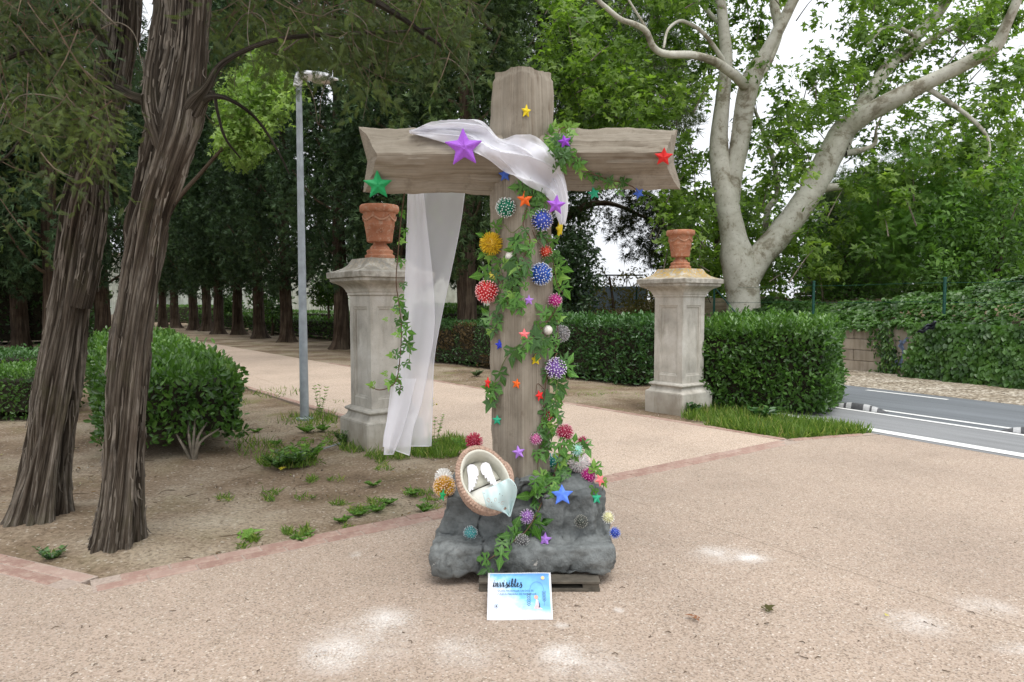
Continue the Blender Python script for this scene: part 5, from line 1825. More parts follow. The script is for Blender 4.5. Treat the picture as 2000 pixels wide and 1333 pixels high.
star(1024, 654, 12.5, 'coral', 0, 'salmon pink star above the thin bare vine stem')
star(976, 674, 11, 'royal', 8, 'small royal blue star near the left edge of the upright')
star(1046, 703, 12, 'yellow', 0, 'small yellow star in the lower half of the upright')
star(1009, 750, 11, 'orange', -8, 'small orange star in the lower half of the upright')
star(952, 748, 12, 'red', 0, 'small red star seen edge-on at the left edge of the upright', yaw=-58, face=.9, Yd=3.88)
star(1054, 773, 12, 'red', 14, 'small red star on the lower right face of the upright', yaw=30)
star(971, 821, 11, 'teal', 0, 'lowest green star on the upright, near its left edge')
star(1013, 884, 14, 'lavender', 12, 'lilac star at the very foot of the upright beside the basket')
star(1098, 967, 23, 'sky', 3, 'big light blue star on the right boulder', off=.02)
star(1172, 938, 13, 'coral', 20, 'pink star half behind leaves at the right side of the boulder', yaw=45, Yd=3.72, face=.9)
star(1165, 973, 14, 'teal', -8, 'green star at the right edge of the boulder', yaw=40, face=.9, Yd=3.7)
star(864, 968, 13, 'green', 5, 'green star turned sideways at the left edge of the rock under the golden ball', yaw=-60, face=.9, Yd=3.66)
star(1064, 1054, 15, 'lavender', -5, 'lilac star low on the rock right of the vine', off=.015)

# ------------------------------------------------------------------ spiky balls
def sphere_dirs(n):
    i = np.arange(n) + .5
    ph = np.arccos(1 - 2 * i / n); th = math.pi * (1 + 5 ** .5) * i
    return np.stack([np.cos(th) * np.sin(ph), np.sin(th) * np.sin(ph), np.cos(ph)], 1)
CONE_V = [(0, .15, 0), (0, -.08, .13), (0, -.08, -.13), (1, .085, 0), (1, -.05, .075), (1, -.05, -.075)]
CONE_F = [(0, 1, 4, 3), (1, 2, 5, 4), (2, 0, 3, 5)]
OCT_V = [(1, 0, 0), (-1, 0, 0), (0, 1, 0), (0, -1, 0), (0, 0, 1), (0, 0, -1)]
OCT_F = [(0, 2, 4), (2, 1, 4), (1, 3, 4), (3, 0, 4), (2, 0, 5), (1, 2, 5), (3, 1, 5), (0, 3, 5)]
ball_mats = {}
def bmat(col):
    if col not in ball_mats:
        ball_mats[col] = plain('spike_paint_%d' % len(ball_mats), col, .5, 40, .1, .0)
    return ball_mats[col]
def ball(px, py, dpx, core, spike, tip, label, n=150, Yd=3.90, off=.55, ratio=.69, tips=.07):
    p, nrm, ok = hit(px, py, Yd)
    r = dpx / 2 / FPX * p.y
    tc = (EYEV - p).normalized()
    if ok: p = p + (nrm * .4 + tc * .6).normalized() * r * off
    root = empty('spiky_ball', p, 0, label, 'spiky ball', 'spiky balls on the cross and rock')
    root.rotation_euler = (random.random() * 6, random.random() * 6, random.random() * 6)
    bm = bmesh.new(); bmesh.ops.create_icosphere(bm, subdivisions=3, radius=r * ratio)
    me = bpy.data.meshes.new('core'); bm.to_mesh(me); bm.free()
    me.polygons.foreach_set('use_smooth', [True] * len(me.polygons))
    link('core', me, bmat(core), root)
    d = unit(sphere_dirs(n) + RNG.normal(size=(n, 3)) * .05)
    fr2 = frames(d, rand_dirs(n))
    L = r * (1 - ratio + .06) * (.9 + .2 * RNG.random(n))
    s0 = r * (ratio - .06)
    V, F, _ = scatter(np.array(CONE_V), CONE_F, d * s0, fr2, L)
    # widths follow the ball radius
    link('spikes', fast_mesh('spikes', V, F), bmat(spike), root, 'stuff')
    if tip is not None:
        V, F, _ = scatter(OCT_V, OCT_F, d * (s0 + L)[:, None], fr2, r * tips)
        link('spike_tips', fast_mesh('spike_tips', V, F), bmat(tip), root, 'stuff')
    return root
W = (.80, .80, .80)
ball(990, 406, 38, (.01, .16, .09), (.015, .26, .15), W, 'green spiky ball with white tips below the left side of the tulle')
ball(1056, 431, 42, (.05, .09, .45), (.07, .13, .60), (.75, .72, .80), 'blue spiky ball with white tips under the purple star', 120)
ball(964, 477, 47, (.50, .32, .02), (.74, .50, .03), None, 'yellow spiky ball at the left edge of the upright', 260)
ball(951, 570, 45, (.50, .03, .035), (.72, .05, .055), (.9, .5, .5), 'coral red spiky ball at the left edge of the upright', 200)
ball(1063, 493, 27, (.5, .05, .02), (.66, .06, .03), (.85, .6, .5), 'small orange-red spiky ball between the two blue balls', 70)
ball(1054, 536, 43, (.03, .10, .42), (.04, .15, .56), (.65, .70, .80), 'blue spiky ball with long spikes above the small lilac star', 180)
ball(1084, 587, 28, (.42, .02, .20), (.58, .03, .28), (.85, .6, .7), 'small magenta spiky ball at the right edge of the upright', 90)
ball(1087, 720, 43, (.24, .13, .42), (.36, .20, .58), (.80, .76, .84), 'lavender spiky ball at the right edge of the upright, biggest of the lower half', 210)
ball(1072, 811, 26, (.5, .03, .04), (.65, .05, .06), (.9, .75, .75), 'small red and white spiky ball half hidden by a leaf on the lower upright', 90)
ball(1044, 857, 25, (.45, .10, .26), (.58, .15, .36), (.85, .6, .72), 'pink spiky ball on a thin stem at the foot of the upright', 100)
ball(1103, 845, 34, (.25, .01, .04), (.40, .015, .07), (.7, .35, .42), 'crimson spiky ball right of the upright foot', 140, 3.85)
ball(1138, 863, 24, (.25, .01, .05), (.36, .02, .08), (.7, .3, .4), 'small crimson spiky ball at the right, behind a leaf', 80, 3.9)
ball(1127, 879, 26, (.25, .55, .46), (.36, .66, .56), W, 'small pale mint spiky ball between crimson and white balls', 100, 3.8)
ball(1079, 912, 42, (.02, .26, .24), (.03, .36, .33), (.55, .78, .74), 'teal spiky ball left of the big white one on the rock', 190, 3.75)
ball(1132, 908, 42, (.8, .78, .76), (.86, .84, .82), (.85, .68, .72), 'big white spiky ball with pinkish tips on top of the boulder', 240, 3.75)
ball(1147, 932, 30, (.40, .01, .18), (.52, .02, .25), (.8, .35, .55), 'magenta spiky ball under the white one', 110, 3.7)
ball(926, 862, 34, (.26, .01, .03), (.42, .015, .05), (.55, .12, .2), 'crimson spiky ball peeping out above the basket', 140, 3.85)
ball(866, 932, 36, (.75, .74, .70), (.82, .81, .78), None, 'white spiky ball left of the basket above the golden one', 200, 3.80)
ball(868, 951, 44, (.40, .20, .02), (.72, .44, .03), (.74, .55, .42), 'golden spiky ball left of the basket', 260, 3.74)
ball(1030, 1009, 29, (.30, .14, .42), (.42, .24, .56), (.8, .7, .82), 'lilac spiky ball in the middle of the rock beside ivy leaves', 110)
ball(1019, 1061, 28, (.10, .10, .10), (.20, .20, .20), (.6, .6, .58), 'grey spiky ball low on the rock left of the lilac star', 110)
ball(1135, 1018, 26, (.05, .06, .05), (.10, .10, .09), (.40, .40, .34), 'dark grey spiky ball on the boulder below the blue star', 110)
ball(1188, 1011, 25, (.6, .58, .30), (.75, .72, .45), W, 'pale yellow spiky ball sticking out at the right side of the rock', 80, 3.68)
ball(1201, 1041, 23, (.03, .06, .35), (.04, .09, .50), (.4, .5, .75), 'small blue spiky ball at the lower right side of the rock', 80, 3.62)
ball(920, 1041, 28, (.10, .42, .42), (.16, .52, .52), (.75, .72, .74), 'turquoise and white spiky ball on the left front of the rock', 120)
ball(1096, 652, 34, (.2, .2, .2), (.33, .31, .32), (.6, .58, .6), 'grey spiky ball half hidden behind the right edge of the upright', 140, 4.05, 0)
M_PEARL = plain('pearl', (.74, .70, .64), .35, 40, .08, .3)
for (px, py, d_, lab) in ((1002, 502, 19, 'smooth cream bead between yellow ball and ivy leaves'), (1064, 645, 19, 'smooth cream bead on the upright below the magenta ball')):
    p, nrm, ok = hit(px, py)
    r = d_ / 2 / FPX * p.y
    bm = bmesh.new(); bmesh.ops.create_icosphere(bm, subdivisions=4, radius=r)
    me = bpy.data.meshes.new('bead'); bm.to_mesh(me); bm.free()
    me.polygons.foreach_set('use_smooth', [True] * len(me.polygons))
    o = link('bead', me, M_PEARL); o.location = p + nrm * r * .8
    tag(o, lab, 'bead')

# ------------------------------------------------------------------ tulle
def m_tulle(name='white_tulle', op=.62):
    b = NB(name)
    wv = b.noise(3.0, 3, dist=1.5)
    lw = b.n('LayerWeight', {0: .35}, out=1)
    f = b.math('MULTIPLY_ADD', lw, .45, op - .16)
    f = b.math('ADD', f, b.math('MULTIPLY', wv, .10), clamp=True)
    d = b.n('BsdfDiffuse', {'Color': (.90, .90, .94, 1)})
    t = b.n('BsdfTranslucent', {'Color': (.90, .90, .95, 1)})
    s = b.n('MixShader', {0: .4, 1: d, 2: t})
    tr = b.n('BsdfTransparent', {})
    o = b.n('MixShader', {0: f, 1: tr, 2: s})
    b.t.links.new(o, b.out.inputs[0])
    return b.m
M_TUL = m_tulle('white_tulle', .63)
M_TULT = m_tulle('white_tulle_gathered', .72)
M_HEM = m_tulle('tulle_hem', .75)
tul = empty('tulle_drape', P(850, 400, 4.2), 0, 'sheer white tulle draped over the crossbeam and hanging down behind its left arm', 'drapery')
TO = Vector(tul.location)
def interp_poly(pts, n):
    return catmull(np.array(pts, float), max(2, n // (len(pts) - 1)))
def curtain(left, right, Y0, nu, pleats, amp, phase, nm, mat=None, curve=0.0):
    Lp, Rp = interp_poly(left, 90), interp_poly(right, 90)
    m = min(len(Lp), len(Rp))
    V = []
    for i in range(m):
        t = i / (m - 1)
        for j in range(nu):
            u = j / (nu - 1)
            px = Lp[i][0] * (1 - u) + Rp[i][0] * u
            py = Lp[i][1] * (1 - u) + Rp[i][1] * u
            yy = Y0 + amp * (.3 + t) * math.sin(u * pleats * 6.28 + phase + t * 1.5) + amp * .25 * math.sin(u * pleats * 9 + t * 3) + curve * t
            V.append(P(px, py, yy) - TO)
    F = [(i * nu + j, (i + 1) * nu + j, (i + 1) * nu + j + 1, i * nu + j + 1) for i in range(m - 1) for j in range(nu - 1)]
    o = link(nm, fast_mesh(nm, [list(v) for v in V], F, smooth=True), mat or M_TUL, tul)
    hm = MB()
    for col in (0, nu - 1):
        pts_ = [V[i * nu + col] for i in range(0, m, 4)] + [V[(m - 1) * nu + col]]
        add_tube(hm, pts_, [.0022] * len(pts_), 5, 1)
    pts_ = [V[(m - 1) * nu + j] for j in range(0, nu, 3)]
    add_tube(hm, pts_, [.0025] * len(pts_), 5, 1)
    hm.build('hem', M_HEM, tul, smooth=True)
    return o
Lf = [(797, 372), (794, 470), (791, 560), (786, 640), (776, 720), (764, 790), (752, 840), (748, 872)]
curtain(Lf, [(908, 372), (899, 440), (881, 530), (862, 620), (848, 700), (845, 780), (843, 840), (842, 872)], 4.28, 60, 1.6, .022, .4, 'hanging_panel', curve=-.10)
curtain(Lf, [(826, 372), (838, 480), (846, 560), (848, 640), (836, 720), (822, 790), (806, 840), (800, 890)], 4.24, 40, 1.2, .018, 1.4, 'folded_panel', curve=-.12)
curtain([(766, 740), (760, 790), (754, 840), (750, 888)], [(812, 740), (800, 790), (786, 840), (768, 888)], 4.11, 20, .8, .012, 1.4, 'hem_fold', curve=-.02)
# swag over beam and across the front
top_e = [(800, 262), (845, 246), (900, 240), (945, 246), (978, 276), (1010, 270), (1045, 278), (1075, 300), (1096, 335), (1107, 375), (1109, 410), (1104, 440)]
bot_e = [(806, 263), (850, 274), (890, 282), (922, 292), (950, 308), (984, 332), (1012, 352), (1042, 368), (1064, 378), (1078, 396), (1086, 420), (1093, 440)]
def swag(nm, tshift, off0, amp, seed, grow=0.0, mat=None):
    A, B_ = interp_poly(top_e, 110), interp_poly(bot_e, 110)
    m = min(len(A), len(B_)); nu = 44
    V = np.zeros((m, nu, 3))
    for i in range(m):
        t = i / (m - 1)
        for j in range(nu):
            u = j / (nu - 1)
            e_ = (1.6 * math.sin(t * 23 + seed) + 1.2 * math.sin(t * 41 + seed * 2)) * (2 * u - 1) * math.sin(math.pi * t)
            px = A[i][0] * (1 - u) + B_[i][0] * u
            py = A[i][1] * (1 - u) + B_[i][1] * u + tshift * math.sin(math.pi * t) + e_
            p, n_, ok = hit(px, py, 3.93)
            d = (p - EYEV)
            if t > .74 or not ok:
                yy = min(p.y, 3.93) if not ok else p.y
                p = P(px, py, min(3.86, yy))
            d = (p - EYEV).normalized()
            V[i, j] = list(p - d * off0)
    # smooth in depth: push away from the beam but keep soft
    for _ in range(14):
        W_ = V.copy()
        W_[1:-1, 1:-1] = (V[:-2, 1:-1] + V[2:, 1:-1] + V[1:-1, :-2] + V[1:-1, 2:] + 2 * V[1:-1, 1:-1]) / 6
        W_[:, :, 1] = np.minimum(W_[:, :, 1], V[:, :, 1] + .004)
        V = W_
    for i in range(m):
        t = i / (m - 1)
        for j in range(nu):
            u = j / (nu - 1)
            # folds run along the swag, fanning out from the knot
            ph = u * 5.5 + 1.6 * math.sin(t * 4 + seed) + seed
            f = (1 - abs(math.sin(ph)) ** .6) * amp * 1.1 + (1 - abs(math.sin(u * 8 - t * 11 + seed * 3)) ** .5) * amp * .35 * math.sin(math.pi * t) + (.5 + .5 * math.sin(u * 13 + t * 9 + seed * 2)) * amp * .35
            V[i, j, 1] -= f
            V[i, j, 2] += f * .3
    F = [(i * nu + j, (i + 1) * nu + j, (i + 1) * nu + j + 1, i * nu + j + 1) for i in range(m - 1) for j in range(nu - 1)]
    return link(nm, fast_mesh(nm, V.reshape(-1, 3) - np.array(TO), F, smooth=True), mat or M_TULT, tul)
swag('swag', 0, .018, .024, .3)
swag('swag_layer', -4, .036, .034, 1.9)
swag('swag_layer', 5, .055, .030, 4.1)
# ------------------------------------------------------------------ ivy
M_IVY = []
for k, (c1, c2) in enumerate((((.035, .12, .012), (.10, .25, .03)), ((.022, .075, .012), (.06, .155, .028)), ((.11, .24, .035), (.22, .38, .07)))):
    b = NB('ivy_leaf_%d' % k)
    q = b.attr('leafuv', 1)
    x = b.n('SeparateXYZ', {0: q}, out=0); y = b.n('SeparateXYZ', {0: q}, out=1)
    # pale veins radiating from the stalk
    ang_ = b.math('ARCTAN2', y, b.math('ADD', x, .02))
    vv = b.math('ABSOLUTE', b.math('SINE', b.math('MULTIPLY', ang_, 3.6)))
    vein = b.n('MapRange', {0: vv, 1: .13, 2: .02, 3: 0, 4: .55})
    c = b.ramp(b.noise(18, 4), [(.3, c1), (.7, c2)])
    c = b.mix(vein, c, tuple(min(1, t * 1.9 + .03) for t in c2))
    tc = b.mix(1.0, c, (1.6, 1.8, .6), 'MULTIPLY')
    M_IVY.append(b.done(c, .35, b.bump(b.noise(60, 3), .2, .002), .45, trans=(.25, tc)))
M_IVYY = plain('yellowing_ivy_leaf', (.55, .48, .04), .5, 30, .2)
M_VINE = plain('vine_stem', (.11, .06, .035), .8, 60, .2)
M_VINEG = plain('green_vine_stem', (.16, .20, .06), .7, 60, .2)
def ivy_leaf_mesh(seed):
    rs = random.Random(seed)
    # five lobes, cordate base; x runs to the tip
    out = [(-.12, .10), (-.22, .30), (-.06, .52), (.20, .36), (.42, .50), (.50, .22), (.72, .14), (1.0, 0)]
    out = [(x * rs.uniform(.93, 1.06), y * rs.uniform(.9, 1.1)) for x, y in out]
    pts = out + [(x, -y * rs.uniform(.92, 1.08)) for x, y in reversed(out[:-1])]
    V = [(0, 0, 0)] + [(0.18, 0, .015), (.55, 0, .0)]
    curl = rs.uniform(.05, .22)
    Z = lambda x, y: -curl * (x - .2) ** 2 + .10 * abs(y) - .25 * y * y + rs.uniform(-.012, .012)
    for x, y in pts:
        V.append((x, y, Z(x, y)))
    F = []
    n = len(pts)
    for i in range(n - 1):
        x = (pts[i][0] + pts[i + 1][0]) / 2
        c = 0 if x < .05 else (1 if x < .45 else 2)
        F.append((c, 3 + i + 1, 3 + i))
    # bridge the centre points
    def idx(k): return 3 + k
    F.append((0, 1, idx(3))); F.append((1, 2, idx(5))); F.append((1, 0, idx(n - 4))); F.append((2, 1, idx(n - 6)))
    F = [f for f in F if len(set(f)) == 3]
    me = bpy.data.meshes.new('leaf')
    me.from_pydata(V, [], F)
    at = me.attributes.new('leafuv', 'FLOAT_VECTOR', 'POINT'); at.data.foreach_set('vector', np.array([(v[0], v[1], 0) for v in V], np.float32).ravel())
    me.polygons.foreach_set('use_smooth', [True] * len(me.polygons))
    me.update()
    return me
LEAF = {}
for mi, m_ in enumerate(M_IVY + [M_IVYY]):
    LEAF[mi] = []
    for s in range(4):
        me = ivy_leaf_mesh(s + 10 * mi); me.materials.append(m_); LEAF[mi].append(me)

def ivy_leaf(parent, px, py, size_px, ang_deg, mi=0, tilt=.5, off=.025, Yd=3.9):
    """leaf with tip pointing at ang_deg in the picture (0 right, 90 up)"""
    p, n, ok = hit(px, py, Yd)
    s = size_px * 1.28 / FPX * p.y
    tc = (EYEV - p).normalized()
    z = (n * .35 + tc * .8 + Vector((random.uniform(-1, 1), random.uniform(-1, 1), random.uniform(-.6, 1))) * tilt).normalized()
    if z.dot(tc) < .25: z = (z + tc).normalized()
    a = math.radians(ang_deg)
    xd = Vector((math.cos(a), 0, math.sin(a)))
    xd = (xd - z * xd.dot(z)).normalized()
    yd = z.cross(xd)
    M = Matrix((xd, yd, z)).transposed().to_4x4()
    o = bpy.data.objects.new('leaf', random.choice(LEAF[mi]))
    C.objects.link(o)
    loc = p + (tc if ok else Vector()) * (off + random.random() * .02) - xd * s * .35
    o.parent = parent
    o.matrix_world = Matrix.Translation(loc) @ M @ Matrix.Diagonal((s, s, s, 1))
    o.matrix_parent_inverse = Matrix.Identity(4)
    o.matrix_basis = Matrix.Translation(-parent.location) @ Matrix.Translation(loc) @ M @ Matrix.Diagonal((s, s, s, 1))
    return o
def vine_pts(pts, off, Yd):
    out = []
    for q in pts:
        p, n, ok = hit(q[0], q[1], Yd)
        tc = (EYEV - p).normalized()
        out.append(p + (tc * off if ok else Vector()))
    # relax the depth
    for _ in range(2):
        for i in range(1, len(out) - 1):
            out[i].y = min(out[i].y, (out[i - 1].y + out[i + 1].y + 2 * out[i].y) / 4)
    return out
def ivy(label, stems, leaves, auto=(), Yd=3.9, seed=1, mat=None):
    random.seed(seed)
    p0 = hit(stems[0][0][0], stems[0][0][1], Yd)[0]
    root = empty('ivy_strand', p0, 0, label, 'ivy', 'ivy strands on the cross and rock')
    for k, st in enumerate(stems):
        pts = vine_pts(st, .016, Yd)
        mb = MB(); w = .0032 if k == 0 else .0024
        add_tube(mb, [p - p0 for p in pts], [w] * (len(pts) - 1) + [w * .5], 6, 6)
        mb.build('stem', mat or (M_VINE if k % 2 == 0 else M_VINEG), root, smooth=True)
    for (px, py, s, a, *mi) in leaves:
        ivy_leaf(root, px, py, s, a, mi[0] if mi else random.choice((0, 0, 1)), Yd=Yd)
    for (px, py, rx, ry, n, s) in auto:
        for _ in range(n):
            ivy_leaf(root, px + random.uniform(-rx, rx), py + random.uniform(-ry, ry), s * random.uniform(.65, 1.25), random.choice((-90, -60, -120, -30, 180, 200, -100)) + random.uniform(-25, 25), random.choice((0, 0, 0, 1, 1, 2)), Yd=Yd, off=.02 + random.random() * .03)
    return root
ivy('leafy ivy cluster climbing round the joint of upright and right arm above the tulle',
    [[(1078, 330), (1085, 290), (1090, 262), (1100, 252), (1112, 250)], [(1095, 280), (1112, 290), (1124, 300), (1130, 330)]],
    [(1076, 262, 24, 100, 0), (1074, 277, 26, -80, 0), (1100, 248, 22, 165, 2), (1118, 248, 22, 20, 2), (1090, 290, 24, -120, 1), (1080, 300, 24, -100, 0), (1112, 308, 24, -90, 0), (1094, 312, 26, -60, 0), (1106, 296, 20, 60, 1), (1124, 320, 20, -80, 0),
     (1134, 326, 20, -30, 2), (1120, 262, 18, -10, 2), (1086, 318, 26, -100, 1), (1136, 318, 18, 10, 0), (1098, 325, 22, -60, 0), (1082, 246, 18, 80, 2)], [(1090, 300, 18, 25, 8, 20)], seed=2)
ivy('thin ivy trail creeping along the right arm towards the blue star',
    [[(1120, 300), (1140, 330), (1165, 344), (1190, 352), (1215, 358), (1235, 366), (1246, 376)], [(1196, 352), (1205, 370), (1214, 378)]],
    [(1150, 345, 17, -60, 0), (1158, 350, 16, -90, 1), (1172, 348, 15, -30, 1), (1186, 360, 16, -100, 0), (1200, 358, 17, 10, 2), (1222, 354, 18, 20, 1), (1212, 376, 15, -40, 0), (1170, 372, 12, -60, 0), (1193, 350, 14, 60, 1), (1218, 360, 14, -20, 1), (1133, 336, 20, -70, 2)], seed=3)
ivy('dense ivy running down the upper half of the upright between the spiky balls',
    [[(1022, 360), (1030, 400), (1022, 440), (1035, 470), (1020, 510), (1005, 550), (990, 580), (1000, 610)], [(1020, 440), (1000, 455), (985, 440), (970, 440), (955, 455)], [(1058, 460), (1070, 475), (1078, 500), (1085, 540), (1090, 560), (1100, 575)], [(965, 500), (980, 540), (975, 580), (968, 620), (960, 650)], [(1040, 450), (1048, 470), (1058, 482)]],
    [(1010, 366, 26, 180, 0), (1028, 372, 28, -60, 1), (1048, 384, 26, 60, 1), (1052, 396, 26, -170, 0), (1048, 416, 26, -80, 0), (1068, 372, 20, 30, 1), (1028, 420, 20, -120, 0), (972, 438, 22, 45, 0), (946, 462, 22, 160, 0), (944, 494, 22, -130, 0), (955, 505, 16, -90, 2),
     (1006, 470, 22, 170, 1), (1016, 480, 30, -40, 0), (1028, 490, 26, -60, 0), (1000, 488, 22, 180, 0), (1056, 452, 18, -90, 0), (1060, 466, 22, -80, 1), (1078, 476, 24, -90, 0), (1084, 502, 24, -10, 0), (1068, 508, 18, -90, 1), (1100, 524, 28, -20, 0), (1096, 542, 24, -10, 2), (1104, 568, 26, -60, 0),
     (1004, 512, 20, -30, 0), (990, 518, 20, -120, 1), (972, 518, 24, -100, 0), (940, 538, 32, 190, 0), (955, 536, 24, -100, 1), (966, 540, 16, -80, 3), (1012, 540, 26, 20, 0), (1020, 530, 24, 60, 1), (1006, 560, 24, -60, 1), (992, 552, 24, -150, 0), (1000, 582, 26, -90, 0), (1014, 590, 24, -40, 0), (986, 590, 24, -100, 0), (975, 596, 24, -110, 1), (1002, 600, 22, -100, 0),
     (952, 616, 26, 120, 0), (968, 624, 22, -120, 1), (974, 634, 20, -60, 0), (962, 650, 20, -100, 1), (958, 652, 14, -90, 2)],
    [(1000, 560, 26, 46, 18, 21), (1040, 380, 26, 24, 6, 20), (1020, 470, 24, 30, 5, 18), (1090, 520, 12, 30, 5, 18)], seed=4)
ivy('ivy on the right face of the upright around the cream bead and salmon star',
    [[(1088, 600), (1075, 620), (1055, 645), (1040, 660), (1028, 668)], [(1028, 665), (1005, 680), (988, 700), (976, 725), (966, 748), (958, 775)], [(1085, 610), (1090, 650), (1085, 680), (1075, 700)]],
    [(1058, 606, 28, 130, 0), (1072, 616, 28, -150, 0), (1088, 606, 24, 60, 0), (1080, 636, 24, -80, 1), (1046, 648, 22, 90, 1), (1030, 672, 22, -90, 0), (1040, 672, 26, -100, 1), (1022, 690, 18, -90, 0), (1052, 670, 22, -60, 0), (1062, 680, 28, -80, 0), (1072, 668, 22, -60, 0), (1086, 660, 18, 70, 0),
     (1000, 696, 30, -90, 1), (1012, 692, 24, -70, 1), (980, 737, 26, -70, 1), (970, 762, 30, -10, 0), (962, 768, 26, -100, 0), (956, 790, 24, -110, 1), (954, 758, 20, 170, 0), (1044, 706, 0.1, 0, 0), (1096, 622, 14, 20, 2), (1056, 636, 20, 10, 0)],
    [(1060, 680, 18, 14, 5, 19)], seed=5)
ivy('ivy hanging down the lower right edge of the upright past the lavender ball',
    [[(1088, 690), (1074, 715), (1066, 745), (1062, 790), (1058, 840), (1052, 890), (1050, 920)], [(1090, 740), (1085, 780), (1090, 830), (1098, 880)], [(1062, 760), (1050, 750), (1046, 768)]],
    [(1112, 708, 26, 60, 0), (1110, 728, 28, -30, 0), (1092, 752, 30, -50, 1), (1096, 762, 28, -80, 1), (1066, 735, 20, -110, 1), (1070, 775, 24, 10, 1), (1088, 780, 22, 90, 0), (1086, 800, 24, -90, 0), (1092, 818, 22, -80, 1), (1060, 806, 18, 180, 1), (1068, 828, 24, -20, 0), (1060, 850, 22, 200, 1), (1072, 852, 26, 10, 0),
     (1056, 888, 24, -60, 0), (1068, 882, 20, -90, 0), (1048, 890, 18, -90, 0), (1072, 712, 16, 180, 1), (1104, 700, 20, 60, 1), (1090, 740, 22, -20, 0), (1080, 838, 20, -90, 2)],
    [(1084, 800, 16, 40, 5, 19), (1070, 840, 14, 34, 3, 18)], Yd=3.88, seed=6)
ivy('thick ivy tangle among the balls on the right boulder',
    [[(1098, 870), (1090, 900), (1075, 930), (1060, 960), (1052, 985)], [(1110, 870), (1130, 890), (1150, 880)], [(1150, 905), (1165, 925), (1178, 945), (1176, 960)]],
    [(1096, 876, 28, -60, 0), (1110, 872, 28, -30, 0), (1122, 862, 20, 80, 0), (1146, 876, 26, -70, 0), (1140, 870, 18, 100, 1), (1100, 896, 26, 20, 2), (1112, 908, 24, -80, 0), (1096, 918, 22, -60, 0), (1104, 930, 24, -100, 0), (1052, 926, 22, 160, 2), (1062, 938, 24, -60, 0), (1046, 946, 22, -90, 0),
     (1036, 968, 38, 185, 0), (1056, 960, 22, 30, 0), (1064, 955, 22, -40, 0), (1072, 948, 22, -10, 0), (1160, 912, 20, 90, 2), (1168, 918, 22, -60, 0), (1158, 928, 20, -100, 0), (1156, 962, 18, -120, 0), (1180, 944, 14, -60, 2), (1090, 940, 20, -60, 0)],
    [(1105, 890, 22, 20, 5, 20), (1062, 948, 22, 16, 8, 19), (1084, 930, 20, 10, 5, 18)], Yd=3.8, seed=7)
ivy('ivy cascading diagonally over the front of the rock down to the sign',
    [[(1066, 965), (1050, 1000), (1028, 1030), (1000, 1060), (975, 1080), (950, 1098), (934, 1125)], [(1040, 1010), (1030, 1000)]],
    [(1045, 1030, 36, -60, 0), (1060, 1022, 28, 20, 1), (1034, 1040, 20, -150, 0), (1004, 1030, 32, 60, 0), (996, 1046, 30, 190, 0), (984, 1050, 26, 160, 1), (980, 1068, 24, -100, 0), (978, 1090, 30, -90, 0), (942, 1092, 22, 180, 0), (948, 1114, 22, -150, 1), (1012, 1020, 20, 60, 1), (988, 1062, 20, 170, 1), (1050, 990, 20, -60, 1)], (), seed=8)
ivy('long thin ivy strand hanging in front of the left pillar from the crossbeam end',
    [[(790, 378), (786, 430), (778, 500), (774, 550), (780, 600), (784, 640), (782, 690), (775, 740), (760, 757), (740, 762), (722, 755)], [(784, 655), (800, 680), (798, 710)], [(776, 735), (782, 755), (780, 770)]],
    [(787, 420, 12, -70, 0), (790, 455, 14, -90, 0), (786, 472, 14, -20, 2), (784, 515, 14, -100, 0), (778, 505, 12, 90, 1), (788, 560, 14, -80, 1), (782, 590, 20, -70, 0), (772, 606, 14, 170, 2), (786, 605, 22, -60, 1), (790, 625, 22, 60, 1), (782, 640, 18, -100, 0), (798, 648, 20, -20, 0), (774, 652, 15, 180, 2), (800, 665, 20, 60, 1), (796, 680, 18, -60, 1), (804, 682, 14, -10, 0),
     (780, 690, 18, 20, 1), (762, 694, 12, 180, 2), (796, 714, 16, -60, 1), (776, 718, 10, 180, 1), (768, 742, 18, 100, 0), (760, 752, 16, -100, 2), (778, 742, 16, -60, 0), (780, 764, 14, -90, 1), (724, 752, 13, 170, 2), (750, 730, 10, 180, 2), (752, 624, 8, 180, 2), (776, 630, 12, -100, 1)], Yd=4.05, seed=9)

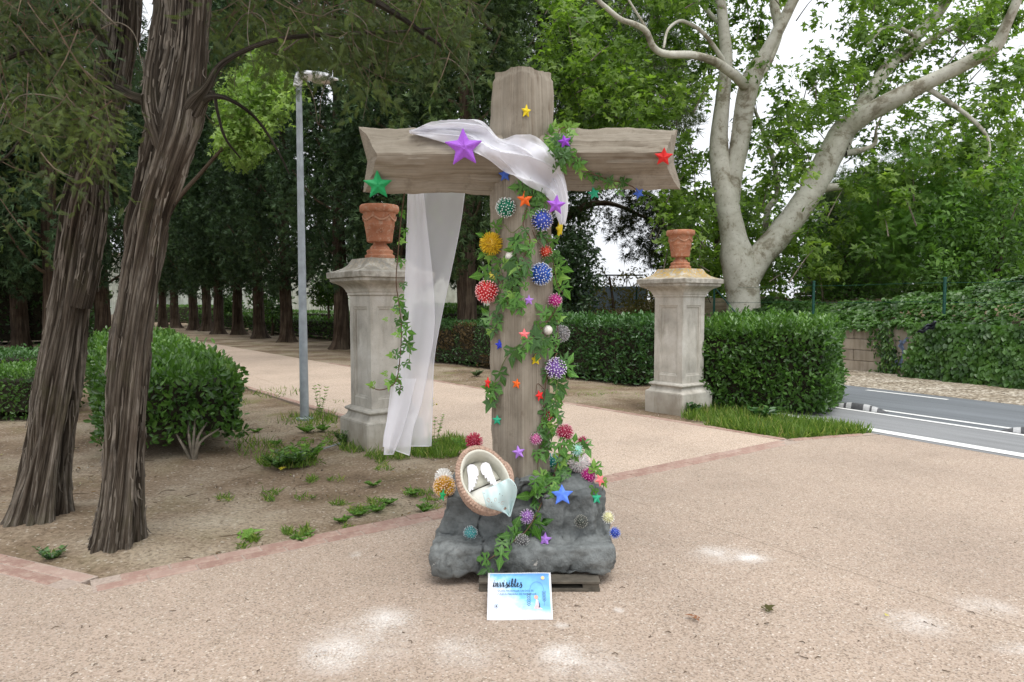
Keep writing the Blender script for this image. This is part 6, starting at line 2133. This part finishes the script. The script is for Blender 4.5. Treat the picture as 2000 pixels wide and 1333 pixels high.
# ------------------------------------------------------------------ baby basket
M_CROC = plain('beige_cotton_cord', (.45, .31, .235), .95, 60, .2, .4)
M_CROCR = plain('dark_red_cord', (.20, .012, .012), .95, 60, .25, .4)
M_LIN = plain('cream_lining', (.60, .585, .50), .9, 30, .05, .15)
M_LIN2 = plain('cream_mattress', (.66, .65, .60), .9, 30, .04, .1)
M_WING = plain('white_felt', (.80, .79, .84), .9, 80, .04, .25)
def basket():
    c_ = P(947, 938, 3.50)
    root = empty('baby_basket', c_, 0, 'small beige crocheted baby basket with cream lining leaning on the rock', 'basket')
    # local frame: X along the long axis (towards the head), Y across, Z out of the opening
    tc = (EYEV - c_).normalized()
    Z = (tc * .80 + Vector((.18, 0, .42))).normalized()
    Xd = Vector((-.34, .12, .93)); Xd = (Xd - Z * Xd.dot(Z)).normalized()
    Yd_ = Z.cross(Xd)
    root.matrix_world = Matrix.Translation(c_) @ Matrix((Xd, Yd_, Z)).transposed().to_4x4()
    A, B_, D = .180, .138, .130      # half length, half width, depth
    def shell(t, th):
        """t 0 rim .. 1 bottom"""
        k = 1 - .24 * t ** 1.6
        # head end is rounder and higher
        hd = .022 * max(0, math.cos(th)) ** 2
        return Vector((A * k * math.cos(th), B_ * k * math.sin(th), hd * (1 - t) - D * t))
    # under-shell
    nT, nC = 14, 48
    V = [shell(i / nT, 2 * math.pi * k / nC) * .985 for i in range(nT + 1) for k in range(nC)]
    F = [(i * nC + k, (i + 1) * nC + k, (i + 1) * nC + (k + 1) % nC, i * nC + (k + 1) % nC) for i in range(nT) for k in range(nC)]
    F.append(tuple(range(nT * nC, nT * nC + nC)))
    MB().add(V, F).build('shell', M_CROC, root, smooth=True)
    def puffs(nm, mat, t0, t1, rows, per, sz):
        bm = bmesh.new()
        for r in range(rows):
            t = t0 + (t1 - t0) * r / max(1, rows - 1)
            for k in range(per):
                th = 2 * math.pi * (k + .5 * (r % 2)) / per
                p = shell(t, th); q = shell(t, th + .02)
                tg = (q - p).normalized(); out = Vector((math.cos(th) * B_, math.sin(th) * A, 0)).normalized()
                up = out.cross(tg)
                R = Matrix((tg, out, up)).transposed().to_4x4()
                a = .55 if k % 2 else -.55
                M = Matrix.Translation(p + out * sz * .25) @ R @ Matrix.Rotation(a, 4, 'Y') @ Matrix.Diagonal((sz * 1.05, sz * .62, sz * .72, 1))
                bmesh.ops.create_icosphere(bm, subdivisions=1, radius=1.0, matrix=M)
        me = bpy.data.meshes.new(nm); bm.to_mesh(me); bm.free()
        me.polygons.foreach_set('use_smooth', [True] * len(me.polygons))
        return link(nm, me, mat, root, 'stuff')
    puffs('crochet_stitches', M_CROC, .02, .80, 7, 58, .0115)
    puffs('red_stitches', M_CROCR, .88, 1.0, 2, 50, .012)
    # rolled rim
    bm = bmesh.new()
    for k in range(64):
        th = 2 * math.pi * k / 64
        for s_, dz in ((1.0, .006), (.955, .012)):
            p = shell(0, th + (.03 if s_ < 1 else 0)); p = Vector((p.x * s_ , p.y * s_, p.z + dz))
            M = Matrix.Translation(p) @ Matrix.Rotation(th + .6, 4, 'Z') @ Matrix.Diagonal((.0135, .0115, .012, 1))
            bmesh.ops.create_icosphere(bm, subdivisions=1, radius=1.0, matrix=M)
    me = bpy.data.meshes.new('rim'); bm.to_mesh(me); bm.free()
    me.polygons.foreach_set('use_smooth', [True] * len(me.polygons))
    link('rim', me, M_CROC, root, 'stuff')
    # handle loop on the right side
    mb = MB(); add_tube(mb, [(.055, -B_ + .004, -.02), (.04, -B_ - .012, -.012), (.0, -B_ - .018, -.015), (-.04, -B_ - .008, -.025), (-.055, -B_ + .006, -.04)], [.013] * 5, 8, 4)
    mb.build('handle', M_CROC, root, smooth=True)
    # padded lining
    V, F = [], []
    prof = [(.95, .012), (.90, .022), (.84, .018), (.80, -.01), (.775, -.045), (.76, -.075)]
    nC = 48
    for (s_, z) in prof:
        for k in range(nC):
            th = 2 * math.pi * k / nC
            seam = .012 * abs(math.sin(3.0 * th)) ** .5
            V.append((A * (s_ - .02 + seam) * math.cos(th), B_ * (s_ - .02 + seam) * math.sin(th), z + .018 * max(0, math.cos(th)) ** 2 * (1 if z > 0 else .3)))
    n = len(prof)
    F = [(i * nC + k, i * nC + (k + 1) % nC, (i + 1) * nC + (k + 1) % nC, (i + 1) * nC + k) for i in range(n - 1) for k in range(nC)]
    MB().add(V, F).build('lining', M_LIN, root, smooth=True)
    # two cushions: head and seat
    for nm, x0, x1, zz in (('head_cushion', -.005, .13, -.052), ('mattress', -.13, -.012, -.047)):
        V, F = [], []
        nu, nv = 14, 14
        for i in range(nu + 1):
            for j in range(nv + 1):
                u, v = i / nu, j / nv
                x = x0 + (x1 - x0) * u
                w = B_ * .75 * math.sqrt(max(0.02, 1 - (x / (A * .80)) ** 2))
                y = (v - .5) * 2 * w
                e = min(u, 1 - u, v, 1 - v)
                V.append((x, y, zz - .014 + .016 * min(1, e * 7) ** .5))
        for i in range(nu):
            for j in range(nv):
                a = i * (nv + 1) + j
                F.append((a, a + nv + 1, a + nv + 2, a + 1))
        MB().add(V, F).build(nm, M_LIN2 if nm == 'mattress' else M_LIN, root, smooth=True)
    return root, root.matrix_world.copy()
bsk, BM = basket()
# felt wings lying in the basket
def wings():
    root = empty('angel_wings', (0, 0, 0), 0, 'pair of white felt angel wings lying in the baby basket', 'wings')
    root.matrix_world = BM @ Matrix.Translation((.034, .004, -.018)) @ Matrix.Rotation(math.radians(-14), 4, 'Z') @ Matrix.Diagonal((1.12, 1.25, 1, 1))
    # outline of one wing: x up, y outwards
    ol = [(.050, .004), (.064, .014), (.068, .028), (.060, .041), (.040, .048), (.012, .052), (-.020, .060), (-.052, .070), (-.066, .068), (-.052, .058), (-.058, .052), (-.040, .047), (-.045, .038), (-.026, .036), (-.031, .027), (-.010, .026), (-.014, .017), (.004, .016), (.006, .008), (.03, .002)]
    for sg, rot in ((1, .10), (-1, -.12)):
        n = len(ol)
        R = Matrix.Rotation(rot, 3, 'Z')
        t = .003
        cx_, cy_ = .0, .03
        V = []
        for z, k in ((0, 1.0), (t, 1.0), (t * 1.9, .8)):
            for (x, y) in ol:
                x2, y2 = cx_ + (x - cx_) * k, cy_ + (y - cy_) * k
                V.append(tuple(R @ Vector((x2, y2 * sg, z + .006 * (y2 * 20) ** 2 * .1))))
        F = []
        for l in range(2):
            for i in range(n):
                F.append((l * n + i, l * n + (i + 1) % n, (l + 1) * n + (i + 1) % n, (l + 1) * n + i))
        F.append(tuple(range(n))[::-1]); F.append(tuple(range(2 * n, 3 * n)))
        MB().add(V, F).build('wing', M_WING, root)
wings()
# printed baby blanket folded over the foot end
def m_blanket():
    b = NB('mint_printed_cotton')
    r = b.n('SeparateColor', {0: b.voro(55, out=1)}, out=0)
    d = b.voro(55)
    dot = b.math('MULTIPLY', b.math('LESS_THAN', d, .16), b.math('GREATER_THAN', r, .45))
    c = b.mix(b.math('MULTIPLY', dot, .75), (.60, .76, .76), (.20, .17, .14))
    d2 = b.voro(22); r2 = b.n('SeparateColor', {0: b.voro(22, out=1)}, out=1)
    ringm = b.math('MULTIPLY', b.math('LESS_THAN', b.math('ABSOLUTE', b.math('SUBTRACT', d2, .2)), .035), b.math('GREATER_THAN', r2, .62))
    ringm = b.math('MULTIPLY', ringm, b.math('GREATER_THAN', b.noise(120, 2), .47))
    c = b.mix(b.math('MULTIPLY', ringm, .7), c, (.55, .30, .22))
    return b.done(c, .9, b.bump(b.noise(220, 2), .15, .001), .2)
def blanket():
    M_ = m_blanket()
    # outline over the foot end of the basket, in picture space of the basket plane
    Lp = catmull(np.array([(942, 960), (946, 976), (950, 990), (958, 994), (972, 998), (984, 1002), (996, 1009)], float), 6)
    Rp = catmull(np.array([(985, 938), (994, 936), (1003, 943), (1009, 955), (1009, 968), (1004, 985), (996, 1009)], float), 6)
    m = min(len(Lp), len(Rp)); nu = 22
    V = []
    for i in range(m):
        t = i / (m - 1)
        for j in range(nu):
            u = j / (nu - 1)
            px = Lp[i][0] * (1 - u) + Rp[i][0] * u
            py = Lp[i][1] * (1 - u) + Rp[i][1] * u
            yy = 3.375 - .05 * math.sin(math.pi * min(1, t * 1.2 + .1)) - .02 * math.sin(u * 6 + 1) * (1 - t) + .045 * t + .01 * math.sin(u * 14 + t * 5)
            V.append(P(px, py, yy))
    c_ = V[0].copy()
    F = [(i * nu + j, (i + 1) * nu + j, (i + 1) * nu + j + 1, i * nu + j + 1) for i in range(m - 1) for j in range(nu - 1)]
    me = fast_mesh('baby_blanket', [list(v - c_) for v in V], F, smooth=True)
    o = link('baby_blanket', me, M_)
    o.location = c_
    md = o.modifiers.new('s', 'SOLIDIFY'); md.thickness = .004
    tag(o, 'pale mint baby blanket with tiny print draped over the foot of the basket', 'blanket')
blanket()

# ------------------------------------------------------------------ sign
def sign():
    bl, br, tl = G(951, 1211, ZP + .002), G(1080, 1211, ZP + .002), P(956, 1118, 3.36)
    bl.z = max(bl.z, ZP + .002); br.z = bl.z
    tr_ = P(1078, 1119, 3.36)
    org = (bl + br) / 2
    root = empty('paper_sign', org, 0, 'laminated white and blue sheet reading invisibles, leaning on the rock', 'sign')
    X_ = (br - bl).normalized(); up = ((tl + tr_) / 2 - org); Hh = up.length; up = (up - X_ * up.dot(X_)).normalized()
    Zn = X_.cross(up).normalized()
    root.matrix_world = Matrix.Translation(org) @ Matrix((X_, up, Zn)).transposed().to_4x4()
    W_ = (br - bl).length; Wt = (tr_ - tl).length
    b = NB('sign_print')
    sx = b.n('SeparateXYZ', {0: b.co()}, out=0); sy = b.n('SeparateXYZ', {0: b.co()}, out=1)
    n1 = b.noise(9, 5, .6, dist=.4)
    gx_ = b.math('MULTIPLY_ADD', sx, 2.6, .34)
    gy_ = b.math('MULTIPLY_ADD', sy, 2.2, -.25)
    f = b.math('ADD', b.math('ADD', gx_, gy_), b.math('MULTIPLY_ADD', n1, 1.5, -.75), clamp=True)
    c = b.ramp(f, [(.05, (.74, .78, .88)), (.28, (.46, .68, .88)), (.5, (.20, .50, .82)), (.85, (.15, .36, .76))])
    low = b.n('MapRange', {0: sy, 1: .06, 2: .015})
    c = b.mix(b.math('MULTIPLY', low, .85), c, (.80, .86, .92))
    edge = b.math('MAXIMUM', b.math('GREATER_THAN', b.math('ABSOLUTE', sx), W_ * .5 - .0065), b.math('MAXIMUM', b.math('LESS_THAN', sy, .006), b.math('GREATER_THAN', sy, Hh - .006)))
    c = b.mix(edge, c, (.82, .83, .86))
    Ms = b.done(c, .3, None, .5)
    nxs = 16
    V, F = [], []
    for j in range(9):
        v = j / 8
        for i in range(nxs + 1):
            u = i / nxs - .5
            V.append((u * (W_ * (1 - v) + Wt * v), v * Hh, .002 * math.sin(u * 5) + .003 * math.sin(v * 4)))
    F = [(j * (nxs + 1) + i, j * (nxs + 1) + i + 1, (j + 1) * (nxs + 1) + i + 1, (j + 1) * (nxs + 1) + i) for j in range(8) for i in range(nxs)]
    sh_ = MB().add(V, F).build('sheet', Ms, root, smooth=True)
    md = sh_.modifiers.new('s', 'SOLIDIFY'); md.thickness = .0015
    INK = plain('sign_ink', (.008, .012, .03), .5, 10, 0, 0)
    INKG = plain('sign_grey_ink', (.06, .10, .19), .5, 10, 0, 0)
    zz = .0055
    S = W_ / 128.0            # one photograph pixel on the sheet
    def stroke(mb, pts, w):
        c_ = catmull(np.array([(x, y) for x, y in pts], float), 8)
        d = np.gradient(c_, axis=0); d /= np.linalg.norm(d, axis=1)[:, None] + 1e-9
        # brush pen: down-strokes thick, up-strokes thin
        ww = w * (.5 + .6 * np.clip(-d[:, 1], 0, 1))
        nn_ = np.stack([-d[:, 1], d[:, 0]], 1)
        V = []
        for p, n_, q in zip(c_, nn_, ww):
            V += [(p[0] + n_[0] * q, p[1] + n_[1] * q, zz), (p[0] - n_[0] * q, p[1] - n_[1] * q, zz)]
        F = [(2 * i, 2 * i + 1, 2 * i + 3, 2 * i + 2) for i in range(len(c_) - 1)]
        mb.add(V, F)
    x0, y0, k = -W_ / 2 + 9.5 * S, Hh - 31 * S, S * 1.0
    def T(pts, dx): return [(x0 + (x + dx) * k, y0 + y * k) for x, y in pts]
    gl = {'i': ([[(0, 0), (2.2, 8.5), (1.6, 3), (2.4, .2), (5, 2.5)]], 5.4, True),
          'n': ([[(0, 8), (1.2, 4), (.8, 0), (1.8, 5), (4, 8.2), (4.8, 5), (4.4, 1), (6, .2), (8, 3)]], 7.6, False),
          'v': ([[(0, 7.5), (1.6, 8), (2.4, 3), (3.4, 0), (5.8, 4), (6.2, 8.2), (7.6, 6.6)]], 7.0, False),
          's': ([[(0, 1), (2.4, 5), (3.0, 9), (3.2, 6), (4.8, 3), (4.2, .2), (2, -2), (.4, -1.2)], [(4.2, .4), (6, 2.6)]], 6.0, False),
          'b': ([[(0, 1), (3.4, 9), (4.4, 15), (2.8, 15.6), (1.8, 9), (1.8, 2), (3.4, 0), (5.6, 2.4), (4.8, 6), (3.2, 5.6)], [(5.2, 4), (7, 4.6)]], 6.6, False),
          'l': ([[(0, 1), (3.2, 9), (4.2, 15), (2.8, 15.4), (1.8, 9), (1.8, 2), (3.2, 0), (5.4, 2.4)]], 5.2, False),
          'e': ([[(0, 2), (3.2, 4.6), (3.8, 7.4), (2.0, 7.6), (.9, 4), (1.8, .4), (4, .2), (6, 2.6)]], 5.8, False)}
    dx = 0
    mb = MB()
    for ch in 'invisibles':
        strokes, adv, dot = gl[ch]
        for st in strokes:
            stroke(mb, T(st, dx), 1.05 * S)
        if dot:
            stroke(mb, T([(2.6, 12.2), (2.9, 11.4), (2.9, 10.6)], dx), 1.0 * S)
        dx += adv
    mb.build('headline', INK, root)
    def text(body, size, x, y, mat, nm):
        cu = bpy.data.curves.new(nm, 'FONT'); cu.body = body; cu.size = size; cu.resolution_u = 2
        o = bpy.data.objects.new(nm, cu); C.objects.link(o)
        me = bpy.data.meshes.new_from_object(o.evaluated_get(bpy.context.evaluated_depsgraph_get()))
        bpy.data.objects.remove(o)
        me.name = nm; me.materials.clear()
        o2 = link(nm, me, mat, root); o2.location = (x, y, zz)
    text('QUAN MATERNAR UN DOL ÉS', 5.3 * S, -W_ / 2 + 19 * S, Hh - 41 * S, INKG, 'subtitle')
    text("L'ÚNICA MANERA DE MATERNAR", 5.3 * S, -W_ / 2 + 18 * S, Hh - 47.4 * S, INKG, 'subtitle')
    def disc(cx, cy, r, mat, nm, ring=0.0, n=24, z=zz):
        mbd = MB(); V, F = [], []
        for i in range(n):
            a = 2 * math.pi * i / n
            V.append((cx + r * math.cos(a), cy + r * math.sin(a), z))
            if ring: V.append((cx + (r - ring) * math.cos(a), cy + (r - ring) * math.sin(a), z))
        F = [(2 * i, 2 * ((i + 1) % n), 2 * ((i + 1) % n) + 1, 2 * i + 1) for i in range(n)] if ring else [tuple(range(n))]
        mbd.add(V, F).build(nm, mat, root)
    lx, ly = -W_ / 2 + 17.5 * S, Hh - 69 * S
    disc(lx, ly, 4.2 * S, INKG, 'emblem_ring', .6 * S); disc(lx, ly, 1.6 * S, INK, 'emblem_dot')
    disc(W_ / 2 - 16 * S, Hh - 13 * S, 3.6 * S, plain('sign_sun', (.80, .52, .22), .5), 'printed_sun')
    # printed arch with sprigs and a seated figure
    mb = MB()
    ax_, ay = W_ / 2 - 29 * S, Hh - 38 * S
    arch = [(ax_ - 14 * S, ay - 26 * S), (ax_ - 14 * S, ay)] + [(ax_ + 14 * S * math.cos(math.pi - a), ay + 17 * S * math.sin(a)) for a in np.linspace(.2, math.pi - .2, 8)] + [(ax_ + 14 * S, ay), (ax_ + 14 * S, ay - 30 * S)]
    c_ = np.array(arch)
    def thin(pts, w):
        c2 = catmull(np.array(pts, float), 5); d = np.gradient(c2, axis=0); d /= np.linalg.norm(d, axis=1)[:, None] + 1e-9
        V = []
        for p, q in zip(c2, d): V += [(p[0] - q[1] * w, p[1] + q[0] * w, zz), (p[0] + q[1] * w, p[1] - q[0] * w, zz)]
        mb.add(V, [(2 * i, 2 * i + 1, 2 * i + 3, 2 * i + 2) for i in range(len(c2) - 1)])
    thin(arch, .22 * S)
    for (sx_, sy_, h_) in ((ax_ - 17 * S, ay - 30 * S, 24), (ax_ + 14 * S, ay - 22 * S, 20)):
        for i in range(7):
            y_ = sy_ + i * h_ / 7 * S
            thin([(sx_, y_), (sx_ + 1.8 * S, y_ + 1.2 * S), (sx_ + 3.6 * S, y_ + 3 * S)], .45 * S)
            thin([(sx_, y_), (sx_ - 1.8 * S, y_ + 1.2 * S), (sx_ - 3.6 * S, y_ + 3 * S)], .45 * S)
    mb.build('printed_arch', INKG, root)
    PK, SK, DK = plain('print_pink', (.78, .60, .62), .5), plain('print_skin', (.66, .36, .28), .5), plain('print_teal', (.05, .10, .14), .5)
    fx, fy = ax_ - 1 * S, Hh - 74 * S
    MB().add([(fx - 6 * S, fy, zz), (fx + 12 * S, fy - 1 * S, zz), (fx + 4 * S, fy + 4 * S, zz), (fx + 3 * S, fy + 16 * S, zz), (fx - 1 * S, fy + 19 * S, zz), (fx - 3 * S, fy + 8 * S, zz)], [(0, 1, 2, 3, 4, 5)]).build('printed_figure', PK, root)
    MB().add([(fx + 3 * S, fy + 1 * S, zz + .0006), (fx + 6.5 * S, fy + 3 * S, zz + .0006), (fx + 6 * S, fy + 9 * S, zz + .0006), (fx + 3.4 * S, fy + 15 * S, zz + .0006), (fx + 4.5 * S, fy + 8 * S, zz + .0006)], [(0, 1, 2, 3, 4)]).build('printed_shadow', DK, root)
    disc(fx - 1 * S, fy + 22 * S, 4.0 * S, SK, 'printed_head', z=zz + .0006)
    kk = Hh / (93 * S)
    for o in kids(root):
        if not o.name.startswith('sheet'):
            o.scale.y = kk
            o.location.y = Hh * (1 - kk) + o.location.y * kk
sign()

# ------------------------------------------------------------------ grasses, weeds, litter
def grass(pts, hmin, hmax, name, label, w=.10, mat=M_GRASS, cat='grass', lean=.5):
    n = len(pts)
    T = [(0, -w / 2, 0), (0, w / 2, 0), (.5, w * .4, .04), (.5, -w * .4, .04), (1, 0, .22)]
    V4 = np.array(T)
    Fq = [(0, 3, 2), (0, 2, 1), (3, 4, 2)]
    d = unit(np.stack([RNG.normal(size=n) * lean, RNG.normal(size=n) * lean, np.ones(n)], 1))
    nr = rand_dirs(n)
    s = hmin + (hmax - hmin) * RNG.random(n) ** 1.6
    o = leaves_obj(name, [scatter(V4, Fq, np.asarray(pts), frames(d, nr), s)], mat)
    return tag(o, label, cat, kind='stuff')
def region_pts(n, specs, z=.005):
    out = []
    tot = sum(s[4] for s in specs)
    for (px, py, rx, ry, w_) in specs:
        for _ in range(int(n * w_ / tot)):
            a, r = random.random() * 6.283, math.sqrt(random.random())
            g = G(px + rx * r * math.cos(a), py + ry * r * math.sin(a))
            out.append((g.x, g.y, z))
    return out
random.seed(21)
def in_tri(p):
    # verge between path edging, promenade edging and kerb line
    x, y, _ = p
    s = x * SX + y * SY
    return s < 7.36 and (y > 7.29 - 1.25 * (x - 2.97) + .0) and (y > 7.27 + .345 * (x - 2.97))
pts = [p for p in region_pts(16000, [(1560, 838, 190, 22, 5), (1620, 846, 110, 12, 3), (1420, 815, 90, 12, 2), (1370, 800, 50, 10, .7), (1500, 835, 90, 16, 2), (1640, 838, 70, 14, 2)]) if in_tri(p)]
grass(pts, .04, .17, 'grass', 'strip of fresh green grass below the glossy hedge beside the road')
pts = region_pts(5200, [(850, 882, 60, 16, 4), (885, 872, 28, 14, 2), (560, 905, 60, 12, 1.6), (630, 820, 30, 14, .6), (600, 825, 60, 12, .5), (500, 880, 40, 20, .4), (690, 875, 30, 12, .7), (540, 770, 50, 10, .4), (760, 893, 50, 8, .7)])
grass(pts, .03, .13, 'grass', 'green grass and weeds round the foot of the left pillar')
sp = []
for _ in range(52):
    px, py = random.uniform(420, 850), random.uniform(775, 1080)
    if py > 1165 - (px - 165) * .205 - 22: continue
    sp.append((px, py, random.uniform(8, 26), random.uniform(3, 8), random.uniform(.3, 1)))
sp += [(590, 1052, 20, 8, 1.2), (700, 1000, 22, 8, 1), (810, 965, 24, 8, 1.2), (735, 985, 18, 7, 1), (105, 1090, 16, 8, .6), (1150, 772, 30, 4, .8), (1340, 790, 40, 6, .6), (1240, 770, 60, 6, .4)]
grass(region_pts(3600, sp), .015, .07, 'grass', 'scattered short weeds in the bare soil left of the cross', w=.16, lean=1.1)

# leafy weeds as single plants
def weed(name, px, py, h, nst, label, leafs=.03, mat=None, group=None, flower=False, spread=.25):
    g = G(px, py)
    root = empty(name, (g.x, g.y, 0), random.random() * 6, label, 'weed', group)
    rs = np.random.default_rng(int(px * 7 + py))
    mb = MB(); pp, dd = [], []
    for k in range(nst):
        a = rs.random() * 6.28
        hh = h * (.55 + .5 * rs.random())
        e = np.array([math.cos(a) * spread * hh, math.sin(a) * spread * hh, hh])
        mid = e * .5 + np.array([0, 0, .06 * hh])
        add_tube(mb, [(0, 0, 0), mid, e], [.003, .0022, .001], 4, 4)
        for t in np.linspace(.15, 1, 9):
            p = (1 - t) ** 2 * 0 + 2 * t * (1 - t) * mid + t * t * e
            for q in range(3):
                pp.append(p); dd.append(np.array([math.cos(t * 20 + q * 2.1), math.sin(t * 20 + q * 2.1), .35]))
    mb.build('stem', M_VINEG, root)
    pp = np.array(pp); dd = unit(np.array(dd)); n = len(pp)
    leaves_obj('foliage', [scatter(OVAL_V, OVAL_F, pp, frames(dd, rand_dirs(n, (0, 0, 1.5))), leafs * (.6 + .7 * rs.random(n)))], mat or M_BANK, root)
    if flower:
        V, F, _ = scatter(OCT_V, OCT_F, np.array([[.0, .02, h], [.03, 0, h * .9]]), frames(rand_dirs(2), rand_dirs(2)), .012)
        link('flower', fast_mesh('flower', V, F), M_IVYY, root)
    return root
weed('tall_weed', 625, 818, .42, 5, 'tall feathery weed standing right of the lamp post foot', .035, M_BANKL)
weed('tall_weed', 848, 888, .55, 4, 'thin tall weed with yellow flower at the right edge of the hanging tulle', .03, M_BANKL, flower=True)
weed('leafy_weed', 575, 912, .16, 14, 'broad leafy weed patch between hedge and pillar', .05, M_HEDGE, spread=1.1)
weed('leafy_weed', 545, 915, .13, 12, 'leafy weed left of the broad weed patch', .04, M_HEDGE, spread=1.3)
weed('leafy_weed', 600, 905, .20, 10, 'leafy weed right of the broad weed patch', .045, M_BANKL, spread=.9)
weed('leafy_weed', 600, 845, .06, 10, 'flat dark green weed rosette left of the pillar plinth', .035, M_BANKL, spread=1.8)
weed('leafy_weed', 632, 842, .06, 10, 'flat dark weed rosette close to the pillar plinth', .035, M_BANKL, spread=1.8)
weed('leafy_weed', 670, 870, .16, 8, 'small weed growing against the plinth of the left pillar', .035, M_HEDGE, spread=.6)
weed('leafy_weed', 1350, 812, .16, 8, 'small dark plant at the foot of the right pillar', .07, M_HEDGE_D, spread=.5)
weed('leafy_weed', 1490, 822, .13, 12, 'low leafy sucker under the glossy hedge', .09, M_HEDGE_D, spread=1.2)
weed('leafy_weed', 905, 880, .12, 12, 'green weed tuft just left of the basket', .03, M_BANKL, spread=1.0)
weed('leafy_weed', 100, 1096, .09, 8, 'dark small weed between the near trunks and the brick edging', .025, M_HEDGE_D, spread=1.2)
weed('leafy_weed', 930, 735, .10, 8, 'grey-green little weed on the soil strip left of the upright', .06, M_SILV, spread=1.2)
for i, (px, py) in enumerate(((735, 1000), (590, 1058), (805, 968), (700, 1008), (828, 1000), (760, 985), (668, 1020), (540, 870), (500, 845), (730, 950))):
    weed('weed_tuft', px, py, .04, 11, 'small green weed tuft lying flat on the bare soil left of the cross', .024, M_BANKL, 'small weed tufts in the bare soil', spread=1.8)

# pebbles, bark crumbs and leaf litter on the soil
def soil_ok(x, y):
    inA = y > 3.48 + .733 * (x + 2.18) + .12 * 1 and y > 3.48 - .42 * (x + 2.18) + .12 and y < 6.04 - 1.25 * x - .12
    strip = y > 10.9 - 1.25 * x + .2 and y < 10.9 - 1.25 * x + 6 and x < 3
    return inA or strip
pe = []
while len(pe) < 5200:
    x, y = random.uniform(-9, 3), 3.2 + random.random() ** 1.5 * 12
    if soil_ok(x, y): pe.append((x, y, .006))
pe = np.array(pe); n = len(pe)
q = fbm(pe * 1.5, 2, 71) > -.1
pe = pe[q]; n = len(pe)
M_PEB = leaf_mat('pebble', [(0, (.10, .075, .05)), (.6, (.30, .24, .18)), (.9, (.5, .45, .38)), (1, (.72, .68, .6))], .9, 0, .2)
sc_ = .0035 + .008 * RNG.random(n) ** 3
o = leaves_obj('pebbles', [scatter(np.array(OCT_V) * np.array([1.3, 1, .6]), OCT_F, pe, frames(rand_dirs(n), rand_dirs(n)), sc_)], M_PEB)
tag(o, 'small pebbles and crumbs strewn over the bare soil', 'pebbles', kind='stuff')
M_LIT = leaf_mat('leaf_litter', [(0, (.07, .04, .02)), (.6, (.20, .12, .06)), (.85, (.36, .25, .13)), (1, (.30, .30, .09))], .8, .1, .2)
pl_ = pe[RNG.random(n) < .42]; m = len(pl_)
o = leaves_obj('leaf_litter', [scatter(OVAL_V, OVAL_F, pl_ + np.array([.01, .008, .006]), frames(unit(rand_dirs(m) * np.array([1, 1, .15])), unit(rand_dirs(m) * .3 + np.array([0, 0, 1]))), .018 + .03 * RNG.random(m))], M_LIT)
tag(o, 'dry brown leaf litter scattered on the bare soil', 'leaf litter', kind='stuff')
mb = MB()
random.seed(5)
for k in range(46):
    for _ in range(30):
        x, y = random.uniform(-5, 0), random.uniform(3.7, 8)
        if soil_ok(x, y): break
    a = random.random() * 6.28; L = random.uniform(.05, .22)
    add_tube(mb, [(x, y, .01), (x + math.cos(a) * L * .5, y + math.sin(a) * L * .5, .02), (x + math.cos(a + .4) * L, y + math.sin(a + .4) * L, .01)], [.003, .0026, .0015], 4, 3)
o = mb.build('fallen_twigs', M_TWIG); tag(o, 'thin dry twigs lying about on the bare soil', 'twigs', kind='stuff')
mb = MB(); a_, b2_ = G(592, 892), G(664, 872)
add_tube(mb, [a_ + Vector((0, 0, .012)), (a_ + b2_) / 2 + Vector((0, 0, .02)), b2_ + Vector((0, 0, .03))], [.007, .007, .007], 8, 4)
V, F = lathe([(.0, 0), (.014, 0), (.014, .05), (0, .05)], 10)
mb.add([Vector(v).xzy.xyz + b2_ + Vector((0, -.02, .03)) for v in V], F)
o = mb.build('irrigation_pipe', M_GALV, smooth=True); tag(o, 'thin grey irrigation pipe end on the soil beside the pillar plinth', 'pipe')
# crumbs on the paving
random.seed(77)
mb = MB()
for k in range(90):
    g = G(random.uniform(0, 2000), random.choice((random.uniform(900, 1330), random.uniform(1150, 1330))))
    if g.y > 3.2 + .72 * (g.x + 2.2) and g.x < 3: continue
    a = random.random() * 6.28; L = random.uniform(.006, .035)
    add_tube(mb, [(g.x, g.y, .023), (g.x + math.cos(a) * L * .5, g.y + math.sin(a) * L * .5, .026), (g.x + math.cos(a + .5) * L, g.y + math.sin(a + .5) * L, .023)], [.0016, .0022, .001], 4, 2)
o = mb.build('paving_crumbs', M_TWIG); tag(o, 'tiny dark twig crumbs scattered over the beige paving', 'crumbs', kind='stuff')
# single fallen leaves
def fallen(px, py, s, mi, label, ang, z=.03, mat=None):
    g = G(px, py)
    o = bpy.data.objects.new('fallen_leaf', LEAF[mi][1].copy()); C.objects.link(o)
    if mat: o.data.materials[0] = mat
    o.location = (g.x, g.y, z); o.rotation_euler = (.15, -.25, ang); o.scale = (s, s, s * 1.5)
    tag(o, label, 'leaf')
fallen(548, 922, .06, 3, 'yellow fallen leaf on the soil below the weed patch', .6, .03)
fallen(508, 949, .04, 3, 'small yellowish leaf on the soil nearer the hedge', 2.0, .02, M_OLIVB)
fallen(470, 1051, .15, 2, 'long torn green leaf on the soil near the brick edging', .2, .02)
fallen(825, 986, .055, 0, 'small green leaf standing on the soil near the rock', 1.2, .03)
fallen(1495, 1203, .055, 1, 'grey-green dry leaf lying on the paving at the right', .3, .035, M_OLIVB)
fallen(1362, 1221, .06, 3, 'curled brown leaf on the paving right of the sign', 2.7, .035, plain('brown_leaf', (.25, .10, .04), .7))
fallen(1732, 1214, .02, 3, 'tiny yellow leaf on the paving at the far right', 1.7, .03)
